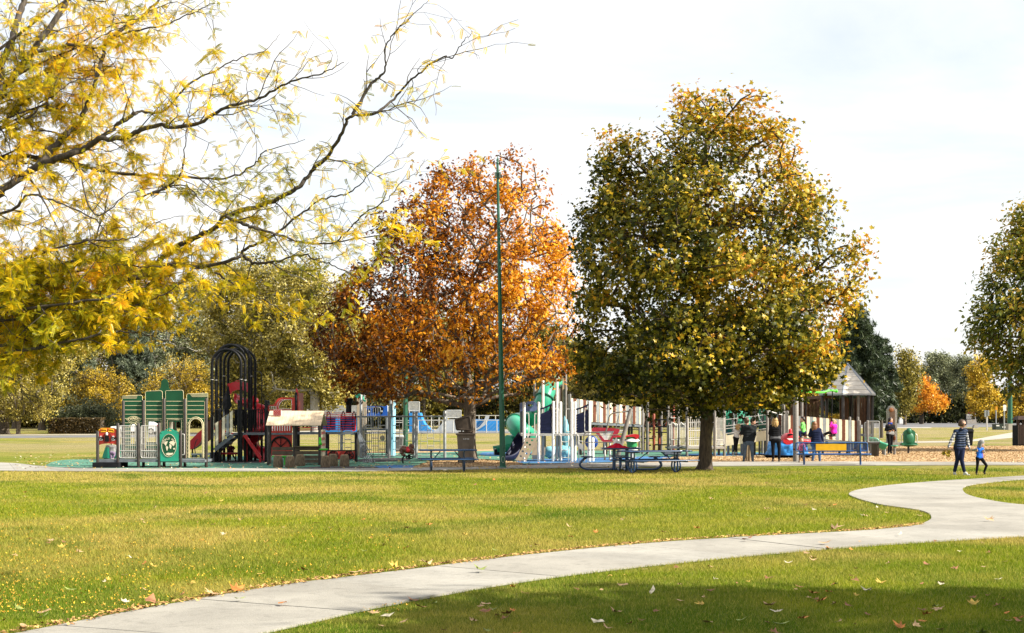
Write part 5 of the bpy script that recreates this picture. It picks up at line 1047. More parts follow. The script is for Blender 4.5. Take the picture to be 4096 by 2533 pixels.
# ================================================================ PLAYGROUND, right half
K_GLD = mat('tube_green', (.020,.26,.15), .36, var=.12, scale=1.5, coat=.25); K_GRD = mat('tube_flange', (.008,.10,.055), .45); K_PUR = mat('plastic_slate_blue', (.11,.15,.30), .4, var=.1); K_ICE = mat('ice_blue', (.16,.38,.44), .55, var=.35, scale=5, bump=.7, bscale=9)
K_MAR = mat('pole_rust', (.24,.045,.018), .4, var=.15); K_TPO = mat('post_taupe', (.17,.155,.14), .5, var=.15); K_STN = mat('castle_beige', (.56,.43,.28), .8, var=.15, scale=3); K_BST = mat('castle_stone', (.40,.34,.27), .85, var=.3, scale=6, bump=.5)
K_WOD = barkmat('fence_wood', (.055,.026,.013), (.14,.07,.033), (18,18,2)); K_ROOF = mat('roof_grey', (.62,.57,.50), .6, var=.12, scale=4); K_HIP = mat('roof_hip', (.26,.29,.33), .4, metal=.3); K_MARI = mat('panel_crimson', (.34,.022,.040), .4, var=.1); K_LGR = mat('rail_offwhite', (.60,.58,.53), .4, var=.1)
# ---- white post play set
D = 53.6
S = empty('white_play_structure', (X(2210,D), D, 0), 'white post play structure with navy rope panels and tan climbing wall', 'play structure')
posts(S, C4, [(593,630,D-.2),(770,625,D),(945,618,D),(1035,625,D+1.2),(1170,618,D),(1208,625,D+1.2),(1385,620,D),(820,360,D+1.2),(990,350,D+1.2),(560,640,D+.9),(1425,1060,D+.2),(1375,1075,D+.6)], .055, K_WHT)
part(S, 'deck', K_SIL, lambda b: b.box((C4.x(555,D), D-.05, C4.z(1040,D)), (C4.x(1400,D), D+1.25, C4.z(1012,D))))
def navyp(b, x0, x1, l, r_, bot):
    def curve(o): return [(x0+(x1-x0)*t, l+o+(r_-l)*(t**1.5)) for t in [i/8 for i in range(9)]]
    b.plate([P2(C4, curve(0)+[(x1, r_+22)]+curve(22)[::-1], D)], D-.03, D+.03)
    n = 7
    b.plate([P2(C4, [(x0+4,l+80),(x1-3,r_+70),(x1-3,bot),(x0+4,bot)], D)], D-.01, D+.015)
    for i in range(n):
        a, c = i/n, (i+1)/n-.02; o0 = 75; z = lambda t, x: (l+o0+(r_-l)*(x**1.5))*(1-t)+bot*t
        f = lambda t: [(x0+(x1-x0)*x, z(t, x)) for x in [j/6 for j in range(7)]]
        b.plate([P2(C4, f(a)+f(c)[::-1], D)], D-.022-.01*(i % 2), D+.022)
    for i in range(4): x = x0+(x1-x0)*(i+.6)/4.4; b.bar(C4(x, l+18+(r_-l)*((x-x0)/(x1-x0))**1.5, D), C4(x, l+80+(r_-l)*((x-x0)/(x1-x0))**1.5, D), .02, 6)
part(S, 'rope_panel', K_NAVY, lambda b: navyp(b, 768, 940, 706, 640, 1010)); part(S, 'rope_panel', K_NAVY, lambda b: navyp(b, 1222, 1380, 706, 645, 1002))
def handle(x0, x1, y0, y1, d, left=False):
    s_ = 1 if not left else -1
    part(S, 'handle', K_LGR, lambda b: b.tube(curve_pts([C4(x0,y0,d), C4(x0+(x1-x0)*.7,y0+2,d), C4(x1,y0+22,d), C4(x1,y1-22,d), C4(x0+(x1-x0)*.7,y1-2,d), C4(x0,y1,d)], 4), .017, 6))
for q in ((600,650,765,1035,D-.2),(765,722,768,1030,D-.02),(955,1015,715,990,D-.02),(1160,1102,715,990,D-.02),(1180,1238,715,990,D),(1380,1326,712,990,D-.02),(990,960,760,1000,D+.3)): handle(*q)
part(S, 'climbing_panel', K_TAN, lambda b: b.plate([P2(C4, [(488,1336),(515,1262),(560,1200),(590,1130),(612,1064),(756,1068),(735,1120),(700,1190),(660,1270),(622,1338)], D-.5)]+[P2(C4, cw(q,w,15,0,360,8,13)[:-1], D-.5) for q, w in ((690,1093),(630,1122),(664,1147),(606,1172),(640,1202),(578,1226),(620,1254),(552,1284),(592,1310))], D-.5, D-.46))
part(S, 'panel_hook', K_SIL, lambda b: (b.bar(C4(640,1062,D-.5), C4(640,1030,D), .02), b.bar(C4(740,1066,D-.5), C4(740,1030,D), .02), b.bar((C4.x(510,D-.5), D-.48, 0), C4(520,1330,D-.48), .02), b.bar((C4.x(615,D-.5), D-.48, 0), C4(615,1330,D-.48), .02)))
part(S, 'loop_ladder', K_LGR, lambda b: (b.tube([Vector((C4.x(1040,D-.3), D-.3, 0)), C4(1040,1060,D-.3)]+curve_pts([C4(1038,1040,D-.25), C4(1020,1028,D-.1), C4(1005,1028,D)], 3), .018, 6), b.tube([Vector((C4.x(1132,D-.3), D-.3, 0)), C4(1132,1060,D-.3)]+curve_pts([C4(1130,1040,D-.25), C4(1112,1028,D-.1), C4(1095,1028,D)], 3), .018, 6), [b.tube(curve_pts([C4(1040,q,D-.3), C4(1062,q+12,D-.3), C4(1110,q+12,D-.3), C4(1132,q,D-.3)], 3), .016, 6) for q in (1100,1200,1290)], b.tube([Vector((C4.x(1255,D-.3), D-.3, 0)), C4(1255,1050,D-.3), C4(1232,1024,D)], .018, 6), [b.bar(C4(1255,q,D-.3), C4(1318,q+8,D-.3), .016, 6) for q in (1100,1195,1290)]))
part(S, 'grey_chute', K_SIL, lambda b: b.hexa([C4(1230,1160,D+.2), C4(1320,1240,D+.2), C4(1320,1240,D+.9), C4(1230,1160,D+.9), C4(1230,1085,D+.2), C4(1320,1160,D+.2), C4(1320,1160,D+.9), C4(1230,1085,D+.9)]))
part(S, 'chute_foot', K_SIL, lambda b: (b.bar(C4(1318,1235,D+.5), Vector((C4.x(1318,D+.5), D+.5, 0)), .03), b.bar(C4(1240,1100,D+.5), C4(1240,1030,D+.5), .03)))
part(S, 'navy_slide', K_NAVY, lambda b: half_pipe(b, [C4(600,1000,D+.3), C4(545,1080,D), C4(480,1200,D-.3), C4(410,1270,D-.5), C4(320,1290,D-.6)], .27, a0=-95, a1=95))
part(S, 'slide_foot', K_SIL, lambda b: b.bar(Vector((C4.x(400,D-.5), D-.5, 0)), C4(400,1300,D-.5), .04))
part(S, 'slide_hood', K_PUR, lambda b: b.plate([P2(C4, [(548,760),(540,650),(556,636),(575,640),(600,640),(640,624),(700,620),(745,640),(756,720),(720,745),(650,742),(600,752)], D+.2)]+[P2(C4, cw(668,672,34,0,360,12,17)[:-1], D+.2)], D+.15, D+.3))
part(S, 'hood_side', K_NAVY, lambda b: b.hexa([C4(545,1005,D+.3), C4(580,1005,D-.15), C4(590,1005,D-.12), C4(555,1005,D+.33), C4(545,740,D+.3), C4(578,740,D-.15), C4(590,740,D-.12), C4(555,740,D+.33)]))
# ---- castle tower with green tube slide
D = 62.5
T_ = empty('castle_play_tower', (X(2190,D), D, 0), 'beige castle tower with a green tube slide behind the white posts', 'play structure')
part(T_, 'tower_wall', K_STN, lambda b: (b.plate([P2(C4, [(1012,1000),(1012,120),(1075,110),(1100,150),(1100,460),(1072,480),(1060,560),(1060,1000)], D+1.5)], D+1.5, D+1.65), b.plate([P2(C4, [(720,1000),(720,480),(760,480),(760,1000)], D+2.5)], D+2.4, D+2.5)))
part(T_, 'shutter', K_SLB, lambda b: [b.box((C4.x(1018+i*10.5,D+1.5), D+1.47, C4.z(622,D+1.5)), (C4.x(1026+i*10.5,D+1.5), D+1.5, C4.z(352,D+1.5))) for i in range(3)])
def archstones(b):
    for i in range(9):
        a0, a1 = R(180-i*12), R(180-(i+1)*12+1.5)
        b.plate([P2(C4, [(1110+52*math.cos(a0)*.9, 545-92*math.sin(a0)), (1110+52*math.cos(a1)*.9, 545-92*math.sin(a1)), (1110+30*math.cos(a1)*.9, 545-58*math.sin(a1)), (1110+30*math.cos(a0)*.9, 545-58*math.sin(a0))], D+1.5)], D+1.42, D+1.5)
    for i in range(6): b.box((C4.x(1062,D+1.5), D+1.42, C4.z(592+i*42,D+1.5)), (C4.x(1084,D+1.5), D+1.5, C4.z(552+i*42,D+1.5)))
part(T_, 'stone_arch', K_BST, archstones)
part(T_, 'tower_post', K_TPO, lambda b: [b.post(C4.x(q,D+1.4), D+1.4+w, -.03, C4.z(120,D+1.4), .06) for q, w in ((1014,0),(1096,0),(725,.9),(1096,1.6))])
part(T_, 'tower_roof', K_NAVY, lambda b: b.hexa([C4(830,165,D+.6), C4(1020,165,D+.6), C4(1060,150,D+2.2), C4(830,150,D+2.2), C4(880,-60,D+1.2), C4(940,-60,D+1.2), C4(940,-60,D+1.6), C4(880,-60,D+1.6)]))
part(T_, 'roof_post', K_WHT, lambda b: [b.bar(C4(q,165,D+1.0), C4(q,420,D+1.0), .04) for q in (840,1010)])
part(T_, 'roof_deck', K_DECK, lambda b: b.box((C4.x(835,D+1), D+.9, C4.z(440,D+1)), (C4.x(1060,D+1), D+2.4, C4.z(420,D+1))))
part(T_, 'deck_post', K_TPO, lambda b: [b.post(C4.x(q,D+1), D+2.2, -.03, C4.z(430,D+1), .06) for q in (850,1000)])
tp_ = curve_pts([C4(965,385,D+1.3), C4(915,430,D+.8), C4(862,530,D+.2), C4(815,650,D), C4(735,780,D+.2), C4(600,850,D+.6), C4(505,865,D+.2), C4(478,905,D-.7), C4(540,970,D-1.3), C4(620,1010,D-1.0), C4(640,1060,D+.2), C4(520,1110,D+.8), C4(400,1130,D+.5)], 7)
part(T_, 'tube_slide', K_GLD, lambda b: b.tube(tp_, .37, 20))
for i in (8,17,26,36,46,58,68): part(T_, 'tube_flange', K_GRD, lambda b: b.lathe(tp_[i], [(.375,-.03),(.43,-.03),(.43,.03),(.375,.03)], 20, axis=(tp_[i+1]-tp_[i-1]).normalized()))
part(T_, 'slide_exit', K_GLD, lambda b: half_pipe(b, [C4(420,1125,D+.5), C4(330,1150,D+.4), C4(240,1165,D+.3)], .36, a0=-90, a1=90))
part(T_, 'slide_leg', K_GRY, lambda b: [b.bar(Vector((C4.x(q,D+w), D+w, 0)), C4(q,c,D+w), .05) for q, c, w in ((500,900,.2),(815,660,.1),(330,1190,.4),(240,1190,.3))])
part(T_, 'exit_pad', K_RUBK, lambda b: b.box((C4.x(235,D), D+.1, 0), (C4.x(330,D), D+.7, C4.z(1205,D))))
# ---- ice rocks
rk = empty('ice_rock', (C4.x(1010,57), 57, 0), 'pale blue sculpted ice rock under the white play structure', 'rock')
def rock(b, cx, cy, rx, ry, D, seed):
    vs = []; n, m = 18, 12; c = C4(cx,cy,D); sx, sz = rx*C4.k/F*D, ry*C4.k/F*D
    for j in range(m+1):
        a = math.pi*j/m
        for k in range(n):
            t = 2*math.pi*k/n; p = Vector((math.sin(a)*math.cos(t), math.sin(a)*math.sin(t), -math.cos(a))); q = 1+.28*noise.fractal(p*1.9+Vector((seed,)*3), .8, 2, 3)
            vs.append((c.x+p.x*sx*q, c.y+p.y*sx*.7*q, max(0, c.z+p.z*sz*q)))
    b.add(vs, [(j*n+k, j*n+(k+1) % n, (j+1)*n+(k+1) % n, (j+1)*n+k) for j in range(m) for k in range(n)], True)
part(rk, 'base_rock', K_ICE, lambda b: (rock(b, 920, 1235, 90, 70, 57, 1), rock(b, 1070, 1235, 110, 80, 57, 2), rock(b, 1150, 1240, 60, 60, 57, 4)))
part(rk, 'ice_spire', K_ICE, lambda b: rock(b, 1095, 1010, 46, 200, 57.4, 3))
bd = empty('tan_board', (C4.x(765,56), 56, 0), 'tan play board standing under the white deck', 'board')
part(bd, 'panel', K_TAN, lambda b: b.plate([P2(C4, [(680,1272),(720,1130),(745,1118),(850,1180),(850,1272)], 56)], 56, 56.05))
part(bd, 'foot', K_DECK, lambda b: b.box((C4.x(690,56), 55.95, 0), (C4.x(840,56), 56.1, C4.z(1270,56))))
# ---- slatted ramps
def ramp(name, label, px0, px1, yt0, yt1, yb0, yb1, D0, D1, wpx, mats, deckh, ends=True, back=1.5, supports=(.15,.5,.85)):
    Dm = (D0+D1)/2; root = empty(name, (X((px0+px1)/2,Dm), Dm, 0), label, 'ramp'); n = int((px1-px0)/wpx)
    at_ = lambda t, y0, y1, dd=0: W(px0+(px1-px0)*t, y0+(y1-y0)*t, D0+(D1-D0)*t)+Vector((0,dd,0))
    for s_ in (0, 1):
        for i in range(n):
            t0, t1 = (i+.05)/n, (i+.90)/n; m = mats[(i+s_) % len(mats)]
            part(root, 'slat', m, lambda b: b.hexa([at_(t0,yb0,yb1,s_*back), at_(t1,yb0,yb1,s_*back), at_(t1,yb0,yb1,s_*back+.03), at_(t0,yb0,yb1,s_*back+.03), at_(t0,yt0,yt1,s_*back), at_(t1,yt0,yt1,s_*back), at_(t1,yt0,yt1,s_*back+.03), at_(t0,yt0,yt1,s_*back+.03)]))
        part(root, 'handrail', K_SIL, lambda b: [b.bar(at_(0,yt0+o*(yb0-yt0),yt1+o*(yb1-yt1),s_*back+.05), at_(1,yt0+o*(yb0-yt0),yt1+o*(yb1-yt1),s_*back+.05), .02, 6) for o in (.03,.3,.6,.93)])
    part(root, 'deck', K_DECK, lambda b: b.hexa([at_(0,yb0+deckh,yb1+deckh,-.05), at_(1,yb0+deckh,yb1+deckh,-.05), at_(1,yb0+deckh,yb1+deckh,back+.05), at_(0,yb0+deckh,yb1+deckh,back+.05), at_(0,yb0+2,yb1+2,-.05), at_(1,yb0+2,yb1+2,-.05), at_(1,yb0+2,yb1+2,back+.05), at_(0,yb0+2,yb1+2,back+.05)]))
    for t in supports:
        for s_ in (0, 1): p = at_(t, yb0+deckh, yb1+deckh, s_*back); part(root, 'support_post', K_POST, lambda b: b.bar((p.x, p.y, -.03), (p.x, p.y, p.z+.05), .055, 8))
    if ends:
        for t in (0, 1):
            for s_ in (0, 1): p = at_(t, yt0, yt1, s_*back); part(root, 'end_post', K_TPO, lambda b: b.post(p.x, p.y, -.03, p.z+.18, .055))
    return root
ramp('slatted_ramp', 'raised ramp with cream, brown and grey slats left of the maple trunk', 2280, 2570, 1592, 1630, 1684, 1698, 62.5, 64.5, 13.0, [K_SLC, K_SLB, K_SLG], 11)
ramp('slatted_ramp', 'long ramp with cream, brown and grey slats behind the swinging children', 3150, 3432, 1660, 1684, 1745, 1767, 62.0, 62.5, 12.5, [K_SLC, K_SLB, K_SLC, K_SLG], 9)
ramp('slatted_ramp', 'short brown slatted ramp side behind the woman in black', 3068, 3142, 1646, 1662, 1733, 1738, 64.0, 63.0, 12.5, [K_SLB, K_TPO, K_SLG], 9, back=1.2)
# ---- rust pole climber
D = 68.0
U = empty('pole_climber', (X(2620,D), D, 0), 'rust red pole climber with black foot pads left of the white railings', 'climber')
for q, t_ in ((150,420),(262,450),(402,560),(676,270)): part(U, 'pole', K_MAR, lambda b: b.post(CB.x(q,D), D+(1.0 if q > 300 else 0), -.03, CB.z(t_,D), .065))
for q, t_ in ((112,430),(185,440),(455,400),(640,430)): part(U, 'pole', K_TPO, lambda b: b.post(CB.x(q,D), D+1.3, -.03, CB.z(t_,D), .065))
for a, c, r_ in ((130,210,565),(280,505,560),(740,830,558),(0,250,680),(300,505,690),(130,215,805),(295,505,800),(90,250,915),(285,512,1035),(140,210,1045)):
    part(U, 'foot_pad', K_RUBK, lambda b: b.hexa([CB(a,r_+14,D-.15), CB(c,r_+14,D-.15), CB(c,r_+14,D+1.0), CB(a,r_+14,D+1.0), CB(a,r_-10,D-.15), CB(c,r_-10,D-.15), CB(c,r_-10,D+1.0), CB(a,r_-10,D+1.0)]))
part(U, 'rope_loop', K_MAR, lambda b: [b.tube(curve_pts([CB(x0,y0,D), CB(x0+w,(y0+y1)/2,D), CB(x0,y1,D)], 5), .018, 5) for x0, y0, y1, w in ((118,480,840,-34),(165,480,840,34),(225,640,900,50),(300,620,900,-60),(480,430,680,30))])
part(U, 'leaf_step', K_RUBK, lambda b: [b.tube(curve_pts([CB(q,r_,D), CB(q-60,r_-40,D-.1), CB(q-110,r_+10,D-.15), CB(q-60,r_+70,D-.1), CB(q,r_+60,D)], 4), .02, 5) for q, r_ in ((100,930),(95,815))])
# ---- grey railing platform
D = 60.6
V_ = empty('railing_platform', (X(2760,D), D, 0), 'low grey platform with off white bar railings around the maple trunk', 'play structure')
posts(V_, CB, [(530,300,D+2.5),(725,280,D+2.5),(887,330,D),(1412,330,D),(1590,150,D+.4),(1490,200,D+2.2),(1820,80,D+2.0)], .058, K_TPO)
part(V_, 'rail_panel', K_LGR, lambda b: railbars(b, CB, 915, 1385, 520, 1060, D, 12, .013, .020, hz=(945,770)))
part(V_, 'rail_panel', K_LGR, lambda b: (railbars(b, CB, 1440, 1585, 515, 1040, D+.2, 7, .013, .020, hz=(942,)), [b.bar(CB(1450+i*22,1040,D+.1), CB(1480+i*18,945,D+.2), .010, 5) for i in range(6)]))
part(V_, 'wave_gate', K_LGR, lambda b: (railbars(b, CB, 560, 705, 640, 1060, D+2.4, 5, .014, .022), b.tube(curve_pts([CB(548,660,D+2.38), CB(575,660,D+2.38), CB(612,615,D+2.38), CB(650,640,D+2.38), CB(670,670,D+2.38), CB(705,660,D+2.38)], 4), .022, 6), b.bar(CB(555,530,D+2.4), CB(710,530,D+2.4), .02, 6), b.bar(CB(590,940,D+2.3), CB(715,940,D+2.3), .02, 6)))
part(V_, 'wave_gate', K_LGR, lambda b: (railbars(b, CB, 750, 850, 640, 1060, D+2.4, 4, .014, .022), b.tube(curve_pts([CB(742,670,D+2.38), CB(775,615,D+2.38), CB(810,650,D+2.38), CB(845,665,D+2.38), CB(850,620,D+2.38)], 4), .022, 6)))
part(V_, 'deck', K_SIL, lambda b: b.box((CB.x(905,D), D-.04, CB.z(1112,D)), (CB.x(1592,D), D+2.2, CB.z(1072,D))))
part(V_, 'rear_deck', K_DECK, lambda b: b.box((CB.x(520,D+2.4), D+2.2, CB.z(1110,D+2.4)), (CB.x(905,D+2.4), D+3.4, CB.z(1075,D+2.4))))
part(V_, 'transfer_step', K_DECK, lambda b: (b.box((CB.x(455,D-.6), D-1.0, CB.z(1212,D-.6)), (CB.x(760,D-.6), D+.1, CB.z(1148,D-.6))), b.box((CB.x(480,D-.6), D-.8, 0), (CB.x(520,D-.6), D-.1, CB.z(1212,D-.6))), b.box((CB.x(700,D-.6), D-.8, 0), (CB.x(745,D-.6), D-.1, CB.z(1212,D-.6)))))
part(V_, 'back_rail', K_SIL, lambda b: [b.bar(CB(920,r_,D+2.1), CB(1590,r_-40,D+2.1), .018, 6) for r_ in (620,770,910)]+[b.bar(CB(q,600,D+2.1), CB(q,1075,D+2.1), .015, 6) for q in range(960,1590,90)])
# ---- rope bridge with cream side panel and green tunnel
D = 62.0
G_ = empty('rope_bridge', (X(2985,D), D, 0), 'sloping bridge with cream side board and rope rails behind the men', 'bridge')
part(G_, 'side_board', K_SLC, lambda b: b.plate([P2(C6, [(330,1125),(330,985),(890,914),(890,1048)], D)], D-.03, D+.03))
part(G_, 'bridge_floor', K_DECK, lambda b: b.hexa([C6(330,1122,D+.03), C6(890,1046,D+.03), C6(890,1046,D+1.4), C6(330,1122,D+1.4), C6(330,1100,D+.03), C6(890,1024,D+.03), C6(890,1024,D+1.4), C6(330,1100,D+1.4)]))
for r_, o in ((772,0),(858,0),(895,0),(960,.02),(772,1.4),(860,1.4)): part(G_, 'bridge_rail', K_SIL, lambda b: b.bar(C6(330,r_,D+o), C6(890,r_-68,D+o), .02, 6))
part(G_, 'net_rope', K_RUBK, lambda b: [b.bar(C6(340+i*62,960-i*8,D+.05), C6(300+i*62+(40 if i % 2 else 90),560-i*4,D+.5), .012, 5) for i in range(9)]+[b.bar(C6(360+i*62,960-i*8,D+.05), C6(420+i*62,560-i*4,D+.5), .012, 5) for i in range(8)])
for q, t_, m_, r_ in ((195,560,K_TPO,.06),(328,470,K_TPO,.06),(490,430,K_GRY,.065),(905,600,K_TPO,.065),(1125,560,K_TPO,.058),(780,520,K_POST,.055),(1370,480,K_TPO,.06),(735,1080,K_POST,.07)): part(G_, 'post', m_, lambda b: b.post(C6.x(q,D-.3), D-.3+(.9 if q in (490,780,735) else 0), -.03, C6.z(t_,D-.3), r_))
part(G_, 'tunnel', K_GLD, lambda b: b.tube(curve_pts([C6(330,740,D+2.2), C6(430,790,D+2.1), C6(520,840,D+2.1), C6(600,900,D+2.3)], 5), .62, 20))
for q, w in ((400,776),(530,846)): part(G_, 'tunnel_flange', K_GRD, lambda b: b.lathe(C6(q,w,D+2.1), [(.62,-.03),(.70,-.03),(.70,.03),(.62,.03)], 20, axis=(.9,0,-.45)))
part(G_, 'tunnel_window', K_WHT, lambda b: [b.ball(C6(q,w,D+1.52), .06, .03, .06) for q, w in ((395,830),(470,800),(440,890))])
part(G_, 'tunnel_leg', K_GRY, lambda b: [b.bar(Vector((C6.x(q,D+2.1), D+2.1, 0)), C6(q,880,D+2.1), .06) for q in (380,560)])
part(G_, 'green_panel', K_GRD, lambda b: b.plate([P2(C6, [(790,900),(790,640),(830,615),(960,630),(985,660),(890,690),(890,900)], D+1.7)]+[P2(C6, cw(845,760,22,0,360,8,45)[:-1], D+1.7)], D+1.7, D+1.76))
part(G_, 'panel_post', K_TPO, lambda b: [b.bar((C6.x(q,D+1.8), D+1.8, 0), C6(q,640,D+1.8), .05) for q in (800,880)])
part(G_, 'bent_rail', K_SIL, lambda b: (b.tube(curve_pts([C6(780,690,D+1), C6(800,760,D+.8), C6(850,830,D+.6), C6(890,835,D+.5)], 4), .022, 6), b.bar(C6(920,650,D+.5), C6(1110,712,D+.8), .02, 6)))
part(G_, 'dragon_head', K_GLD, lambda b: b.ball(W(2590,1480,D+2), .22, .2, .16))
part(G_, 'head_pole', K_TPO, lambda b: b.bar(Vector((X(2590,D+2), D+2, 0)), W(2590,1482,D+2), .06))
# ---- gazebo with slatted wooden walls
D = 71.0
Z_ = empty('play_gazebo', (X(3391,D), D, 0), 'wooden play tower with a grey pyramid roof in front of the pines', 'gazebo')
ap = W(3389,1456,D); zc = Z(1579,D); rad = 118/F*D; hexp = [Vector((ap.x+rad*math.cos(R(60*i+8)), D+rad*math.sin(R(60*i+8)), zc)) for i in range(6)]
for i in range(6):
    a, c = hexp[i], hexp[(i+1) % 6]
    for j in range(7):
        f0, f1 = j/7, (j+1)/7-.012; q = [a.lerp(ap,f0), c.lerp(ap,f0), c.lerp(ap,f1), a.lerp(ap,f1)]; nrm = (c-a).cross(ap-a).normalized()*.03
        part(Z_, 'roof_board', K_ROOF, lambda b: b.hexa([p-nrm*.3 for p in q]+[p+nrm*(1 if j % 2 else .9) for p in q]))
    part(Z_, 'hip_cap', K_HIP, lambda b: b.bar(a+Vector((0,0,.02)), ap+Vector((0,0,.03)), .045, 6))
    part(Z_, 'fascia', K_HIP, lambda b: b.flat(a, c, .09, .03))
for i in range(6):
    p = hexp[i]; x, y = ap.x+(p.x-ap.x)*.88, D+(p.y-D)*.88; part(Z_, 'post', K_POST, lambda b: b.post(x, y, -.03, zc+.1, .075))
part(Z_, 'mid_post', K_TPO, lambda b: [b.bar((X(q,D), D-rad*.6, 0), (X(q,D), D-rad*.6, zc), .06) for q in (3416,)])
part(Z_, 'floor', K_DECK, lambda b: b.add([(ap.x+(p.x-ap.x)*.9, D+(p.y-D)*.9, z) for z in (.75,.85) for p in hexp], [tuple(range(5,-1,-1)), tuple(range(6,12))]+[(i, (i+1) % 6, 6+(i+1) % 6, 6+i) for i in range(6)]))
for x0, x1, y0, y1, dd in ((3150,3275,1596,1690,5.0),(3368,3394,1590,1700,1.0),(3425,3462,1590,1700,1.5),(3472,3492,1590,1700,1.5)):
    n = max(3, int((x1-x0)/7.2))
    for i in range(n):
        a, c = x0+(x1-x0)*(i+.08)/n, x0+(x1-x0)*(i+.90)/n; part(Z_, 'wall_board', K_WOD, lambda b: b.box((X(a,D+dd), D+dd+(.03 if i % 2 else 0), Z(y1,D+dd)), (X(c,D+dd), D+dd+.05, Z(y0+random.uniform(-2,2),D+dd))))
    part(Z_, 'wall_rail', K_WOD, lambda b: [b.box((X(x0-3,D+dd), D+dd+.081, Z(q,D+dd)-.06), (X(x1+3,D+dd), D+dd+.15, Z(q,D+dd)+.06)) for q in (y0+12, (y0+y1)/2, y1-12)])
    part(Z_, 'wall_post', K_WOD, lambda b: [b.box((X(q,D+dd)-.07, D+dd+.15, -.03), (X(q,D+dd)+.07, D+dd+.29, Z(y0+4,D+dd))) for q in (x0, x1)])
part(Z_, 'lattice_beam', K_WOD, lambda b: [b.flat(W(x0,y0,D+4.6), W(x1,y1,D+4.6), .12, .08) for x0, y0, x1, y1 in ((3180,1595,3300,1600),(3200,1640,3260,1600),(3260,1600,3310,1640),(3140,1600,3190,1590))])
part(Z_, 'tie_beam', K_WOD, lambda b: b.box((X(3270,D+2), D+.5, zc-.18), (X(3300,D+2), D+5.2, zc-.02)))
hr = empty('handrail_stairs', (X(3490,60), 60, 0), 'grey handrails and teal slide end at the right end of the slatted ramp', 'railing')
part(hr, 'rail_panel', K_GRY, lambda b: railbars(b, C7, 175, 205, 725, 960, 60.2, 2, .012, .02))
part(hr, 'rail_panel', K_GRY, lambda b: (railbars(b, C7, 218, 355, 712, 965, 60, 8, .013, .022)))
part(hr, 'rail_post', K_TPO, lambda b: [b.post(C7.x(q,60), 60+w, -.03, C7.z(700,60), .055) for q, w in ((122,.1),(212,0))])
part(hr, 'landing', K_POST, lambda b: (b.box((C7.x(120,60), 59.9, C7.z(985,60)), (C7.x(360,60), 61.2, C7.z(966,60))), b.box((C7.x(330,60), 60, 0), (C7.x(350,60), 61, C7.z(985,60)))))
part(hr, 'slide_end', K_GLD, lambda b: half_pipe(b, [C7(200,900,61.5), C7(300,910,61.5), C7(350,950,61.5), C7(440,985,61.5)], .3, a0=-90, a1=90))
part(hr, 'slide_prop', K_GRY, lambda b: (b.bar(Vector((C7.x(420,61.5), 61.5, 0)), C7(420,985,61.5), .05), b.bar(Vector((C7.x(250,61.5), 61.5, 0)), C7(250,910,61.5), .05)))
for i, (q, w, sz, lb) in enumerate(((260,1012,50,'green stepping pod nearest the handrails'),(400,1022,46,'green stepping pod in the middle of the three'),(538,1016,44,'green stepping pod beside the stone pillar'))):
    Dp = 63.5-i*.3; t = empty('stepping_pod', (C7.x(q,Dp), Dp, 0), lb, 'stepping pod', 'green stepping pods'); r_ = sz*C7.k/F*Dp; h_ = max(.1, C7.z(w,Dp)+.05)
    part(t, 'pad', K_GLD, lambda b: b.lathe((C7.x(q,Dp), Dp, h_-.06), [(r_*.5,0),(r_*.9,.01),(r_,.04),(r_*.92,.06),(r_*.5,.055)], 16)); part(t, 'stem', K_TPO, lambda b: b.bar((C7.x(q,Dp), Dp, -.02), (C7.x(q,Dp), Dp, h_-.05), .06))
# ---- track ride with the hanging ropes
D = 52.9
k_ = empty('track_ride', (X(3183,D), D, 0), 'thick taupe post carrying a lime green rope ride arm', 'rope ride')
zt = Z(1566,D+1.2)
part(k_, 'post', mat('post_speckled', (.20,.185,.17), .5, var=.2, scale=30), lambda b: b.tube([(X(3183,D),D,-.03),(X(3183,D),D,zt+.12),(X(3183,D),D,zt+.16)], [.105,.105,.06], 16))
part(k_, 'arm', K_LIM, lambda b: b.tube(curve_pts([Vector((X(3183,D), D, zt)), W(3230,1568,D+.6), W(3290,1570,D+1.2), W(3318,1562,D+1.4), W(3345,1565,D+1.6)], 5), .040, 10))
part(k_, 'arm_cap', K_LIM, lambda b: b.ball(W(3345,1565,D+1.6), .07))
part(k_, 'collar', K_SLB, lambda b: b.lathe((X(3183,D), D, Z(1801,D)), [(.106,0),(.112,.01),(.112,.05),(.106,.06)], 16))
part(k_, 'rope', K_RUBK, lambda b: (b.bar(W(3330,1563,D+1.5), W(3326,1690,D+1.5), .022, 6), b.bar(W(3226,1566,D+.6), W(3221,1700,D+.6), .022, 6)))
part(k_, 'rope_seat', K_RUBK, lambda b: (b.bar(W(3326,1690,D+1.5), W(3327,1742,D+1.5), .02, 6), b.lathe(W(3328,1744,D+1.5), [(.05,-.03),(.15,-.02),(.16,.02),(.05,.03)], 14), b.bar(W(3221,1700,D+.6), W(3219,1738,D+.6), .02, 6), b.lathe(W(3219,1741,D+.6), [(.05,-.03),(.15,-.02),(.16,.02),(.05,.03)], 14)))
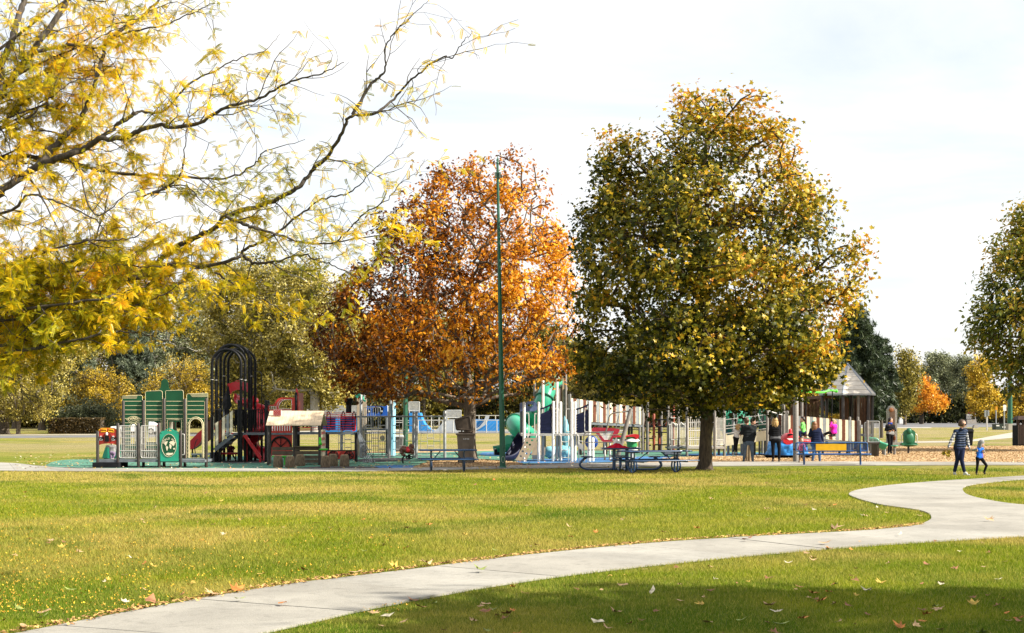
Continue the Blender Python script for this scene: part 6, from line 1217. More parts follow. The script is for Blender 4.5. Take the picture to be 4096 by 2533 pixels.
# ---- red boat rocker
D = 58.5
b_ = empty('boat_rocker', (X(3150,D), D, 0), 'red aeroplane shaped rocker on a rippled blue wave base', 'play rocker')
def blob(b, pts, D, dy, r_):      # side outline with rounded thickness
    lo = P2(C6, pts, D); cx = sum(p[0] for p in lo)/len(lo); cz = sum(p[1] for p in lo)/len(lo); vs = []; n = len(lo); rings = [(-1,.55),(-.8,.85),(-.4,1),(.4,1),(.8,.85),(1,.55)]
    for t, s_ in rings: vs += [(cx+(x-cx)*s_, D+t*dy, cz+(z-cz)*s_) for x, z in lo]
    fs = [(j*n+k, j*n+(k+1) % n, (j+1)*n+(k+1) % n, (j+1)*n+k) for j in range(5) for k in range(n)]+[tuple(range(n))[::-1], tuple(range(5*n, 6*n))]
    b.add(vs, fs, True)
part(b_, 'hull', K_RED, lambda b: blob(b, [(1085,1060),(1092,1010),(1120,975),(1160,952),(1220,945),(1270,955),(1330,1000),(1400,1035),(1470,1040),(1500,1062),(1490,1090),(1400,1105),(1300,1110),(1180,1115),(1110,1095)], D, .55, 1))
part(b_, 'wing', K_RED, lambda b: b.plate([P2(C6, [(1100,1035),(1150,1040),(1215,1055),(1235,1080),(1200,1118),(1160,1112),(1110,1075)], D-.5)], D-.72, D-.5))
part(b_, 'windscreen', K_BLK, lambda b: b.plate([P2(C6, [(1165,978),(1190,958),(1235,956),(1256,975),(1250,982)], D-.5)], D-.50, D-.44))
part(b_, 'stripe', K_WHT, lambda b: b.plate([P2(C6, [(1165,1022),(1240,1018),(1256,1042),(1200,1046)], D-.55)], D-.565, D-.545))
part(b_, 'knob', K_RED, lambda b: b.lathe(C6(1214,950,D), [(.075,0),(.07,.12),(.055,.16),(.03,.18)], 12))
def wavebase(b):
    n, m = 40, 6; x0, x1 = C6.x(895,D), C6.x(1445,D); z0, z1 = .12, C6.z(1085,D); vs = []
    for j in range(m+1):
        f = j/m
        for i in range(n):
            a = 2*math.pi*i/n; q = 1+.05*math.sin(a*13+j*.8)+.03*math.sin(a*7-j); w = 1-.12*f; top = z0+(z1-z0)*f+(.07*math.sin(a*5+1)*f)
            vs.append(((x0+x1)/2+(x1-x0)/2*math.cos(a)*q*w, D+.95*math.sin(a)*q*w, top))
    b.add(vs, [(j*n+k, j*n+(k+1) % n, (j+1)*n+(k+1) % n, (j+1)*n+k) for j in range(m) for k in range(n)]+[tuple(range(m*n, m*n+n))], True)
part(b_, 'wave_base', mat('wave_blue', (.035,.24,.62), .4, var=.35, scale=5, bump=.5, bscale=12), wavebase)
part(b_, 'pedestal', K_RUBK, lambda b: b.lathe((X(3150,D), D, 0), [(.9,0),(.9,.08),(1.3,.14)], 24))
part(b_, 'hull_mount', K_BLK, lambda b: b.bar((C6.x(1250,D), D, C6.z(1095,D)-.25), (C6.x(1250,D), D, C6.z(1060,D)), .2, 12))
# ---- leaning climber, red bar panel, drum, trumpet tubes
D = 52.8
l_ = empty('leaning_climber', (C5.x(600,D), D, 0), 'leaning taupe pole with bent pipe rails behind the picnic tables', 'climber')
part(l_, 'leaning_pole', K_TPO, lambda b: b.tube([Vector((C5.x(590,D), D, -.03)), C5(640,1080,D), C5(806,500,D), C5(812,488,D)], [.085,.085,.075,.04], 12))
part(l_, 'pipe_rail', K_TPO, lambda b: b.tube([Vector((C5.x(132,D), D, 0)), C5(128,900,D)]+curve_pts([C5(130,870,D), C5(148,838,D), C5(190,828,D), C5(300,828,D), C5(410,830,D), C5(448,800,D), C5(470,720,D), C5(488,620,D), C5(520,568,D), C5(580,545,D), C5(790,522,D)], 4), .024, 8))
part(l_, 'cross_rail', K_TPO, lambda b: ([b.bar(C5(130,q,D), C5(x1,q-8,D), .018, 6) for q, x1 in ((872,715),(975,685),(1082,655),(1190,625))], b.bar(C5(640,560,D), C5(585,770,D), .018, 6), b.bar(C5(585,770,D), C5(735,768,D), .018, 6), b.bar(C5(455,790,D), C5(430,860,D), .018, 6)))
D = 55.5
r2 = empty('bar_panel', (C5.x(440,D), D, 0), 'crimson chime panel with white bars behind the leaning climber', 'play panel')
part(r2, 'frame', K_MARI, lambda b: b.plate([P2(C5, [(238,800),(250,765),(275,757),(610,768),(640,785),(642,805),(600,880),(555,955),(530,968),(405,966),(380,945),(330,860),(300,845),(255,820)], D)]+[P2(C5, [(328,812),(565,806),(500,938),(425,938)], D)], D-.03, D+.03))
part(r2, 'chime_bar', K_WHT, lambda b: [b.bar(C5(330+i*12,818+i*16,D+.02), C5(560-i*8,812+i*17,D+.02), .018, 6) for i in range(8)])
part(r2, 'leg', K_LGR, lambda b: ([b.bar(Vector((C5.x(q,D), D+.06, 0)), C5(q,950,D)+Vector((0,.06,0)), .04) for q in (430,505)], b.tube(curve_pts([C5(310,850,D), C5(345,900,D), C5(420,970,D)], 4), .03, 6)))
D = 54.2
d_ = empty('drum_panel', (C5.x(238,D), D, 0), 'round dark blue drum panel on white posts beside the climber rails', 'play panel')
part(d_, 'disc', mat('drum_blue', (.012,.05,.22), .4, var=.1), lambda b: b.lathe(C5(238,970,D), [(.02,-.06),(.22,-.05),(.25,-.02),(.25,.02),(.22,.05)], 24, axis=(0,1,0)))
part(d_, 'knob', mat('drum_knob', (.03,.09,.34), .3), lambda b: [b.ball(C5(238+45*math.cos(R(a)), 970+45*math.sin(R(a)), D-.07), .045, .035, .045, 8, 6) for a in (20,90,160,230,310)]+[b.ball(C5(230,1020,D-.07), .03)])
part(d_, 'post', K_WHT, lambda b: [b.post(C5.x(q,D), D+.12, -.03, C5.z(960,D), .048) for q in (215,262)])
D = 55.0
h_ = empty('trumpet_tubes', (C5.x(800,D), D, 0), 'green and white trumpet tubes with a red lid right of the leaning pole', 'play panel')
part(h_, 'lid', K_RED, lambda b: b.plate([P2(C5, [(560,890),(600,870),(700,880),(745,872),(850,850),(905,855),(920,878),(905,915),(885,925),(850,895),(760,890),(690,905),(620,895),(575,910)], D)], D-.2, D+.2))
part(h_, 'tube', K_LIM if False else mat('tube_kelly', (.015,.22,.06), .4), lambda b: (b.bar(C5(612,945,D), C5(605,900,D), .17, 14), b.bar(C5(805,935,D), C5(795,885,D), .17, 14), b.bar(C5(825,1040,D), C5(812,950,D), .20, 14)))
part(h_, 'bell', K_WHT, lambda b: (b.lathe(C5(815,945,D), [(.16,.10),(.22,.06),(.30,.02),(.31,0),(.18,-.02)], 20, axis=(0,-.15,1)), b.lathe(C5(830,1065,D), [(.17,-.08),(.19,-.06),(.20,.06),(.17,.08)], 16, axis=(0,-.3,1)), b.lathe(C5(612,930,D), [(.15,.05),(.2,0),(.22,-.03),(.15,-.04)], 16, axis=(0,-.15,1))))
part(h_, 'stand', K_LGR, lambda b: (b.bar(Vector((C5.x(825,D), D, 0)), C5(825,1060,D), .09, 12), b.bar(C5(612,940,D), C5(612,1080,D), .05), b.bar(C5(612,1080,D), C5(825,1085,D), .04)))
# ---- spring horse
D = 51.2
hs = empty('spring_horse', (C3.x(805,D), D, 0), 'brown spring rocking horse with a red saddle by the grey net posts', 'spring rider')
K_HRS = mat('horse_brown', (.11,.032,.012), .35, var=.3, scale=6, coat=.3)
def horse(b):
    q = lambda x, y, o=0: C3(x,y,D)+Vector((0,o,0))
    b.tube(curve_pts([q(778,1165), q(790,1130), q(830,1128), q(880,1140), q(915,1135), q(935,1110)], 5), [.06]+[.10]*5+[.125]*15+[.12]*4+[.08], 12)
    b.tube(curve_pts([q(905,1135), q(915,1095), q(925,1065), q(935,1055)], 4), [.095]*4+[.075]*4+[.065]*4+[.05], 10)
    b.tube(curve_pts([q(925,1058), q(945,1075), q(952,1100), q(952,1118)], 4), [.055]*4+[.06]*4+[.045]*4+[.035], 10)
    for s_ in (-.06,.06):
        b.tube(curve_pts([q(925,1150,s_), q(955,1165,s_), q(945,1190,s_), q(915,1195,s_)], 4), [.05]*5+[.04]*7+[.035], 8); b.tube(curve_pts([q(800,1160,s_), q(785,1185,s_), q(800,1205,s_), q(840,1205,s_)], 4), [.06]*5+[.045]*7+[.035], 8)
        b.tube([q(930,1052,s_*.6), q(926,1040,s_*.7)], [.02,.006], 6)
    b.tube(curve_pts([q(785,1140), q(772,1170), q(780,1200)], 4), [.04]*5+[.05]*3+[.02], 8)
part(hs, 'body', K_HRS, horse)
part(hs, 'mane', K_POST, lambda b: b.tube(curve_pts([C3(895,1120,D), C3(903,1085,D), C3(915,1058,D), C3(930,1045,D)], 4), [.05]*4+[.045]*4+[.04]*4+[.025], 8))
part(hs, 'saddle', K_RED, lambda b: b.tube(curve_pts([C3(850,1130,D-.1), C3(868,1112,D-.04), C3(868,1112,D+.04), C3(850,1130,D+.1)], 4), [.05]*3+[.075]*7+[.05]*3, 10)); part(hs, 'saddle_flap', K_RED, lambda b: b.ball(C3(875,1140,D-.115), .075, .03, .075))
part(hs, 'handle', K_BLK, lambda b: (b.bar(C3(918,1070,D-.16), C3(918,1070,D+.16), .016, 8)))
part(hs, 'foot_rest', K_RUBK, lambda b: (b.tube([C3(898+55*math.cos(R(a)), 1249+15*math.sin(R(a)), D-.1) for a in range(0,360,24)], .02, 6, closed=True), b.bar(C3(895,1200,D), C3(895,1262,D), .05, 8), b.bar(C3(895,1249,D-.1), C3(895,1249,D), .03)))
part(hs, 'leaf_spring', K_BLK, lambda b: [b.flat(p, q, .05, .12, up=(1,0,.2)) for p, q in zip(*(lambda P: (P, P[1:]))(curve_pts([C3(895,1235,D), C3(850,1225,D), C3(815,1235,D), C3(795,1270,D), C3(800,1320,D), Vector((C3.x(812,D), D, -.02))], 3)))])
# ---- green spinner seat
D = 64.7
gs_ = empty('spinner_seat', (C7.x(715,D), D, 0), 'green plastic bucket seat on a single post in the mulch', 'play seat')
part(gs_, 'seat_back', mat('seat_green', (.010,.11,.05), .45, var=.1), lambda b: (blob_c7(b) if False else b.plate([P2(C7, [(612,975),(650,970),(648,900),(645,850),(665,825),(690,812),(700,798),(715,793),(732,798),(742,812),(770,825),(790,850),(785,900),(780,968),(810,972),(800,1000),(760,1008),(680,1010),(630,1002)], D)]+[P2(C7, cw(q,858,6,0,360,8,11)[:-1], D) for q in (690,742)], D-.06, D+.10), b.ball(C7(716,835,D-.05), .12, .09, .15), b.ball(C7(716,920,D-.02), .24, .10, .30)))
part(gs_, 'seat_pan', mat('seat_green'), lambda b: b.lathe(C7(712,1000,D+.25), [(.12,-.08),(.34,-.02),(.42,.02),(.40,.05),(.30,.01)], 18))
part(gs_, 'arm_hoop', K_SIL, lambda b: [b.tube(curve_pts([C7(q,862,D), C7(q+o*20,880,D), C7(q+o*26,920,D), C7(q+o*26,975,D)], 4), .02, 6) for q, o in ((648,-1),(788,1))])
part(gs_, 'post', K_POST, lambda b: b.bar((C7.x(715,D), D+.1, -.03), (C7.x(715,D), D+.1, C7.z(1000,D)), .05, 10))
# ---- stone pillar
D = 84.0
sp_ = empty('stone_pillar', (C7.x(504,D), D, 0), 'grey stone pillar with rounded top and plaque behind the dark haired woman', 'pillar')
K_STO = mat('granite', (.27,.25,.23), .8, var=.25, scale=14, bump=.4)
part(sp_, 'shaft', K_STO, lambda b: b.plate([P2(C7, [(455,975),(458,565),(474,555)]+cw(500,556,28,170,10,8,30)+[(535,558),(553,570),(557,975)], D)], D-.3, D+.35))
part(sp_, 'plaque', mat('plaque_brown', (.12,.075,.05), .6, var=.2), lambda b: b.plate([P2(C7, [(466,960),(468,600),(480,575)]+cw(500,575,18,170,10,6,22)+[(522,578),(526,600),(526,960)], D)], D-.33, D-.301))
part(sp_, 'emblem', mat('plaque_rust', (.22,.09,.04), .6), lambda b: b.ball(C7(498,575,D-.33), .15, .03, .13))
part(sp_, 'base', K_STO, lambda b: b.box((C7.x(415,D), D-.7, 0), (C7.x(606,D), D+.8, C7.z(966,D))))
# ================================================================ FURNITURE, LAMPS, BACKGROUND THINGS
K_TBL = mat('table_blue', (.006,.034,.095), .3, var=.15, coat=.3)
def loc_box(b, M, x0, x1, y0, y1, z0, z1):
    b.hexa([M @ Vector(p) for p in ((x0,y0,z0),(x1,y0,z0),(x1,y1,z0),(x0,y1,z0),(x0,y0,z1),(x1,y0,z1),(x1,y1,z1),(x0,y1,z1))])
def picnic(x, y, rot, Ln, label, top=.66):
    root = empty('picnic_table', (x, y, 0), label, 'picnic table', 'blue picnic tables'); M = Matrix.Translation((x,y,0)) @ Matrix.Rotation(rot, 4, 'Z'); L2 = Ln/2
    def slab(y0, y1, z):
        def f(b):
            b.tube([M @ Vector((px, py, z)) for px, py in rrect(-L2, y0, L2, y1, .06, 4)], .024, 6, closed=True)
            loc_box(b, M, -L2+.02, L2-.02, y0+.02, y1-.02, z-.012, z+.006)
            for i in range(int(Ln/.09)): xx = -L2+.05+i*.09; b.bar(M @ Vector((xx, y0+.02, z+.006)), M @ Vector((xx, y1-.02, z+.006)), .007, 4)
        return f
    part(root, 'tabletop', K_TBL, slab(-.36, .36, top)); part(root, 'seat', K_TBL, slab(-.76, -.50, top-.27)); part(root, 'seat', K_TBL, slab(.50, .76, top-.27))
    for s in (-1, 1):
        xx = s*(L2-.36)
        def leg(b):
            q = lambda yy, zz, o=0: M @ Vector((xx+o, yy, zz))
            for yy in (-.09, .09): b.tube([q(yy,.03), q(yy,top*.4), q(yy,top-.03)], [.028,.028,.022], 8)
            b.tube([q(.25*math.cos(R(a))*(1.05 if math.sin(R(a)) < 0 else 1), .24+.21*math.sin(R(a))) for a in range(0,360,15)], .026, 8, closed=True)
            b.tube([q(-.66,top-.30), q(.66,top-.30)], .024, 8); b.tube([q(-.3,top-.03), q(.3,top-.03)], .022, 8)
        part(root, 'leg_frame', K_TBL, leg)
        part(root, 'brace', K_TBL, lambda b: b.bar(M @ Vector((xx,0,.30)), M @ Vector((s*.22,0,top-.03)), .016, 6))
    return root
picnic(X(1790,43.3), 43.3, R(7), 1.72, 'long blue picnic table on the grass in front of the open brown bin', .67)
picnic(X(2618,42.4), 42.4, R(24), 2.2, 'long blue picnic table left of the maple trunk', .66)
def square_table(x, y, label, top=.70):
    root = empty('picnic_table', (x, y, 0), label, 'picnic table', 'blue picnic tables')
    def tp(b):
        b.tube([(x+px, y+py, top) for px, py in rrect(-.58,-.5,.58,.5,.08)], .025, 6, closed=True); b.box((x-.56,y-.48,top-.012), (x+.56,y+.48,top+.008))
    part(root, 'tabletop', K_TBL, tp)
    for a in (0, 180, 90, 270):
        d = Vector((math.cos(R(a)), math.sin(R(a)), 0)); s = Vector((-d.y, d.x, 0)); c = Vector((x,y,0)); r_ = 1.05 if a in (0,180) else .95
        part(root, 'seat', K_TBL, lambda b: b.hexa([c+d*(r_-.17)-s*.24+Vector((0,0,.42)), c+d*(r_+.17)-s*.24+Vector((0,0,.42)), c+d*(r_+.17)+s*.24+Vector((0,0,.42)), c+d*(r_-.17)+s*.24+Vector((0,0,.42)), c+d*(r_-.17)-s*.24+Vector((0,0,.46)), c+d*(r_+.17)-s*.24+Vector((0,0,.46)), c+d*(r_+.17)+s*.24+Vector((0,0,.46)), c+d*(r_-.17)+s*.24+Vector((0,0,.46))]))
        part(root, 'seat_arm', K_TBL, lambda b: [b.tube(curve_pts([c+d*.15+s*o+Vector((0,0,.06)), c+d*.7+s*o+Vector((0,0,.045)), c+d*(r_+.05)+s*o+Vector((0,0,.06)), c+d*(r_+.22)+s*o+Vector((0,0,.18)), c+d*(r_+.14)+s*o+Vector((0,0,.33)), c+d*r_+s*o+Vector((0,0,.42))], 4), .032, 8) for o in (-.1,.1)])
    part(root, 'pedestal', K_TBL, lambda b: [b.bar((x+dx,y+dy,.03), (x+dx,y+dy,top-.01), .04, 8) for dx in (-.2,.2) for dy in (-.2,.2)])
    return root
square_table(C5.x(655,44.4), 44.4, 'square blue picnic table with curved seat arms and clothes on top')
zt = .708; xt = C5.x(600,44.4)
def cloth(name, label, m, cx, cy, rx, ry, h, seed, cat):
    b = MB(); n, k = 22, 9; vs = [(cx, cy, zt+h)]
    for j in range(1, k+1):
        f = j/k
        for i in range(n):
            a = 2*math.pi*i/n; w = 1+.22*noise.noise(Vector((math.cos(a)*1.5, math.sin(a)*1.5, seed)))+.10*math.sin(a*5+seed); z = h*(1-f**1.6)*(1+.45*noise.noise(Vector((math.cos(a)*f*3, math.sin(a)*f*3, seed+4))))
            vs.append((cx+rx*f*w*math.cos(a), cy+ry*f*w*math.sin(a), zt+max(.002, z)))
    fs = [(0, 1+i, 1+(i+1) % n) for i in range(n)]+[(1+j*n+i, 1+j*n+(i+1) % n, 1+(j+1)*n+(i+1) % n, 1+(j+1)*n+i) for j in range(k-1) for i in range(n)]
    b.add(vs, fs, True); tag(b.build(name, m, world=(cx,cy,zt)), label, cat)
cloth('red_jacket', 'crumpled red jacket lying on the square picnic table', mat('cloth_red', (.55,.012,.035), .8, var=.25, scale=8), C5.x(605,44.2), 44.3, .36, .30, .14, 2.0, 'jacket')
cloth('white_bag', 'white cloth bag heaped behind the red jacket', mat('cloth_white', (.72,.70,.67), .8, var=.15, scale=8), C5.x(612,44.5), 44.62, .20, .16, .30, 5.0, 'bag')
# ---- blue bench with yellow back panel, seen from behind
D = 49.1
Bn = empty('park_bench', (C6.x(1790,D), D, 0), 'blue mesh bench with a yellow panel in its backrest', 'bench')
def back(b):
    x0, x1, z0, z1 = C6.x(1288,D), C6.x(2248,D), C6.z(1193,D), C6.z(1080,D); b.tube([(x, D, z) for x, z in rrect(x0, z0, x1, z1, .05)], .024, 6, closed=True)
    n = 60
    for i in range(1, n): x = x0+(x1-x0)*i/n; b.bar((x,D,z0), (x,D,z1), .006, 4)
    for j in range(1, 9): z = z0+(z1-z0)*j/9; b.bar((x0,D,z), (x1,D,z), .005, 4)
part(Bn, 'backrest', K_DBL, back)
part(Bn, 'yellow_panel', mat('panel_gold', (.66,.36,.015), .5, var=.08), lambda b: b.box((C6.x(1556,D), D-.022, C6.z(1184,D)), (C6.x(1966,D), D+.02, C6.z(1097,D))))
def seat(b):
    x0, x1, z = C6.x(1318,D), C6.x(2303,D), C6.z(1236,D); b.tube([(x, y, z) for x, y in rrect(x0, D+.02, x1, D+.45, .06)], .026, 6, closed=True); b.box((x0+.02, D+.03, z-.022), (x1-.02, D+.44, z+.006))
part(Bn, 'seat', K_DBL, seat)
for q in (1412, 2172):
    x = C6.x(q,D); part(Bn, 'leg', K_DBL, lambda b: b.tube([(x,D+.16,-.03),(x,D+.16,C6.z(1275,D))]+curve_pts([(x-.01,D+.12,C6.z(1262,D)),(x-.035,D+.0,C6.z(1235,D)),(x-.06,D-.04,C6.z(1195,D)),(x-.06,D-.035,C6.z(1100,D))], 4), .034, 10))
    part(Bn, 'seat_bracket', K_DBL, lambda b: b.bar((x,D+.05,C6.z(1250,D)), (x,D+.42,C6.z(1246,D)), .02, 6))
# ---- bins
D = 51.0
K_BIN = mat('bin_taupe', (.155,.125,.095), .55, var=.12); K_BINL = mat('bin_lid', (.070,.052,.038), .55, var=.15)
bn = empty('wheeled_bin', (C3.x(1750,D), D, 0), 'large taupe wheeled bin with its lid thrown open under the oak', 'bin')
def frustum(b, x0, x1, X0, X1, y0, y1, Y0, Y1, z0, z1): b.hexa([(x0,y0,z0),(x1,y0,z0),(x1,y1,z0),(x0,y1,z0),(X0,Y0,z1),(X1,Y0,z1),(X1,Y1,z1),(X0,Y1,z1)])
def binbody(b):
    z1 = C3.z(905,D); frustum(b, C3.x(1648,D), C3.x(1862,D), C3.x(1622,D), C3.x(1880,D), D-.28, D+.28, D-.36, D+.34, .02, z1)
    frustum(b, C3.x(1702,D), C3.x(1808,D), C3.x(1706,D), C3.x(1806,D), D-.33, D, D-.40, D, .04, C3.z(1010,D))
part(bn, 'body', K_BIN, binbody)
part(bn, 'rim', K_BIN, lambda b: b.tube([(x, y, C3.z(895,D)) for x, y in rrect(C3.x(1616,D), D-.38, C3.x(1884,D), D+.36, .06)], .035, 8, closed=True))
Ml = Matrix.Identity(4)
part(bn, 'lid', K_BINL, lambda b: (b.plate([P2(C3, [(1580,695),(1588,672),(1620,655),(1790,606),(1822,606),(1836,625),(1862,800),(1858,830),(1838,850),(1620,842),(1600,825)], D+.35)], D+.30, D+.36), b.tube([(x, D+.295, z) for x, z in P2(C3, [(1600,700),(1620,678),(1790,628),(1812,632),(1838,795),(1825,828),(1625,820)], D+.35)], .02, 6, closed=True)))
part(bn, 'hinge', K_BINL, lambda b: (b.bar(C3(1640,868,D+.36), C3(1850,868,D+.36), .025), b.bar(C3(1760,835,D+.34), C3(1760,880,D+.36), .03), b.bar(C3(1690,835,D+.34), C3(1690,880,D+.36), .03), b.bar(C3(1690,868,D+.36), C3(1690,893,D+.36), .03), b.bar(C3(1820,868,D+.36), C3(1820,893,D+.36), .03)))
part(bn, 'stencil', K_WHT, lambda b: line_text(b, 'BL BIT 8082', C3.x(1762,D), D-.372, C3.z(974,D), .055, .019, .008, .001))
part(bn, 'wheel', K_RUBK, lambda b: [b.lathe((C3.x(q,D), D+.26, .12), [(.04,-.03),(.12,-.03),(.12,.03),(.04,.03)], 16, axis=(1,0,0)) for q in (1640,1866)])
D = 69.5
b2 = empty('wheeled_bin', (C3.x(733,D), D, 0), 'small grey wheeled bin seen through the chain ladders', 'bin')
part(b2, 'body', mat('bin_grey', (.10,.11,.115), .55, var=.12), lambda b: frustum(b, C3.x(672,D), C3.x(790,D), C3.x(662,D), C3.x(803,D), D-.3, D+.3, D-.36, D+.36, 0, C3.z(935,D)))
part(b2, 'lid', mat('bin_grey_lid', (.30,.31,.31), .55), lambda b: frustum(b, C3.x(656,D), C3.x(808,D), C3.x(668,D), C3.x(796,D), D-.4, D+.4, D-.3, D+.3, C3.z(934,D), C3.z(905,D)))
D = 85.0
b3 = empty('black_bin', (C7.x(1430,D), D, 0), 'black bin standing on the grass behind the walking woman', 'bin')
part(b3, 'body', K_RUBK, lambda b: frustum(b, C7.x(1402,D), C7.x(1458,D), C7.x(1388,D), C7.x(1468,D), D-.35, D+.35, D-.42, D+.42, 0, C7.z(835,D)))
part(b3, 'lid', K_RUBK, lambda b: frustum(b, C7.x(1384,D), C7.x(1474,D), C7.x(1396,D), C7.x(1462,D), D-.46, D+.46, D-.36, D+.36, C7.z(835,D)+.003, C7.z(797,D)))
D = 84.0
b4 = empty('litter_bin', (C7.x(2085,D), D, 0), 'dark brown slatted litter bin with a pitched lid at the right edge', 'bin'); K_LB = mat('bin_brown', (.040,.024,.018), .6, var=.2)
for i in range(10):
    a, c = 1998+i*19, 1998+i*19+15; part(b4, 'slat', K_LB, lambda b: b.box((C7.x(a,D), D-.5, .08), (C7.x(c,D), D-.45, C7.z(752,D))))
part(b4, 'core', K_RUBK, lambda b: b.box((C7.x(2000,D), D-.44, .0), (C7.x(2185,D), D+.5, C7.z(760,D))))
part(b4, 'lid_post', K_LB, lambda b: [b.box((C7.x(q,D)-.08, D-.44, C7.z(760,D)), (C7.x(q,D)+.08, D-.3, C7.z(694,D))) for q in (2006,2072,2140,2180)])
part(b4, 'lid', K_LB, lambda b: b.hexa([(C7.x(1992,D),D-.6,C7.z(694,D)),(C7.x(2195,D),D-.6,C7.z(694,D)),(C7.x(2195,D),D+.6,C7.z(694,D)),(C7.x(1992,D),D+.6,C7.z(694,D)),(C7.x(2018,D),D-.2,C7.z(648,D)),(C7.x(2170,D),D-.2,C7.z(648,D)),(C7.x(2170,D),D+.2,C7.z(648,D)),(C7.x(2018,D),D+.2,C7.z(648,D))]))
# ---- lamp posts
K_LAMP = mat('lamp_green', (.004,.075,.040), .4, var=.1, coat=.2)
def lamp(px, D, top, r0, r1, label, xt=None, z0=-.03, finial=True):
    x = X(px,D); xt_ = X(xt if xt is not None else px, D); zt_ = Z(top,D); root = empty('lamp_post', (x, D, 0), label, 'lamp post', 'green lamp posts'); n = 12
    def f(b):
        vs = []
        for k in range(n): a = 2*math.pi*k/n; q = r0*(1 if k % 2 else .9); vs.append((x+q*math.cos(a), D+q*math.sin(a), z0))
        for k in range(n): a = 2*math.pi*k/n; q = r1*(1 if k % 2 else .9); vs.append((xt_+q*math.cos(a), D+q*math.sin(a), zt_))
        b.add(vs, [(k, (k+1) % n, n+(k+1) % n, n+k) for k in range(n)]+[tuple(range(n, 2*n))])
    part(root, 'shaft', K_LAMP, f)
    part(root, 'finial', K_LAMP, lambda b: b.lathe((xt_,D,zt_), [(r1*1.3,0),(r1*1.3,.04),(r1*.6,.06),(r1*1.0,.11),(r1*.5,.17),(.008,.24)], 10))
    return root, x, xt_
lp, x, xt_ = lamp(2011, 46.3, 655, .108, .042, 'tall near green lamp post in front of the oak', 1990)
part(lp, 'base_plate', K_LAMP, lambda b: b.lathe((x,46.3,0), [(.13,0),(.13,.06),(.112,.08)], 14)); part(lp, 'hand_hole', K_SIL, lambda b: b.plate([[(x+.01+.055*math.cos(R(a)), Z(1838,46.3)+.11*math.sin(R(a))) for a in range(0,360,30)]], 46.3-.112, 46.3-.1)); part(lp, 'hand_hole_cover', K_LAMP, lambda b: b.plate([[(x+.01+.045*math.cos(R(a)), Z(1838,46.3)+.10*math.sin(R(a))) for a in range(0,360,30)]], 46.3-.118, 46.3-.112))
part(lp, 'bracket', mat('bracket_grey', (.10,.13,.11), .5), lambda b: (b.box((xt_-.09, 46.24, Z(712,46.3)), (xt_-.035, 46.36, Z(690,46.3))), b.box((xt_+.045, 46.24, Z(712,46.3)), (xt_+.11, 46.36, Z(690,46.3))), b.bar((xt_+.03,46.3,Z(732,46.3)), (xt_+.16,46.3,Z(736,46.3)), .022)))
lp2, x, _ = lamp(1622, 76.0, 1052, .155, .06, 'green lamp post seen through the oak behind the chain ladders')
lp3, x, _ = lamp(4040, 194.0, 1200, .36, .14, 'green lamp post on a concrete footing by the parking road', z0=Z(1696,194))
part(lp3, 'footing', m_concf, lambda b: b.box((X(4028,194), 193.4, 0), (X(4047,194), 194.6, Z(1695,194))))
part(lp3, 'lamp_arm', K_LAMP, lambda b: b.bar((x,194,Z(1205,194)), (x-2,194,Z(1202,194)), .08))
# ---- skate park
K_SKB = mat('skate_blue', (.03,.22,.55), .5, var=.15, scale=.5); K_SKG = mat('skate_grey', (.40,.43,.45), .5, var=.12, scale=.5); K_FEN = mat('fence_steel', (.50,.50,.47), .45, metal=.3)
def skate(name, label, m, Cf, pts, D, depth, rails=()):
    lo = P2(Cf, pts, D); x = sum(p[0] for p in lo)/len(lo); zmin = min(p[1] for p in lo); lo = [(a, z-zmin) for a, z in lo]; root = empty(name, (x, D, 0), label, 'skate ramp', 'skate ramps'); part(root, 'ramp_body', m, lambda b: b.plate([lo], D, D+depth))
    for x0, x1, y0, y1 in rails: [part(root, 'guard_rail', K_FEN, lambda b: (railbars(b, Cf, x0, x1, y0, y1, D+w, int((x1-x0)/12), .035, .05), [b.bar((Cf.x(q,D+w),D+w,Cf.z(y1,D+w)-.4), (Cf.x(q,D+w),D+w,Cf.z(y1,D+w)+.05), .05) for q in (x0+6, x1-6)])) for w in (.3, depth-.3)]
    return root
skate('quarter_pipe', 'blue quarter pipe with a white guard rail on its platform', K_SKB, C3, [(895,838),(895,545),(1055,545),(1085,640),(1130,720),(1200,790),(1270,828),(1270,838)], 165, 4, [(888,1050,410,545)])
skate('spine_ramp', 'pale grey skate ramp with a railed deck left of the bin lid', K_SKG, C3, [(1262,838),(1290,812),(1350,765),(1400,690),(1450,648),(1714,648),(1714,838)], 166, 4, [(1460,1678,535,648)])
skate('wall_ramp', 'long blue skate wall with a grey curve right of the oak trunk', K_SKB, C3, [(1865,838),(1865,645),(2275,650),(2300,838)], 167, 3)
part(bpy.data.objects['wall_ramp'], 'grey_curve', K_SKG, lambda b: b.plate([P2(C3, [(1880,828),(1960,780),(2020,710),(2050,620),(2110,620),(2090,690),(2040,760),(1960,815),(1920,832)], 167)], 166.6, 166.97))
skate('wall_ramp', 'blue skate wall behind the locomotive boiler', K_SKB, C2, [(940,858),(940,640),(1620,640),(1620,858)], 160, 3, [(862,1622,472,636)])
fe = empty('chain_link_fence', (X(1900,158), 158, 0), 'low chain link fence along the near side of the skate park', 'fence')
for q in (1030,1230,1400,1560,1735,1900,2062,2220,2400): part(fe, 'fence_post', K_FEN, lambda b: b.bar((C3.x(q,158),158,-.03), (C3.x(q,158),158,C3.z(680,158)), .06, 6))
part(fe, 'fence_rail', K_FEN, lambda b: [b.bar(C3(1030,q,158), C3(2400,q,158), .05, 6) for q in (686,)]+[b.bar((C3.x(1030,158),158,.15),(C3.x(2400,158),158,.15), .04, 6)])
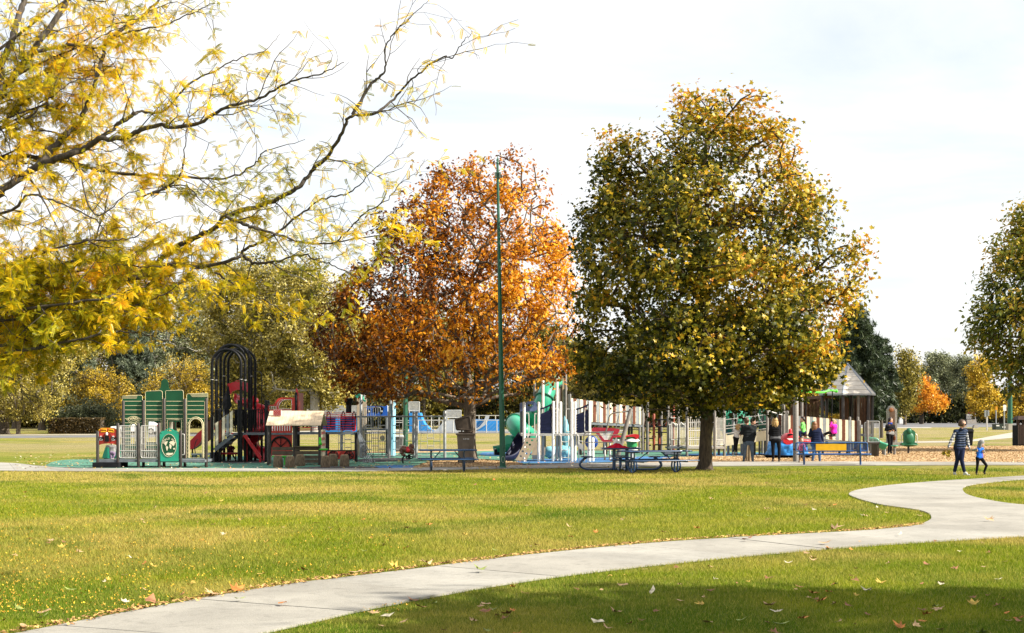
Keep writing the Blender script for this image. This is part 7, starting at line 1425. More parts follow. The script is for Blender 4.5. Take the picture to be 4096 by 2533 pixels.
part(fe, 'chain_mesh', K_FEN, lambda b: [b.bar((C3.x(1030,158)+i*.5,158,.15), (C3.x(1030,158)+i*.5+1.3*s,158,C3.z(686,158)), .008, 3) for i in range(0,76) for s in (1,)])
f2 = empty('pipe_fence', (X(1850,178), 178, 0), 'thin pipe fence at the back of the skate park', 'fence')
part(f2, 'fence_rail', K_FEN, lambda b: b.bar(C3(650,720,178), C3(1020,720,178), .05, 6)); part(f2, 'fence_rail', K_FEN, lambda b: b.bar(C3(1870,615,178), C3(2300,615,178), .05, 6))
for q in (650,800,1000,1232,1345,1870,1950,2200): part(f2, 'fence_post', K_FEN, lambda b: b.bar((C3.x(q,178),178,-.03), (C3.x(q,178),178,C3.z(612,178)), .06, 6))
part(f2, 'mid_rail', K_FEN, lambda b: b.bar(C3(650,690,178), C3(2300,690,178), .04, 6))
# ---- hedge
hd = empty('clipped_hedge', (X(295,147), 147, 0), 'long clipped dark brown hedge left of the ticket station', 'hedge')
rg = np.random.default_rng(3); n = 9000; x0, x1 = X(193,147), X(400,147); face = rg.random(n); P = np.stack([x0+(x1-x0)*rg.random(n), 147+2.4*rg.random(n), 1.55*rg.random(n)], 1)
P[face < .45, 1] = 147+.15*rg.random((face < .45).sum()); P[(face > .45) & (face < .75), 2] = 1.5+.12*rg.random(((face > .45) & (face < .75)).sum())
link('foliage', place('foliage', LEAF_OVAL, P-np.array([[X(295,147),147,0]]), .16+.12*rg.random(n), rg.normal(0,1,(n,3))+np.array([0,-.3,.6]), rg, [leafmat('hedge_leaves', [(.025,.018,.010),(.06,.045,.018),(.10,.07,.028),(.16,.10,.03)])], rg.random(n)), hd)
part(hd, 'stems', B_DK, lambda b: [b.box((x0+.2, 147.25, 0), (x1-.2, 149.2, 1.4))])
sh = empty('grey_shrub', (X(365,155), 155, 0), 'grey green shrub poking above the right end of the hedge', 'shrub'); n = 1500; P = rg.normal(0,1,(n,3))*np.array([1.6,1.0,.8])+np.array([0,0,1.7]); P[:,2] = np.maximum(P[:,2], .1)
link('foliage', place('foliage', CLUMPS, P, .5+.3*rg.random(n), rg.normal(0,1,(n,3)), rg, [MS], rg.random(n)*.6), sh); part(sh, 'stems', B_DK, lambda b: [b.bar((X(365,155),155,-.05), (X(365,155)+q,155,2.0), .06) for q in (-.8,0,.7)])
# ---- parked car
D = 140.0; cr = empty('parked_car', (X(540,D), D, 0), 'white car parked on the road behind the ticket station windows', 'car')
K_CAR = mat('car_white', (.75,.76,.78), .25, var=.03, coat=.5); K_GLS = mat('car_glass', (.02,.025,.03), .1); s = D/F
cx = lambda q: X(q,D)
body = [(443,1728),(444,1712),(452,1706),(490,1701),(516,1688),(548,1684),(592,1684),(620,1698),(632,1702),(634,1728)]
lo = [(cx(a), Z(c,D)) for a, c in body]
def carbody(b):
    n = len(lo); rings = [(-.86,.96),(-.80,1.0),(.80,1.0),(.86,.96)]; vs = []; zc_ = .75; xc = cx(540)
    for y, f in rings:
        for x, z in lo: w = 1-.12*max(0, z-1.0)/.5; vs.append((xc+(x-xc)*f, D+.9+y*w, zc_+(z-zc_)*f))
    b.add(vs, [(j*n+k, j*n+(k+1) % n, (j+1)*n+(k+1) % n, (j+1)*n+k) for j in range(3) for k in range(n)]+[tuple(range(n)), tuple(range(3*n,4*n))[::-1]])
part(cr, 'body', K_CAR, carbody)
part(cr, 'window', K_GLS, lambda b: [b.plate([[(cx(a), Z(c,D)) for a, c in q]], D+.07, D+.12) for q in ([(500,1702),(520,1690),(545,1688),(545,1702)],[(550,1702),(550,1688),(590,1688),(612,1702)])])
for q in (474, 603):
    w_ = part(cr, 'wheel', K_RUBK, lambda b: [b.lathe((cx(q), D+y, .32), [(.1,-.1),(.30,-.1),(.32,-.06),(.32,.06),(.30,.1),(.1,.1)], 18, axis=(0,1,0)) for y in (.08,1.72)]); part(w_, 'rim', K_SIL, lambda b: b.lathe((cx(q), D-.02, .32), [(.19,-.02),(.2,.0),(.05,.02)], 14, axis=(0,1,0)))
part(cr, 'tail_light', K_RED, lambda b: b.box((cx(628), D+.02, Z(1708,D)), (cx(634.5), D+.3, Z(1700,D)))); part(cr, 'headlight', K_WHT, lambda b: b.box((cx(443)-.02, D+.05, Z(1712,D)), (cx(449), D+.3, Z(1706,D)))); part(cr, 'underbody', K_BLK, lambda b: b.box((cx(448), D+.15, .18), (cx(630), D+1.65, .40)))
# ---- signs and boxes on the right
def signpost(name, label, q, top, bot, D, w0, w1, s0, s1, m, pw):
    root = empty(name, (CE.x(q,D), D, 0), label, 'sign'); part(root, 'pole', K_GRY, lambda b: b.bar((CE.x(q,D),D,-.03), (CE.x(q,D),D,CE.z(top,D)), pw, 8)); part(root, 'sign_face', m, lambda b: b.plate([rrect(CE.x(w0,D), CE.z(s1,D), CE.x(w1,D), CE.z(s0,D), .12)], D-.16-pw, D-.09-pw)); return root
signpost('road_sign', 'white rectangular sign on a thin pole left of the green lamp post', 2118, 905, 1220, 196, 2093, 2144, 902, 1002, K_WHT, .11)
signpost('road_sign', 'small orange sign on a leaning grey pole', 1986, 935, 1170, 300, 1970, 2004, 928, 990, mat('sign_orange', (.60,.26,.02), .5), .14)
D = 188.0; ep = empty('utility_pole', (CE.x(1838,D), D, 0), 'grey utility post with two meter boxes beside the walking woman', 'utility post')
part(ep, 'post', mat('post_pale', (.45,.43,.42), .5), lambda b: b.box((CE.x(1830,D), D, -.03), (CE.x(1852,D), D+.2, CE.z(995,D)))); part(ep, 'meter_box', K_SLG, lambda b: (b.box((CE.x(1795,D), D-.15, CE.z(1102,D)), (CE.x(1829,D), D+.1, CE.z(992,D))), b.box((CE.x(1839,D), D-.2, CE.z(1082,D)), (CE.x(1868,D), D-.01, CE.z(992,D)))))
D = 197.0; tb_ = empty('transformer_box', (CE.x(2070,D), D, 0), 'dark green transformer box beside the lamp footing', 'utility box')
part(tb_, 'cabinet', mat('transformer_green', (.045,.06,.05), .6, var=.15), lambda b: (b.box((CE.x(1985,D), D, 0), (CE.x(2160,D), D+1.6, CE.z(1228,D))), b.box((CE.x(1980,D), D-.05, CE.z(1227,D)), (CE.x(2165,D), D+1.65, CE.z(1215,D))))); part(tb_, 'warning_label', K_WHT, lambda b: [b.box((CE.x(a,D), D-.03, CE.z(c+22,D)), (CE.x(a+w,D), D-.001, CE.z(c,D))) for a, c, w in ((1990,1232,50),(2090,1256,60))])
D = 400.0; ps = empty('park_sign', (CE.x(1565,D), D, 0), 'black park sign with white lettering and a red strip on a stone base', 'sign')
part(ps, 'stone_base', K_STO, lambda b: b.hexa([(CE.x(1505,D),D-.6,0),(CE.x(1665,D),D-.6,0),(CE.x(1665,D),D+.8,0),(CE.x(1505,D),D+.8,0),(CE.x(1500,D),D-.4,CE.z(1142,D)),(CE.x(1650,D),D-.4,CE.z(1142,D)),(CE.x(1650,D),D+.5,CE.z(1142,D)),(CE.x(1500,D),D+.5,CE.z(1142,D))]))
part(ps, 'board', K_BLK, lambda b: b.box((CE.x(1486,D), D-.2, CE.z(1141,D)), (CE.x(1638,D), D+.2, CE.z(1040,D)))); part(ps, 'red_strip', K_MARI, lambda b: b.box((CE.x(1526,D), D-.22, CE.z(1039,D)), (CE.x(1638,D), D+.2, CE.z(1027,D))))
ln_ = lambda b: [b.box((CE.x(1496+sum(w_[:i])+4*i,D), D-.24, CE.z(y+8,D)), (CE.x(1496+sum(w_[:i])+4*i+w_[i],D), D-.205, CE.z(y,D))) for y, w_ in ((1056,(24,10,8,26)),(1072,(50,8,34)),(1096,(34,26,22)),(1116,(12,36,24))) for i in range(len(w_))]
part(ps, 'lettering', K_WHT, ln_, 'rows of small white lettering too distant to read')
D = 410.0; ub = empty('utility_box', (CE.x(432,D), D, 0), 'pair of stacked white utility boxes beyond the orange trees', 'utility box'); part(ub, 'cabinet', K_WHT, lambda b: (b.box((CE.x(405,D), D, CE.z(1195,D)*0), (CE.x(460,D), D+1.2, CE.z(1140,D))), b.box((CE.x(414,D), D+.1, CE.z(1139,D)), (CE.x(448,D), D+1.0, CE.z(1082,D)))))
D = 420.0; fm = empty('floodlight_mast', (X(3900,D), D, 0), 'distant floodlight mast left of the big right hand tree', 'floodlight'); part(fm, 'mast', K_GRY, lambda b: b.bar((X(3900,D),D,-.05), (X(3900,D),D,Z(1263,D)), .22, 8)); part(fm, 'lamp_bar', K_GRY, lambda b: (b.box((X(3891,D), D-.3, Z(1271,D)), (X(3911,D), D+.3, Z(1267,D))), [b.box((X(q,D), D-.5, Z(1268,D)), (X(q+5,D), D+.5, Z(1261,D))) for q in (3891,3899,3906)]))
for i, q in enumerate(((3860,1713.5),(3905,1713))):
    D = gd(q[1]); o = MB(); w = 10/F*D; o.hexa([(X(q[0],D)-w,D,0),(X(q[0],D)+w,D,0),(X(q[0],D)+w,D+1,0),(X(q[0],D)-w,D+1,0),(X(q[0],D)-w*.6,D+.1,.5),(X(q[0],D)+w*.6,D+.1,.5),(X(q[0],D)+w*.6,D+.9,.5),(X(q[0],D)-w*.6,D+.9,.5)]); tag(o.build('kerb_boulder', K_STO, world=(X(q[0],D),D,0)), ('pale boulder on the kerb behind the woman with sunglasses','pale boulder on the kerb between the woman and the utility post')[i], 'boulder')
# ================================================================ PEOPLE
CV = Fr(3720,1640,.32333)
SKIN = mat('skin', (.52,.30,.21), .55, var=.06); SKIN2 = mat('skin_light', (.58,.36,.27), .55, var=.06)
def cmat(n, c, r=.85, **k): return mat('cloth_'+n, c, r, var=k.pop('var', .18), scale=k.pop('scale', 9), bump=.25, bscale=60)
def plaid():
    m, t, b = newmat('cloth_plaid'); l = t.links.new; N = t.nodes.new; g = N('ShaderNodeTexCoord'); s = N('ShaderNodeSeparateXYZ'); l(g.outputs['Object'], s.inputs[0])
    def stripe(o, f, lo):
        w = N('ShaderNodeMath'); w.operation = 'MULTIPLY'; w.inputs[1].default_value = f; l(o, w.inputs[0]); q = N('ShaderNodeMath'); q.operation = 'FRACT'; l(w.outputs[0], q.inputs[0]); c = N('ShaderNodeMath'); c.operation = 'LESS_THAN'; c.inputs[1].default_value = lo; l(q.outputs[0], c.inputs[0]); return c.outputs[0]
    a = N('ShaderNodeMath'); a.operation = 'ADD'; l(s.outputs[0], a.inputs[0]); l(s.outputs[1], a.inputs[1])
    m1 = N('ShaderNodeMath'); m1.operation = 'ADD'; l(stripe(a.outputs[0], 15, .42), m1.inputs[0]); l(stripe(s.outputs[2], 13, .42), m1.inputs[1])
    r = N('ShaderNodeValToRGB'); r.color_ramp.interpolation = 'CONSTANT'; e = r.color_ramp.elements; e[0].color = (.50,.49,.46,1); e[1].position = .4; e[1].color = (.12,.13,.17,1); x = e.new(.8); x.color = (.012,.015,.03,1)
    d = N('ShaderNodeMath'); d.operation = 'DIVIDE'; d.inputs[1].default_value = 2.0; l(m1.outputs[0], d.inputs[0]); l(d.outputs[0], r.inputs[0]); l(r.outputs[0], b.inputs['Base Color']); b.inputs['Roughness'].default_value = .9; return m
def fing_dirs(d, side):
    d = d.normalized(); s = side-d*side.dot(d); s = s.normalized() if s.length > 1e-4 else d.orthogonal().normalized(); return d, s, d.cross(s)
class Body:
    def __init__(s): s.c = []          # (a, b, ra, rb, material)
    def cap(s, a, b, ra, rb, m): s.c.append((Vector(a), Vector(b), ra, rb, m))
def person(label, Cf, D, h, J, mats, hair=None, face=(1,0,0), voxel=.013, sleeve=1.0, crop=1.0, bulk=1.0, extra=None, name='person', hem=None, skirt=None, slim=1.0):
    """J: joints as (cx, cy, depth offset) in crop pixels; mats: dict top, sleeve, legs, shoe, skin, lower"""
    P = {k: Cf(v[0], v[1], D+(v[2] if len(v) > 2 else 0)) for k, v in J.items()}
    B = Body(); sk = mats.get('skin', SKIN); top = mats['top']; sl = mats.get('sleeve', top); lg = mats['legs']; sh = mats['shoe']; low = mats.get('lower', top)
    f = Vector(face).normalized(); hd = P['head']; nk = P['neck']; ax = (hd-nk); ax = ax.normalized() if ax.length > .01 else Vector((0,0,1))
    hr = .060*h if h > 1.3 else .075*h
    B.cap(hd-ax*hr*.15, hd+ax*hr*.30, hr*.86, hr*.88, sk); B.cap(hd+f*hr*.25-ax*hr*.45, hd+f*hr*.12-ax*hr*.05, hr*.52, hr*.70, sk)          # skull, jaw
    B.cap(hd+f*hr*.86-ax*hr*.05, hd+f*hr*1.12-ax*hr*.30, hr*.10, hr*.15, sk)                                                    # nose
    sd = f.cross(ax).normalized()
    for q in (-1, 1):
        B.cap(hd+sd*q*hr*.86-f*hr*.05+ax*hr*.05, hd+sd*q*hr*.88-f*hr*.05-ax*hr*.22, hr*.13, hr*.10, sk)                          # ears
        B.cap(hd+f*hr*.84+sd*q*hr*.34+ax*hr*.05, hd+f*hr*.86+sd*q*hr*.36+ax*hr*.05, hr*.10, hr*.10, EYE)                        # eyes
    B.cap(hd+f*hr*.82+sd*hr*.2-ax*hr*.58, hd+f*hr*.82-sd*hr*.2-ax*hr*.58, hr*.09, hr*.09, LIP)
    B.cap(nk-ax*.03*h, hd-ax*hr*.4, .031*h, .029*h, sk)
    sl_, sr_ = P['sl'], P['sr']; hl, hR = P['hl'], P['hr']; cs = (sl_+sr_)/2; ch = (hl+hR)/2; t = bulk
    B.cap(sl_, sr_, .046*h*t, .046*h*t, top); B.cap(cs, nk, .045*h*t, .034*h, top)
    w = (sr_-sl_)*.5
    for i in range(5):
        q = i/4; c = cs.lerp(ch, .12+.72*q); ww = w*(.70-.22*math.sin(math.pi*q)*.8+.02*q)*slim; r = (.066-.006*math.sin(math.pi*q))*h*t; B.cap(c-ww*.75, c+ww*.75, r, r, low if (hem is not None and q >= hem) else top)
    B.cap(hl, hR, .060*h, .060*h, lg); B.cap(hl.lerp(hR,.15)-f*.02*h, hR.lerp(hl,.15)-f*.02*h, .064*h, .064*h, lg)
    for s_ in 'lr':
        a, e, wr = P['s'+s_], P['e'+s_], P['w'+s_]
        B.cap(a, e, .037*h*t, .030*h*t, sl)
        if sleeve >= 1: B.cap(e, wr, .030*h*t, .021*h*t, sl)
        elif sleeve > 0: B.cap(e, wr, .025*h, .018*h, sk)
        d = (wr-e); d = d.normalized(); hv = P.get('h'+s_)
        hdv = (hv-wr).normalized() if hv is not None else (d+Vector((0,0,-.2))).normalized(); dd, ss, nn = fing_dirs(hdv, f+Vector((.01,.02,.3))); L_ = .105*h; pc = wr+dd*L_*.28
        B.cap(wr, wr+dd*L_*.42, .016*h, .019*h, sk); B.cap(pc-ss*.012*h, pc+ss*.012*h, .014*h, .014*h, sk)
        for k, (o, ln) in enumerate(((-.021,.44),(-.007,.50),(.007,.47),(.020,.38))):
            b0 = wr+dd*L_*.42+ss*o*h*.8; m_ = b0+dd*L_*ln*.55+ss*o*h*.25-nn*.006*h; tp = m_+dd*L_*ln*.40-nn*.016*h; B.cap(b0, m_, .0075*h, .0068*h, sk); B.cap(m_, tp, .0068*h, .0055*h, sk)
        th = wr+dd*L_*.16-ss*.016*h; B.cap(th, th+dd*L_*.25-ss*.022*h, .0085*h, .0075*h, sk); B.cap(th+dd*L_*.25-ss*.022*h, th+dd*L_*.45-ss*.020*h-nn*.01*h, .0075*h, .006*h, sk)
        hp, kn, an, to = P['h'+('l' if s_ == 'l' else 'r')] if False else (hl if s_ == 'l' else hR), P['k'+s_], P['a'+s_], P['t'+s_]
        B.cap(hp, hp.lerp(kn,.45), .056*h, .048*h, lg); B.cap(hp.lerp(kn,.45), kn, .048*h, .037*h, lg)
        cut = kn.lerp(an, crop); B.cap(kn, kn.lerp(cut,.4), .037*h, .036*h, lg); B.cap(kn.lerp(cut,.4), cut, .036*h, .028*h if crop >= 1 else .030*h, lg)
        if crop < 1: B.cap(cut, an, .020*h, .018*h, sk)
        B.cap(an, an+(to-an)*.35, .024*h, .026*h, sh); hl_ = an-(to-an)*.18; hl_.z = min(hl_.z, an.z)-.0; B.cap(Vector((hl_.x, hl_.y, to.z+.004)), to, .022*h, .019*h, sh)
    if skirt: B.cap((hl+hR)/2, (P['kl']+P['kr'])/2+(ch-cs)*-.2, .075*h, .12*h, skirt)
    if extra: extra(B, P, h, f, ax, hr)
    # build, fuse into one surface, then colour each face by the nearest limb
    mb = MB()
    for a, b, ra, rb, m in B.c:
        n = 10 if ra > .012 else 6
        dvec = b-a; ln = dvec.length; dvec = dvec.normalized() if ln > 1e-6 else Vector((0,0,1)); pth = []; rs = []
        for q in (-1, -.8, -.45, 0): pth.append(a+dvec*ra*q); rs.append(max(ra*math.sqrt(max(0, 1-q*q)), ra*.05))
        for q in (0, .45, .8, 1): pth.append(b+dvec*rb*q+dvec*(1e-4 if q == 0 else 0)); rs.append(max(rb*math.sqrt(max(0, 1-q*q)), rb*.05))
        mb.tube(pth, rs, n)
    me = bpy.data.meshes.new('tmp'); root_loc = Vector((ch.x, ch.y, 0)); me.from_pydata([tuple(Vector(v)-root_loc) for v in mb.v], [], mb.f)
    bm = bmesh.new(); bm.from_mesh(me); bmesh.ops.recalc_face_normals(bm, faces=bm.faces); bm.to_mesh(me); bm.free()
    o = bpy.data.objects.new('tmp', me); COL.objects.link(o); md = o.modifiers.new('r', 'REMESH'); md.mode = 'VOXEL'; md.voxel_size = voxel; md.use_smooth_shade = True
    sm = o.modifiers.new('s', 'SMOOTH'); sm.factor = .5; sm.iterations = 3
    dg = bpy.context.evaluated_depsgraph_get(); m2 = bpy.data.meshes.new_from_object(o.evaluated_get(dg)); COL.objects.unlink(o); bpy.data.objects.remove(o); bpy.data.meshes.remove(me)
    nf = len(m2.polygons); cen = np.zeros(nf*3); m2.polygons.foreach_get('center', cen); cen = cen.reshape(-1,3); best = np.full(nf, 1e9); idx = np.zeros(nf, int); ml = []
    for a, b, ra, rb, m in B.c:
        if m not in ml: ml.append(m)
        a_ = np.array(a-root_loc); d_ = np.array(b-a); L2 = max(d_.dot(d_), 1e-9); tt = np.clip(((cen-a_) @ d_)/L2, 0, 1); dist = np.linalg.norm(cen-a_-tt[:,None]*d_, axis=1)-(ra+(rb-ra)*tt); k = dist < best; best[k] = dist[k]; idx[k] = ml.index(m)
    m2.materials.clear()
    for m in ml: m2.materials.append(m)
    m2.polygons.foreach_set('material_index', idx.astype(np.int32)); m2.polygons.foreach_set('use_smooth', np.ones(nf, bool)); m2.name = 'person'
    po = bpy.data.objects.new(name, m2); COL.objects.link(po); po.location = root_loc; tag(po, label, 'person')
    if hair:
        hm, style = hair; b = MB()
        def shell(c0, rx, back, upf, seed=0, n=20, m=12):
            vs = []
            for j in range(m+1):
                a = math.pi*j/m
                for k in range(n):
                    t_ = 2*math.pi*k/n; v = Vector((math.sin(a)*math.cos(t_), math.sin(a)*math.sin(t_), -math.cos(a))); w_ = f*v.x+sd*v.y+ax*v.z
                    q = 1+.07*noise.noise(w_*5+Vector((seed,0,0))); 
                    if v.x > .1 and v.z < .55: q *= .80
                    vs.append(c0+w_*rx*q)
            b.add(vs, [(j*n+k, j*n+(k+1) % n, (j+1)*n+(k+1) % n, (j+1)*n+k) for j in range(m) for k in range(n)], True)
        shell(hd-f*hr*.22+ax*hr*.30, hr*1.10, 0, 0, len(label))
        if style == 'bob':
            for k in range(26):
                a = R(70+k*220/25); rt = hd+(f*math.cos(a)+sd*math.sin(a))*hr*.85+ax*hr*.3; b.tube([rt, rt+(f*math.cos(a)+sd*math.sin(a))*hr*.22-ax*hr*.5, rt+(f*math.cos(a)+sd*math.sin(a))*hr*.12-ax*hr*1.0], [hr*.22,hr*.24,hr*.06], 6)
        if style in ('long', 'pony', 'curl'):
            L_ = {'long':2.9,'pony':2.6,'curl':1.9}[style]*hr
            for k in range(22):
                a = R(100+k*160/21) if style != 'pony' else R(172+k*16/21); o0 = hd+(f*math.cos(a)+sd*math.sin(a))*hr*.82+ax*hr*.35; rr_ = random.Random(k+len(label)); dw = Vector((0,0,-1)); out_ = (f*math.cos(a)+sd*math.sin(a))
                b.tube([o0, o0+out_*hr*.28+dw*L_*.25, o0+out_*hr*(.30+rr_.uniform(-.12,.12))+dw*L_*.6+sd*rr_.uniform(-.1,.1)*hr, o0+out_*hr*rr_.uniform(0,.45)+dw*L_*rr_.uniform(.85,1.1)+sd*rr_.uniform(-.2,.2)*hr], [hr*.2,hr*.26,hr*.20,hr*.03], 6)
        b.build('hair', hm, po, recalc=True)
    return po, P, f, ax, hr, sd
def quilt():
    m, t, b = newmat('cloth_quilted'); l = t.links.new; N = t.nodes.new; b.inputs['Base Color'].default_value = (.010,.024,.062,1); b.inputs['Roughness'].default_value = .5; b.inputs['Specular IOR Level'].default_value = .25
    g = N('ShaderNodeTexCoord'); n = N('ShaderNodeTexNoise'); n.inputs['Scale'].default_value = 18; l(g.outputs['Object'], n.inputs['Vector']); w = N('ShaderNodeTexWave'); w.bands_direction = 'Z'; w.inputs['Scale'].default_value = 4.6; w.inputs['Distortion'].default_value = 1.2; w.inputs['Detail'].default_value = 1; l(g.outputs['Object'], w.inputs['Vector'])
    a = N('ShaderNodeMath'); a.operation = 'MULTIPLY_ADD'; a.inputs[1].default_value = .35; l(n.outputs['Fac'], a.inputs[0]); l(w.outputs['Fac'], a.inputs[2]); bp = N('ShaderNodeBump'); bp.inputs['Strength'].default_value = 1; bp.inputs['Distance'].default_value = .03; l(a.outputs[0], bp.inputs['Height']); l(bp.outputs[0], b.inputs['Normal']); return m
EYE = mat('eye_dark', (.02,.015,.012), .3); LIP = mat('lip', (.40,.14,.11), .5)
NAVY = cmat('navy', (.012,.017,.045)); VEST = quilt(); BLACK = cmat('black', (.010,.010,.012)); CHAR = cmat('charcoal', (.016,.019,.021)); GREY = cmat('grey', (.24,.24,.24)); JEAN = cmat('jean', (.075,.10,.135), scale=5, var=.3); JEANB = cmat('jean_blue', (.06,.11,.22), scale=5, var=.25)
WTOP = cmat('white_top', (.66,.62,.60)); GTOP = cmat('green_top', (.18,.55,.13)); PINK = cmat('pink', (.70,.025,.34)); BTOP = cmat('blue_top', (.025,.14,.62)); LBTOP = cmat('lightblue_top', (.36,.50,.62)); MARO = cmat('maroon', (.07,.012,.018)); KHAKI = cmat('khaki', (.22,.17,.11)); LEGP = cmat('leggings_purple', (.30,.22,.34), scale=40, var=.6); DOTS = cmat('dots', (.50,.08,.16), scale=30, var=.7); LEOP = cmat('leopard', (.20,.13,.09), scale=40, var=.7)
SHOEW = mat('shoe_pale', (.42,.42,.40), .6); SHOEK = mat('shoe_black', (.015,.014,.014), .5); SHOEB = mat('shoe_brown', (.06,.045,.035), .6)
H_BR = mat('hair_brown', (.075,.040,.020), .45, var=.4, scale=40); H_DK = mat('hair_dark', (.022,.012,.008), .4, var=.4, scale=40); H_BL = mat('hair_blonde', (.42,.26,.10), .45, var=.35, scale=40); H_RD = mat('hair_auburn', (.20,.085,.035), .45, var=.4, scale=40)
# ---- walking woman
po, P, f, ax, hr, sd = person('woman walking on the grass in a navy quilted vest, plaid shirt and sunglasses', CV, 40.9, 1.62,
    dict(head=(402,178), neck=(384,238), sl=(318,268), sr=(438,266,.05), el=(266,372,-.05), er=(466,388,.08), wl=(228,458,-.1), wr=(486,478,.0), hl=(338,476), hr=(398,476,.04), kl=(338,622,.05), kr=(392,628,-.05), al=(300,776,.08), ar=(428,776,-.06), tl=(322,806,.0), tr=(484,808,-.14)),
    dict(top=VEST, sleeve=plaid(), legs=NAVY, shoe=SHOEW, skin=SKIN), (H_BR, 'bob'), (.80,-.35,-.18), voxel=.010, crop=.86, bulk=1.0)
part(po, 'sunglasses', K_BLK, lambda b: ([b.ball(P['head']+f*hr*.90+sd*q*hr*.36+ax*hr*.06, hr*.27, hr*.27, hr*.22, 10, 8) for q in (-1,1)], b.bar(P['head']+f*hr*.93+sd*hr*.3+ax*hr*.12, P['head']+f*hr*.93-sd*hr*.3+ax*hr*.12, hr*.06, 6), [b.bar(P['head']+f*hr*.88+sd*q*hr*.62+ax*hr*.1, P['head']-f*hr*.05+sd*q*hr*.92+ax*hr*.1, hr*.05, 6) for q in (-1,1)]))
cl = (P['sl']+P['sr'])/2
part(po, 'vest_zip', K_SIL, lambda b: b.tube([cl.lerp((P['hl']+P['hr'])/2, q)+f*.118+Vector((0,0,.0)) for q in (.02,.2,.4,.6,.8,.98)], .006, 5))
part(po, 'collar', VEST, lambda b: b.tube([P['neck']+Vector((.075*math.cos(R(a)), .07*math.sin(R(a)), -.01+.02*math.cos(R(a)))) for a in range(0,360,24)], .026, 6, closed=True))
bl_ = MB(); hnd = P['wl']+(P['wl']-P['el']).normalized()*.10; rr_ = random.Random(5); bunch = empty('leaf_bunch', tuple(hnd), 'bunch of yellow and brown leaves in the walking woman\'s hand', 'leaves')
for k in range(11):
    d = Vector((rr_.uniform(-1,.7), rr_.uniform(-.8,.3), rr_.uniform(-1.2,.15))).normalized(); c_ = hnd+d*rr_.uniform(.04,.10)+Vector((0,0,-.05)); u = d.orthogonal().normalized(); Mq = Matrix((d.cross(u), d, u)).transposed(); q = MB(); tv, tf = LEAF_MAPLE
    q.add([c_+(Mq @ Vector(v))*.15 for v in tv], tf); q.build('leaf', [mat('bunch_gold', (.52,.36,.05), .6, var=.3), mat('bunch_brown', (.22,.13,.04), .6, var=.3), mat('bunch_olive', (.30,.27,.05), .6, var=.3)][k % 3], bunch)
part(bunch, 'stems', B_DK, lambda b: [b.bar(hnd+Vector((0,0,.05)), hnd+Vector((rr_.uniform(-.08,.05), rr_.uniform(-.05,.05), -.08)), .003, 4) for k in range(6)])
# ---- child with the grey hood
def hood(B, P, h, f, ax, hr):
    hd = P['head']; B.cap(hd-f*hr*.22+ax*hr*.42, hd-f*hr*.4+ax*hr*.1, hr*1.10, hr*1.12, GREY); B.cap(hd+f*hr*.62+ax*hr*.62, hd+f*hr*.3+ax*hr*.85, hr*.30, hr*.3, H_BL)
    for q in (-1, 1): s = f.cross(ax).normalized()*q; B.cap(hd+s*hr*.62-f*hr*.05+ax*hr*.3, hd+s*hr*.7-f*hr*.1-ax*hr*1.3, hr*.42, hr*.38, GREY)
    B.cap(hd-f*hr*.7, P['neck']-f*hr*1.5-Vector((0,0,.22)), hr*.75, hr*.5, GREY); B.cap(P['neck']-f*hr*1.3-Vector((0,0,.1)), P['el'], hr*.5, hr*.42, GREY)
po2, P2_, f2_, ax2, hr2, sd2 = person('small child in a grey hood, blue shirt and black leggings beside the walking woman', CV, 41.3, 1.05,
    dict(head=(640,420), neck=(626,466), sl=(592,486), sr=(650,484,.04), el=(535,500,-.02), er=(668,522,.05), wl=(580,486,-.12), wr=(664,496,-.06), hl=(592,600), hr=(634,600,.03), kl=(586,698), kr=(700,688,-.03), al=(574,782), ar=(668,772,.0), tl=(584,804,-.08), tr=(696,806,-.1)),
    dict(top=BTOP, sleeve=GREY, legs=BLACK, shoe=SHOEK, skin=SKIN2), None, (.75,-.45,-.5), voxel=.009, bulk=1.0, extra=hood)
part(po2, 'shirt_print', mat('print_pink', (.75,.18,.42), .6), lambda b: [b.ball(P2_['neck']+f2_*.105+Vector((x, .02, z)), .012, .012, .010, 6, 4) for x, z in ((-.05,-.14),(-.02,-.12),(.0,-.15),(-.05,-.18),(-.01,-.19),(.02,-.17),(-.03,-.22))])
# ---- the others
person('woman with a dark ponytail, blue scarf and black jacket standing on the mulch', C7, 64.3, 1.68, dict(head=(492,702), neck=(482,738), sl=(446,770), sr=(528,772,.1), el=(428,820), er=(548,822,.1), wl=(500,812,-.18), wr=(528,806,-.05), hl=(464,874), hr=(508,874,.08), kl=(472,965), kr=(502,968,.05), al=(468,1086), ar=(494,1084,.1), tl=(448,1112,-.06), tr=(524,1106,-.02)),
    dict(top=BLACK, legs=BLACK, shoe=SHOEK, lower=GREY), (H_DK, 'pony'), (.85,-.2,-.3), hem=.7, voxel=.015, extra=lambda B, P, h, f, ax, hr: (B.cap(P['neck']-Vector((.05,0,.0)), P['neck']+Vector((.06,-.03,-.01)), .05, .05, cmat('scarf', (.03,.07,.35))), B.cap(Vector(P['hr'])+Vector((.1,-.05,-.12)), Vector(P['hr'])+Vector((.1,-.05,-.2)), .06, .06, cmat('bag', (.12,.04,.02)))))
D_ = 53.0
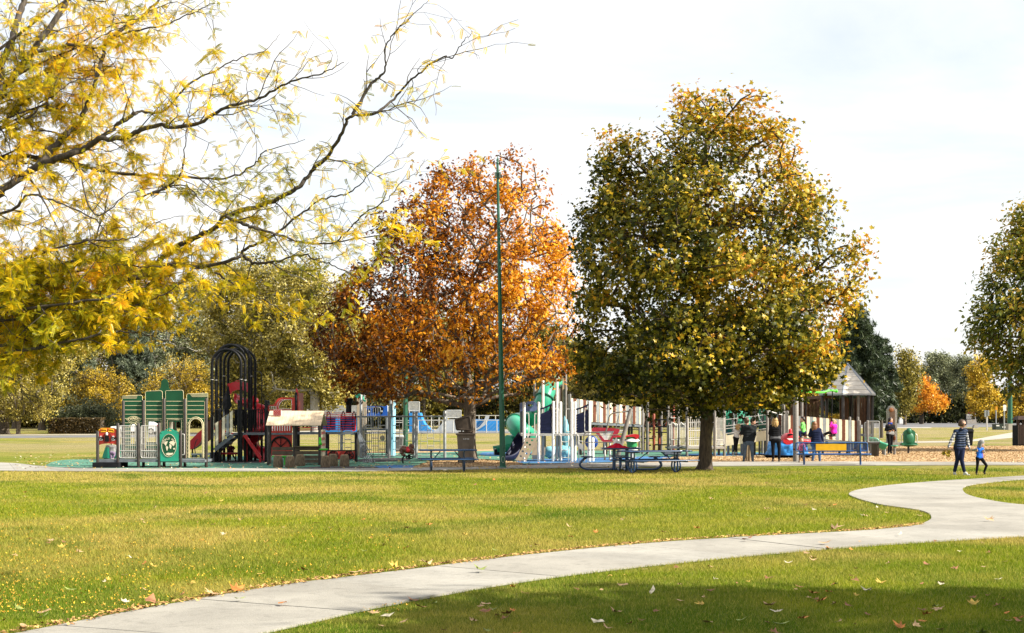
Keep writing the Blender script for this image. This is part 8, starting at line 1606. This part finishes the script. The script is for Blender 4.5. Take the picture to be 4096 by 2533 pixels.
person('man in a dark hooded jacket and faded jeans seen from behind', C6, D_, 1.72, dict(head=(624,790), neck=(636,846), sl=(584,872), sr=(712,870), el=(560,955,.02), er=(738,960), wl=(522,946,.12), wr=(722,1040,.06), hl=(612,1076), hr=(692,1076), kl=(600,1200), kr=(700,1200), al=(588,1318), ar=(708,1318), tl=(574,1340,.10), tr=(722,1340,.12)),
    dict(top=CHAR, legs=JEAN, shoe=SHOEB), (H_BR, 'short'), (-.25,1,-.1), bulk=1.22, voxel=.014, extra=lambda B, P, h, f, ax, hr: B.cap(P['neck']+Vector((-.05,-.09,-.07)), P['neck']+Vector((.06,-.09,-.07)), .075, .075, CHAR))
person('man with short dark hair and khaki trousers standing behind the jacketed man', C6, D_+.75, 1.70, dict(head=(713,800), neck=(700,850), sl=(640,880), sr=(740,880), el=(640,960), er=(735,970), wl=(650,1040), wr=(728,1040), hl=(625,1076), hr=(668,1076), kl=(628,1200), kr=(664,1200), al=(628,1316), ar=(664,1316), tl=(620,1334,-.05), tr=(672,1334,-.05)),
    dict(top=CHAR, legs=KHAKI, shoe=SHOEB), (H_DK, 'short'), (.8,-.3,-.3), bulk=1.05, voxel=.016)
person('blonde girl in a white top and black leggings being lifted by the man', C6, D_+.1, 1.2, dict(head=(514,866), neck=(500,896), sl=(472,914), sr=(522,916,.05), el=(520,946,-.05), er=(545,948,.1), wl=(560,940,.0), wr=(572,930,.1), hl=(470,1014), hr=(504,1014,.04), kl=(468,1108), kr=(494,1108,.05), al=(452,1200), ar=(480,1202,.05), tl=(440,1250,-.02), tr=(492,1254,.0)),
    dict(top=WTOP, legs=BLACK, shoe=SHOEW, skin=SKIN2), (H_BL, 'curl'), (.9,.2,-.2), voxel=.012)
person('woman with long blonde hair in black clothes seen from behind', C6, 52.7, 1.68, dict(head=(1006,790), neck=(1006,842), sl=(954,868), sr=(1054,868), el=(936,956,.04), er=(1076,956,.04), wl=(990,975,.22), wr=(1030,972,.24), hl=(978,1044), hr=(1054,1044), kl=(982,1165), kr=(1064,1165), al=(985,1302), ar=(1063,1302), tl=(962,1342,-.06), tr=(1064,1340,.08)),
    dict(top=BLACK, legs=BLACK, shoe=SHOEB, lower=cmat('hem_grey', (.12,.12,.13))), (H_BL, 'long'), (0,1,-.1), crop=.88, bulk=1.15, hem=.9, voxel=.014)
person('boy in a bright green shirt riding the rope seat behind the post', C6, 53.5, 1.25, dict(head=(1376,776), neck=(1384,806), sl=(1370,828,-.12), sr=(1400,828,.12), el=(1362,882,-.14), er=(1380,884,.12), wl=(1330,862,-.06), wr=(1332,858,.06), hl=(1392,945,-.07), hr=(1396,945,.07), kl=(1330,940,-.1), kr=(1334,936,.1), al=(1352,1010,-.1), ar=(1356,1006,.1), tl=(1320,1022,-.1), tr=(1326,1018,.1)),
    dict(top=GTOP, legs=NAVY, shoe=SHOEK, skin=SKIN2), (H_DK, 'short'), (-1,-.1,-.35), sleeve=.5, voxel=.012)
person('woman in a teal knit hat and dark navy coat seen from behind the bench', C6, 53.6, 1.66, dict(head=(1533,838), neck=(1540,884), sl=(1500,912), sr=(1604,912), el=(1470,980), er=(1638,990), wl=(1478,1000,.16), wr=(1652,1064), hl=(1530,1092), hr=(1600,1092), kl=(1530,1205), kr=(1604,1205), al=(1512,1318), ar=(1610,1318), tl=(1488,1338,.08), tr=(1624,1340,.1)),
    dict(top=NAVY, legs=JEANB, shoe=SHOEK), (H_RD, 'long'), (-.3,1,-.1), bulk=1.25, voxel=.014, extra=lambda B, P, h, f, ax, hr: (B.cap(P['head']+ax*hr*.42, P['head']+ax*hr*.62, hr*1.12, hr*1.0, cmat('teal_knit', (.01,.36,.36))), B.cap(P['hl'], P['hr'], .085*h, .085*h, NAVY)))
person('girl in a hot pink jacket hanging on the rope of the ride', C6, 54.4, 1.12, dict(head=(1800,806), neck=(1806,834), sl=(1778,852,-.1), sr=(1824,852,.1), el=(1752,862,-.12), er=(1790,880,.06), wl=(1766,806,-.04), wr=(1772,824,.0), hl=(1796,955,-.06), hr=(1800,955,.06), kl=(1724,940,-.08), kr=(1726,950,.08), al=(1668,962,-.08), ar=(1672,976,.08), tl=(1650,980,-.08), tr=(1654,994,.08)),
    dict(top=PINK, legs=BLACK, shoe=SHOEB, skin=SKIN2), (H_BL, 'short'), (-.8,-.5,.05), bulk=1.3, voxel=.012)
person('small curly haired child in dotted pink behind the bench', C6, 51.9, .95, dict(head=(1366,1050), neck=(1366,1086), sl=(1342,1108), sr=(1396,1108), el=(1330,1150,-.05), er=(1412,1150), wl=(1340,1190,-.1), wr=(1424,1186,-.06), hl=(1352,1200), hr=(1388,1200), kl=(1344,1262), kr=(1380,1268), al=(1334,1320), ar=(1392,1322), tl=(1322,1341,-.08), tr=(1412,1340,-.08)),
    dict(top=DOTS, legs=LEOP, shoe=SHOEB, skin=SKIN2), (H_RD, 'curl'), (.6,-.7,-.2), voxel=.012)
person('toddler in a maroon shirt and black leggings beside the red play bench', CA, 54.5, .90, dict(head=(298,1203), neck=(302,1232), sl=(284,1246,-.05), sr=(330,1246,.06), el=(268,1275,-.06), er=(346,1262,.06), wl=(252,1262,-.1), wr=(330,1272,-.1), hl=(296,1310), hr=(318,1310,.05), kl=(294,1358), kr=(330,1354,.05), al=(294,1398), ar=(350,1384,.06), tl=(280,1412,-.05), tr=(346,1402,.0)),
    dict(top=MARO, legs=BLACK, shoe=SHOEW, skin=SKIN2), (mat('hair_fair', (.45,.33,.18), .5, var=.2), 'short'), (-.8,-.4,-.2), voxel=.011)
person('girl in a light blue top, black skirt and purple leggings under the play deck', CA, 56.2, 1.35, dict(head=(534,1010), neck=(532,1046), sl=(510,1068), sr=(556,1068,.1), el=(500,1110), er=(566,1112,.1), wl=(502,1150,-.05), wr=(570,1155,.1), hl=(522,1170), hr=(560,1170,.05), kl=(520,1268), kr=(552,1268,.05), al=(520,1355), ar=(540,1358,.05), tl=(512,1392,-.06), tr=(545,1390,.0)),
    dict(top=LBTOP, legs=LEGP, shoe=SHOEW, skin=SKIN2), (H_BR, 'long'), (.2,1,0), voxel=.013, skirt=BLACK)
person('child in a grey hooded top leaning into the ticket station behind the train panel', C1, 47.6, 1.0, dict(head=(278,1172), neck=(282,1200), sl=(256,1214), sr=(312,1212), el=(236,1212,.05), er=(322,1240,.05), wl=(222,1206,.12), wr=(318,1262,.1), hl=(272,1280), hr=(302,1280), kl=(270,1310,-.02), kr=(304,1310), al=(274,1336), ar=(290,1336), tl=(268,1346,.06), tr=(296,1346,.06)),
    dict(top=GREY, legs=LEGP, shoe=SHOEW, skin=SKIN2), (H_BR, 'short'), (0,1,-.2), voxel=.012)
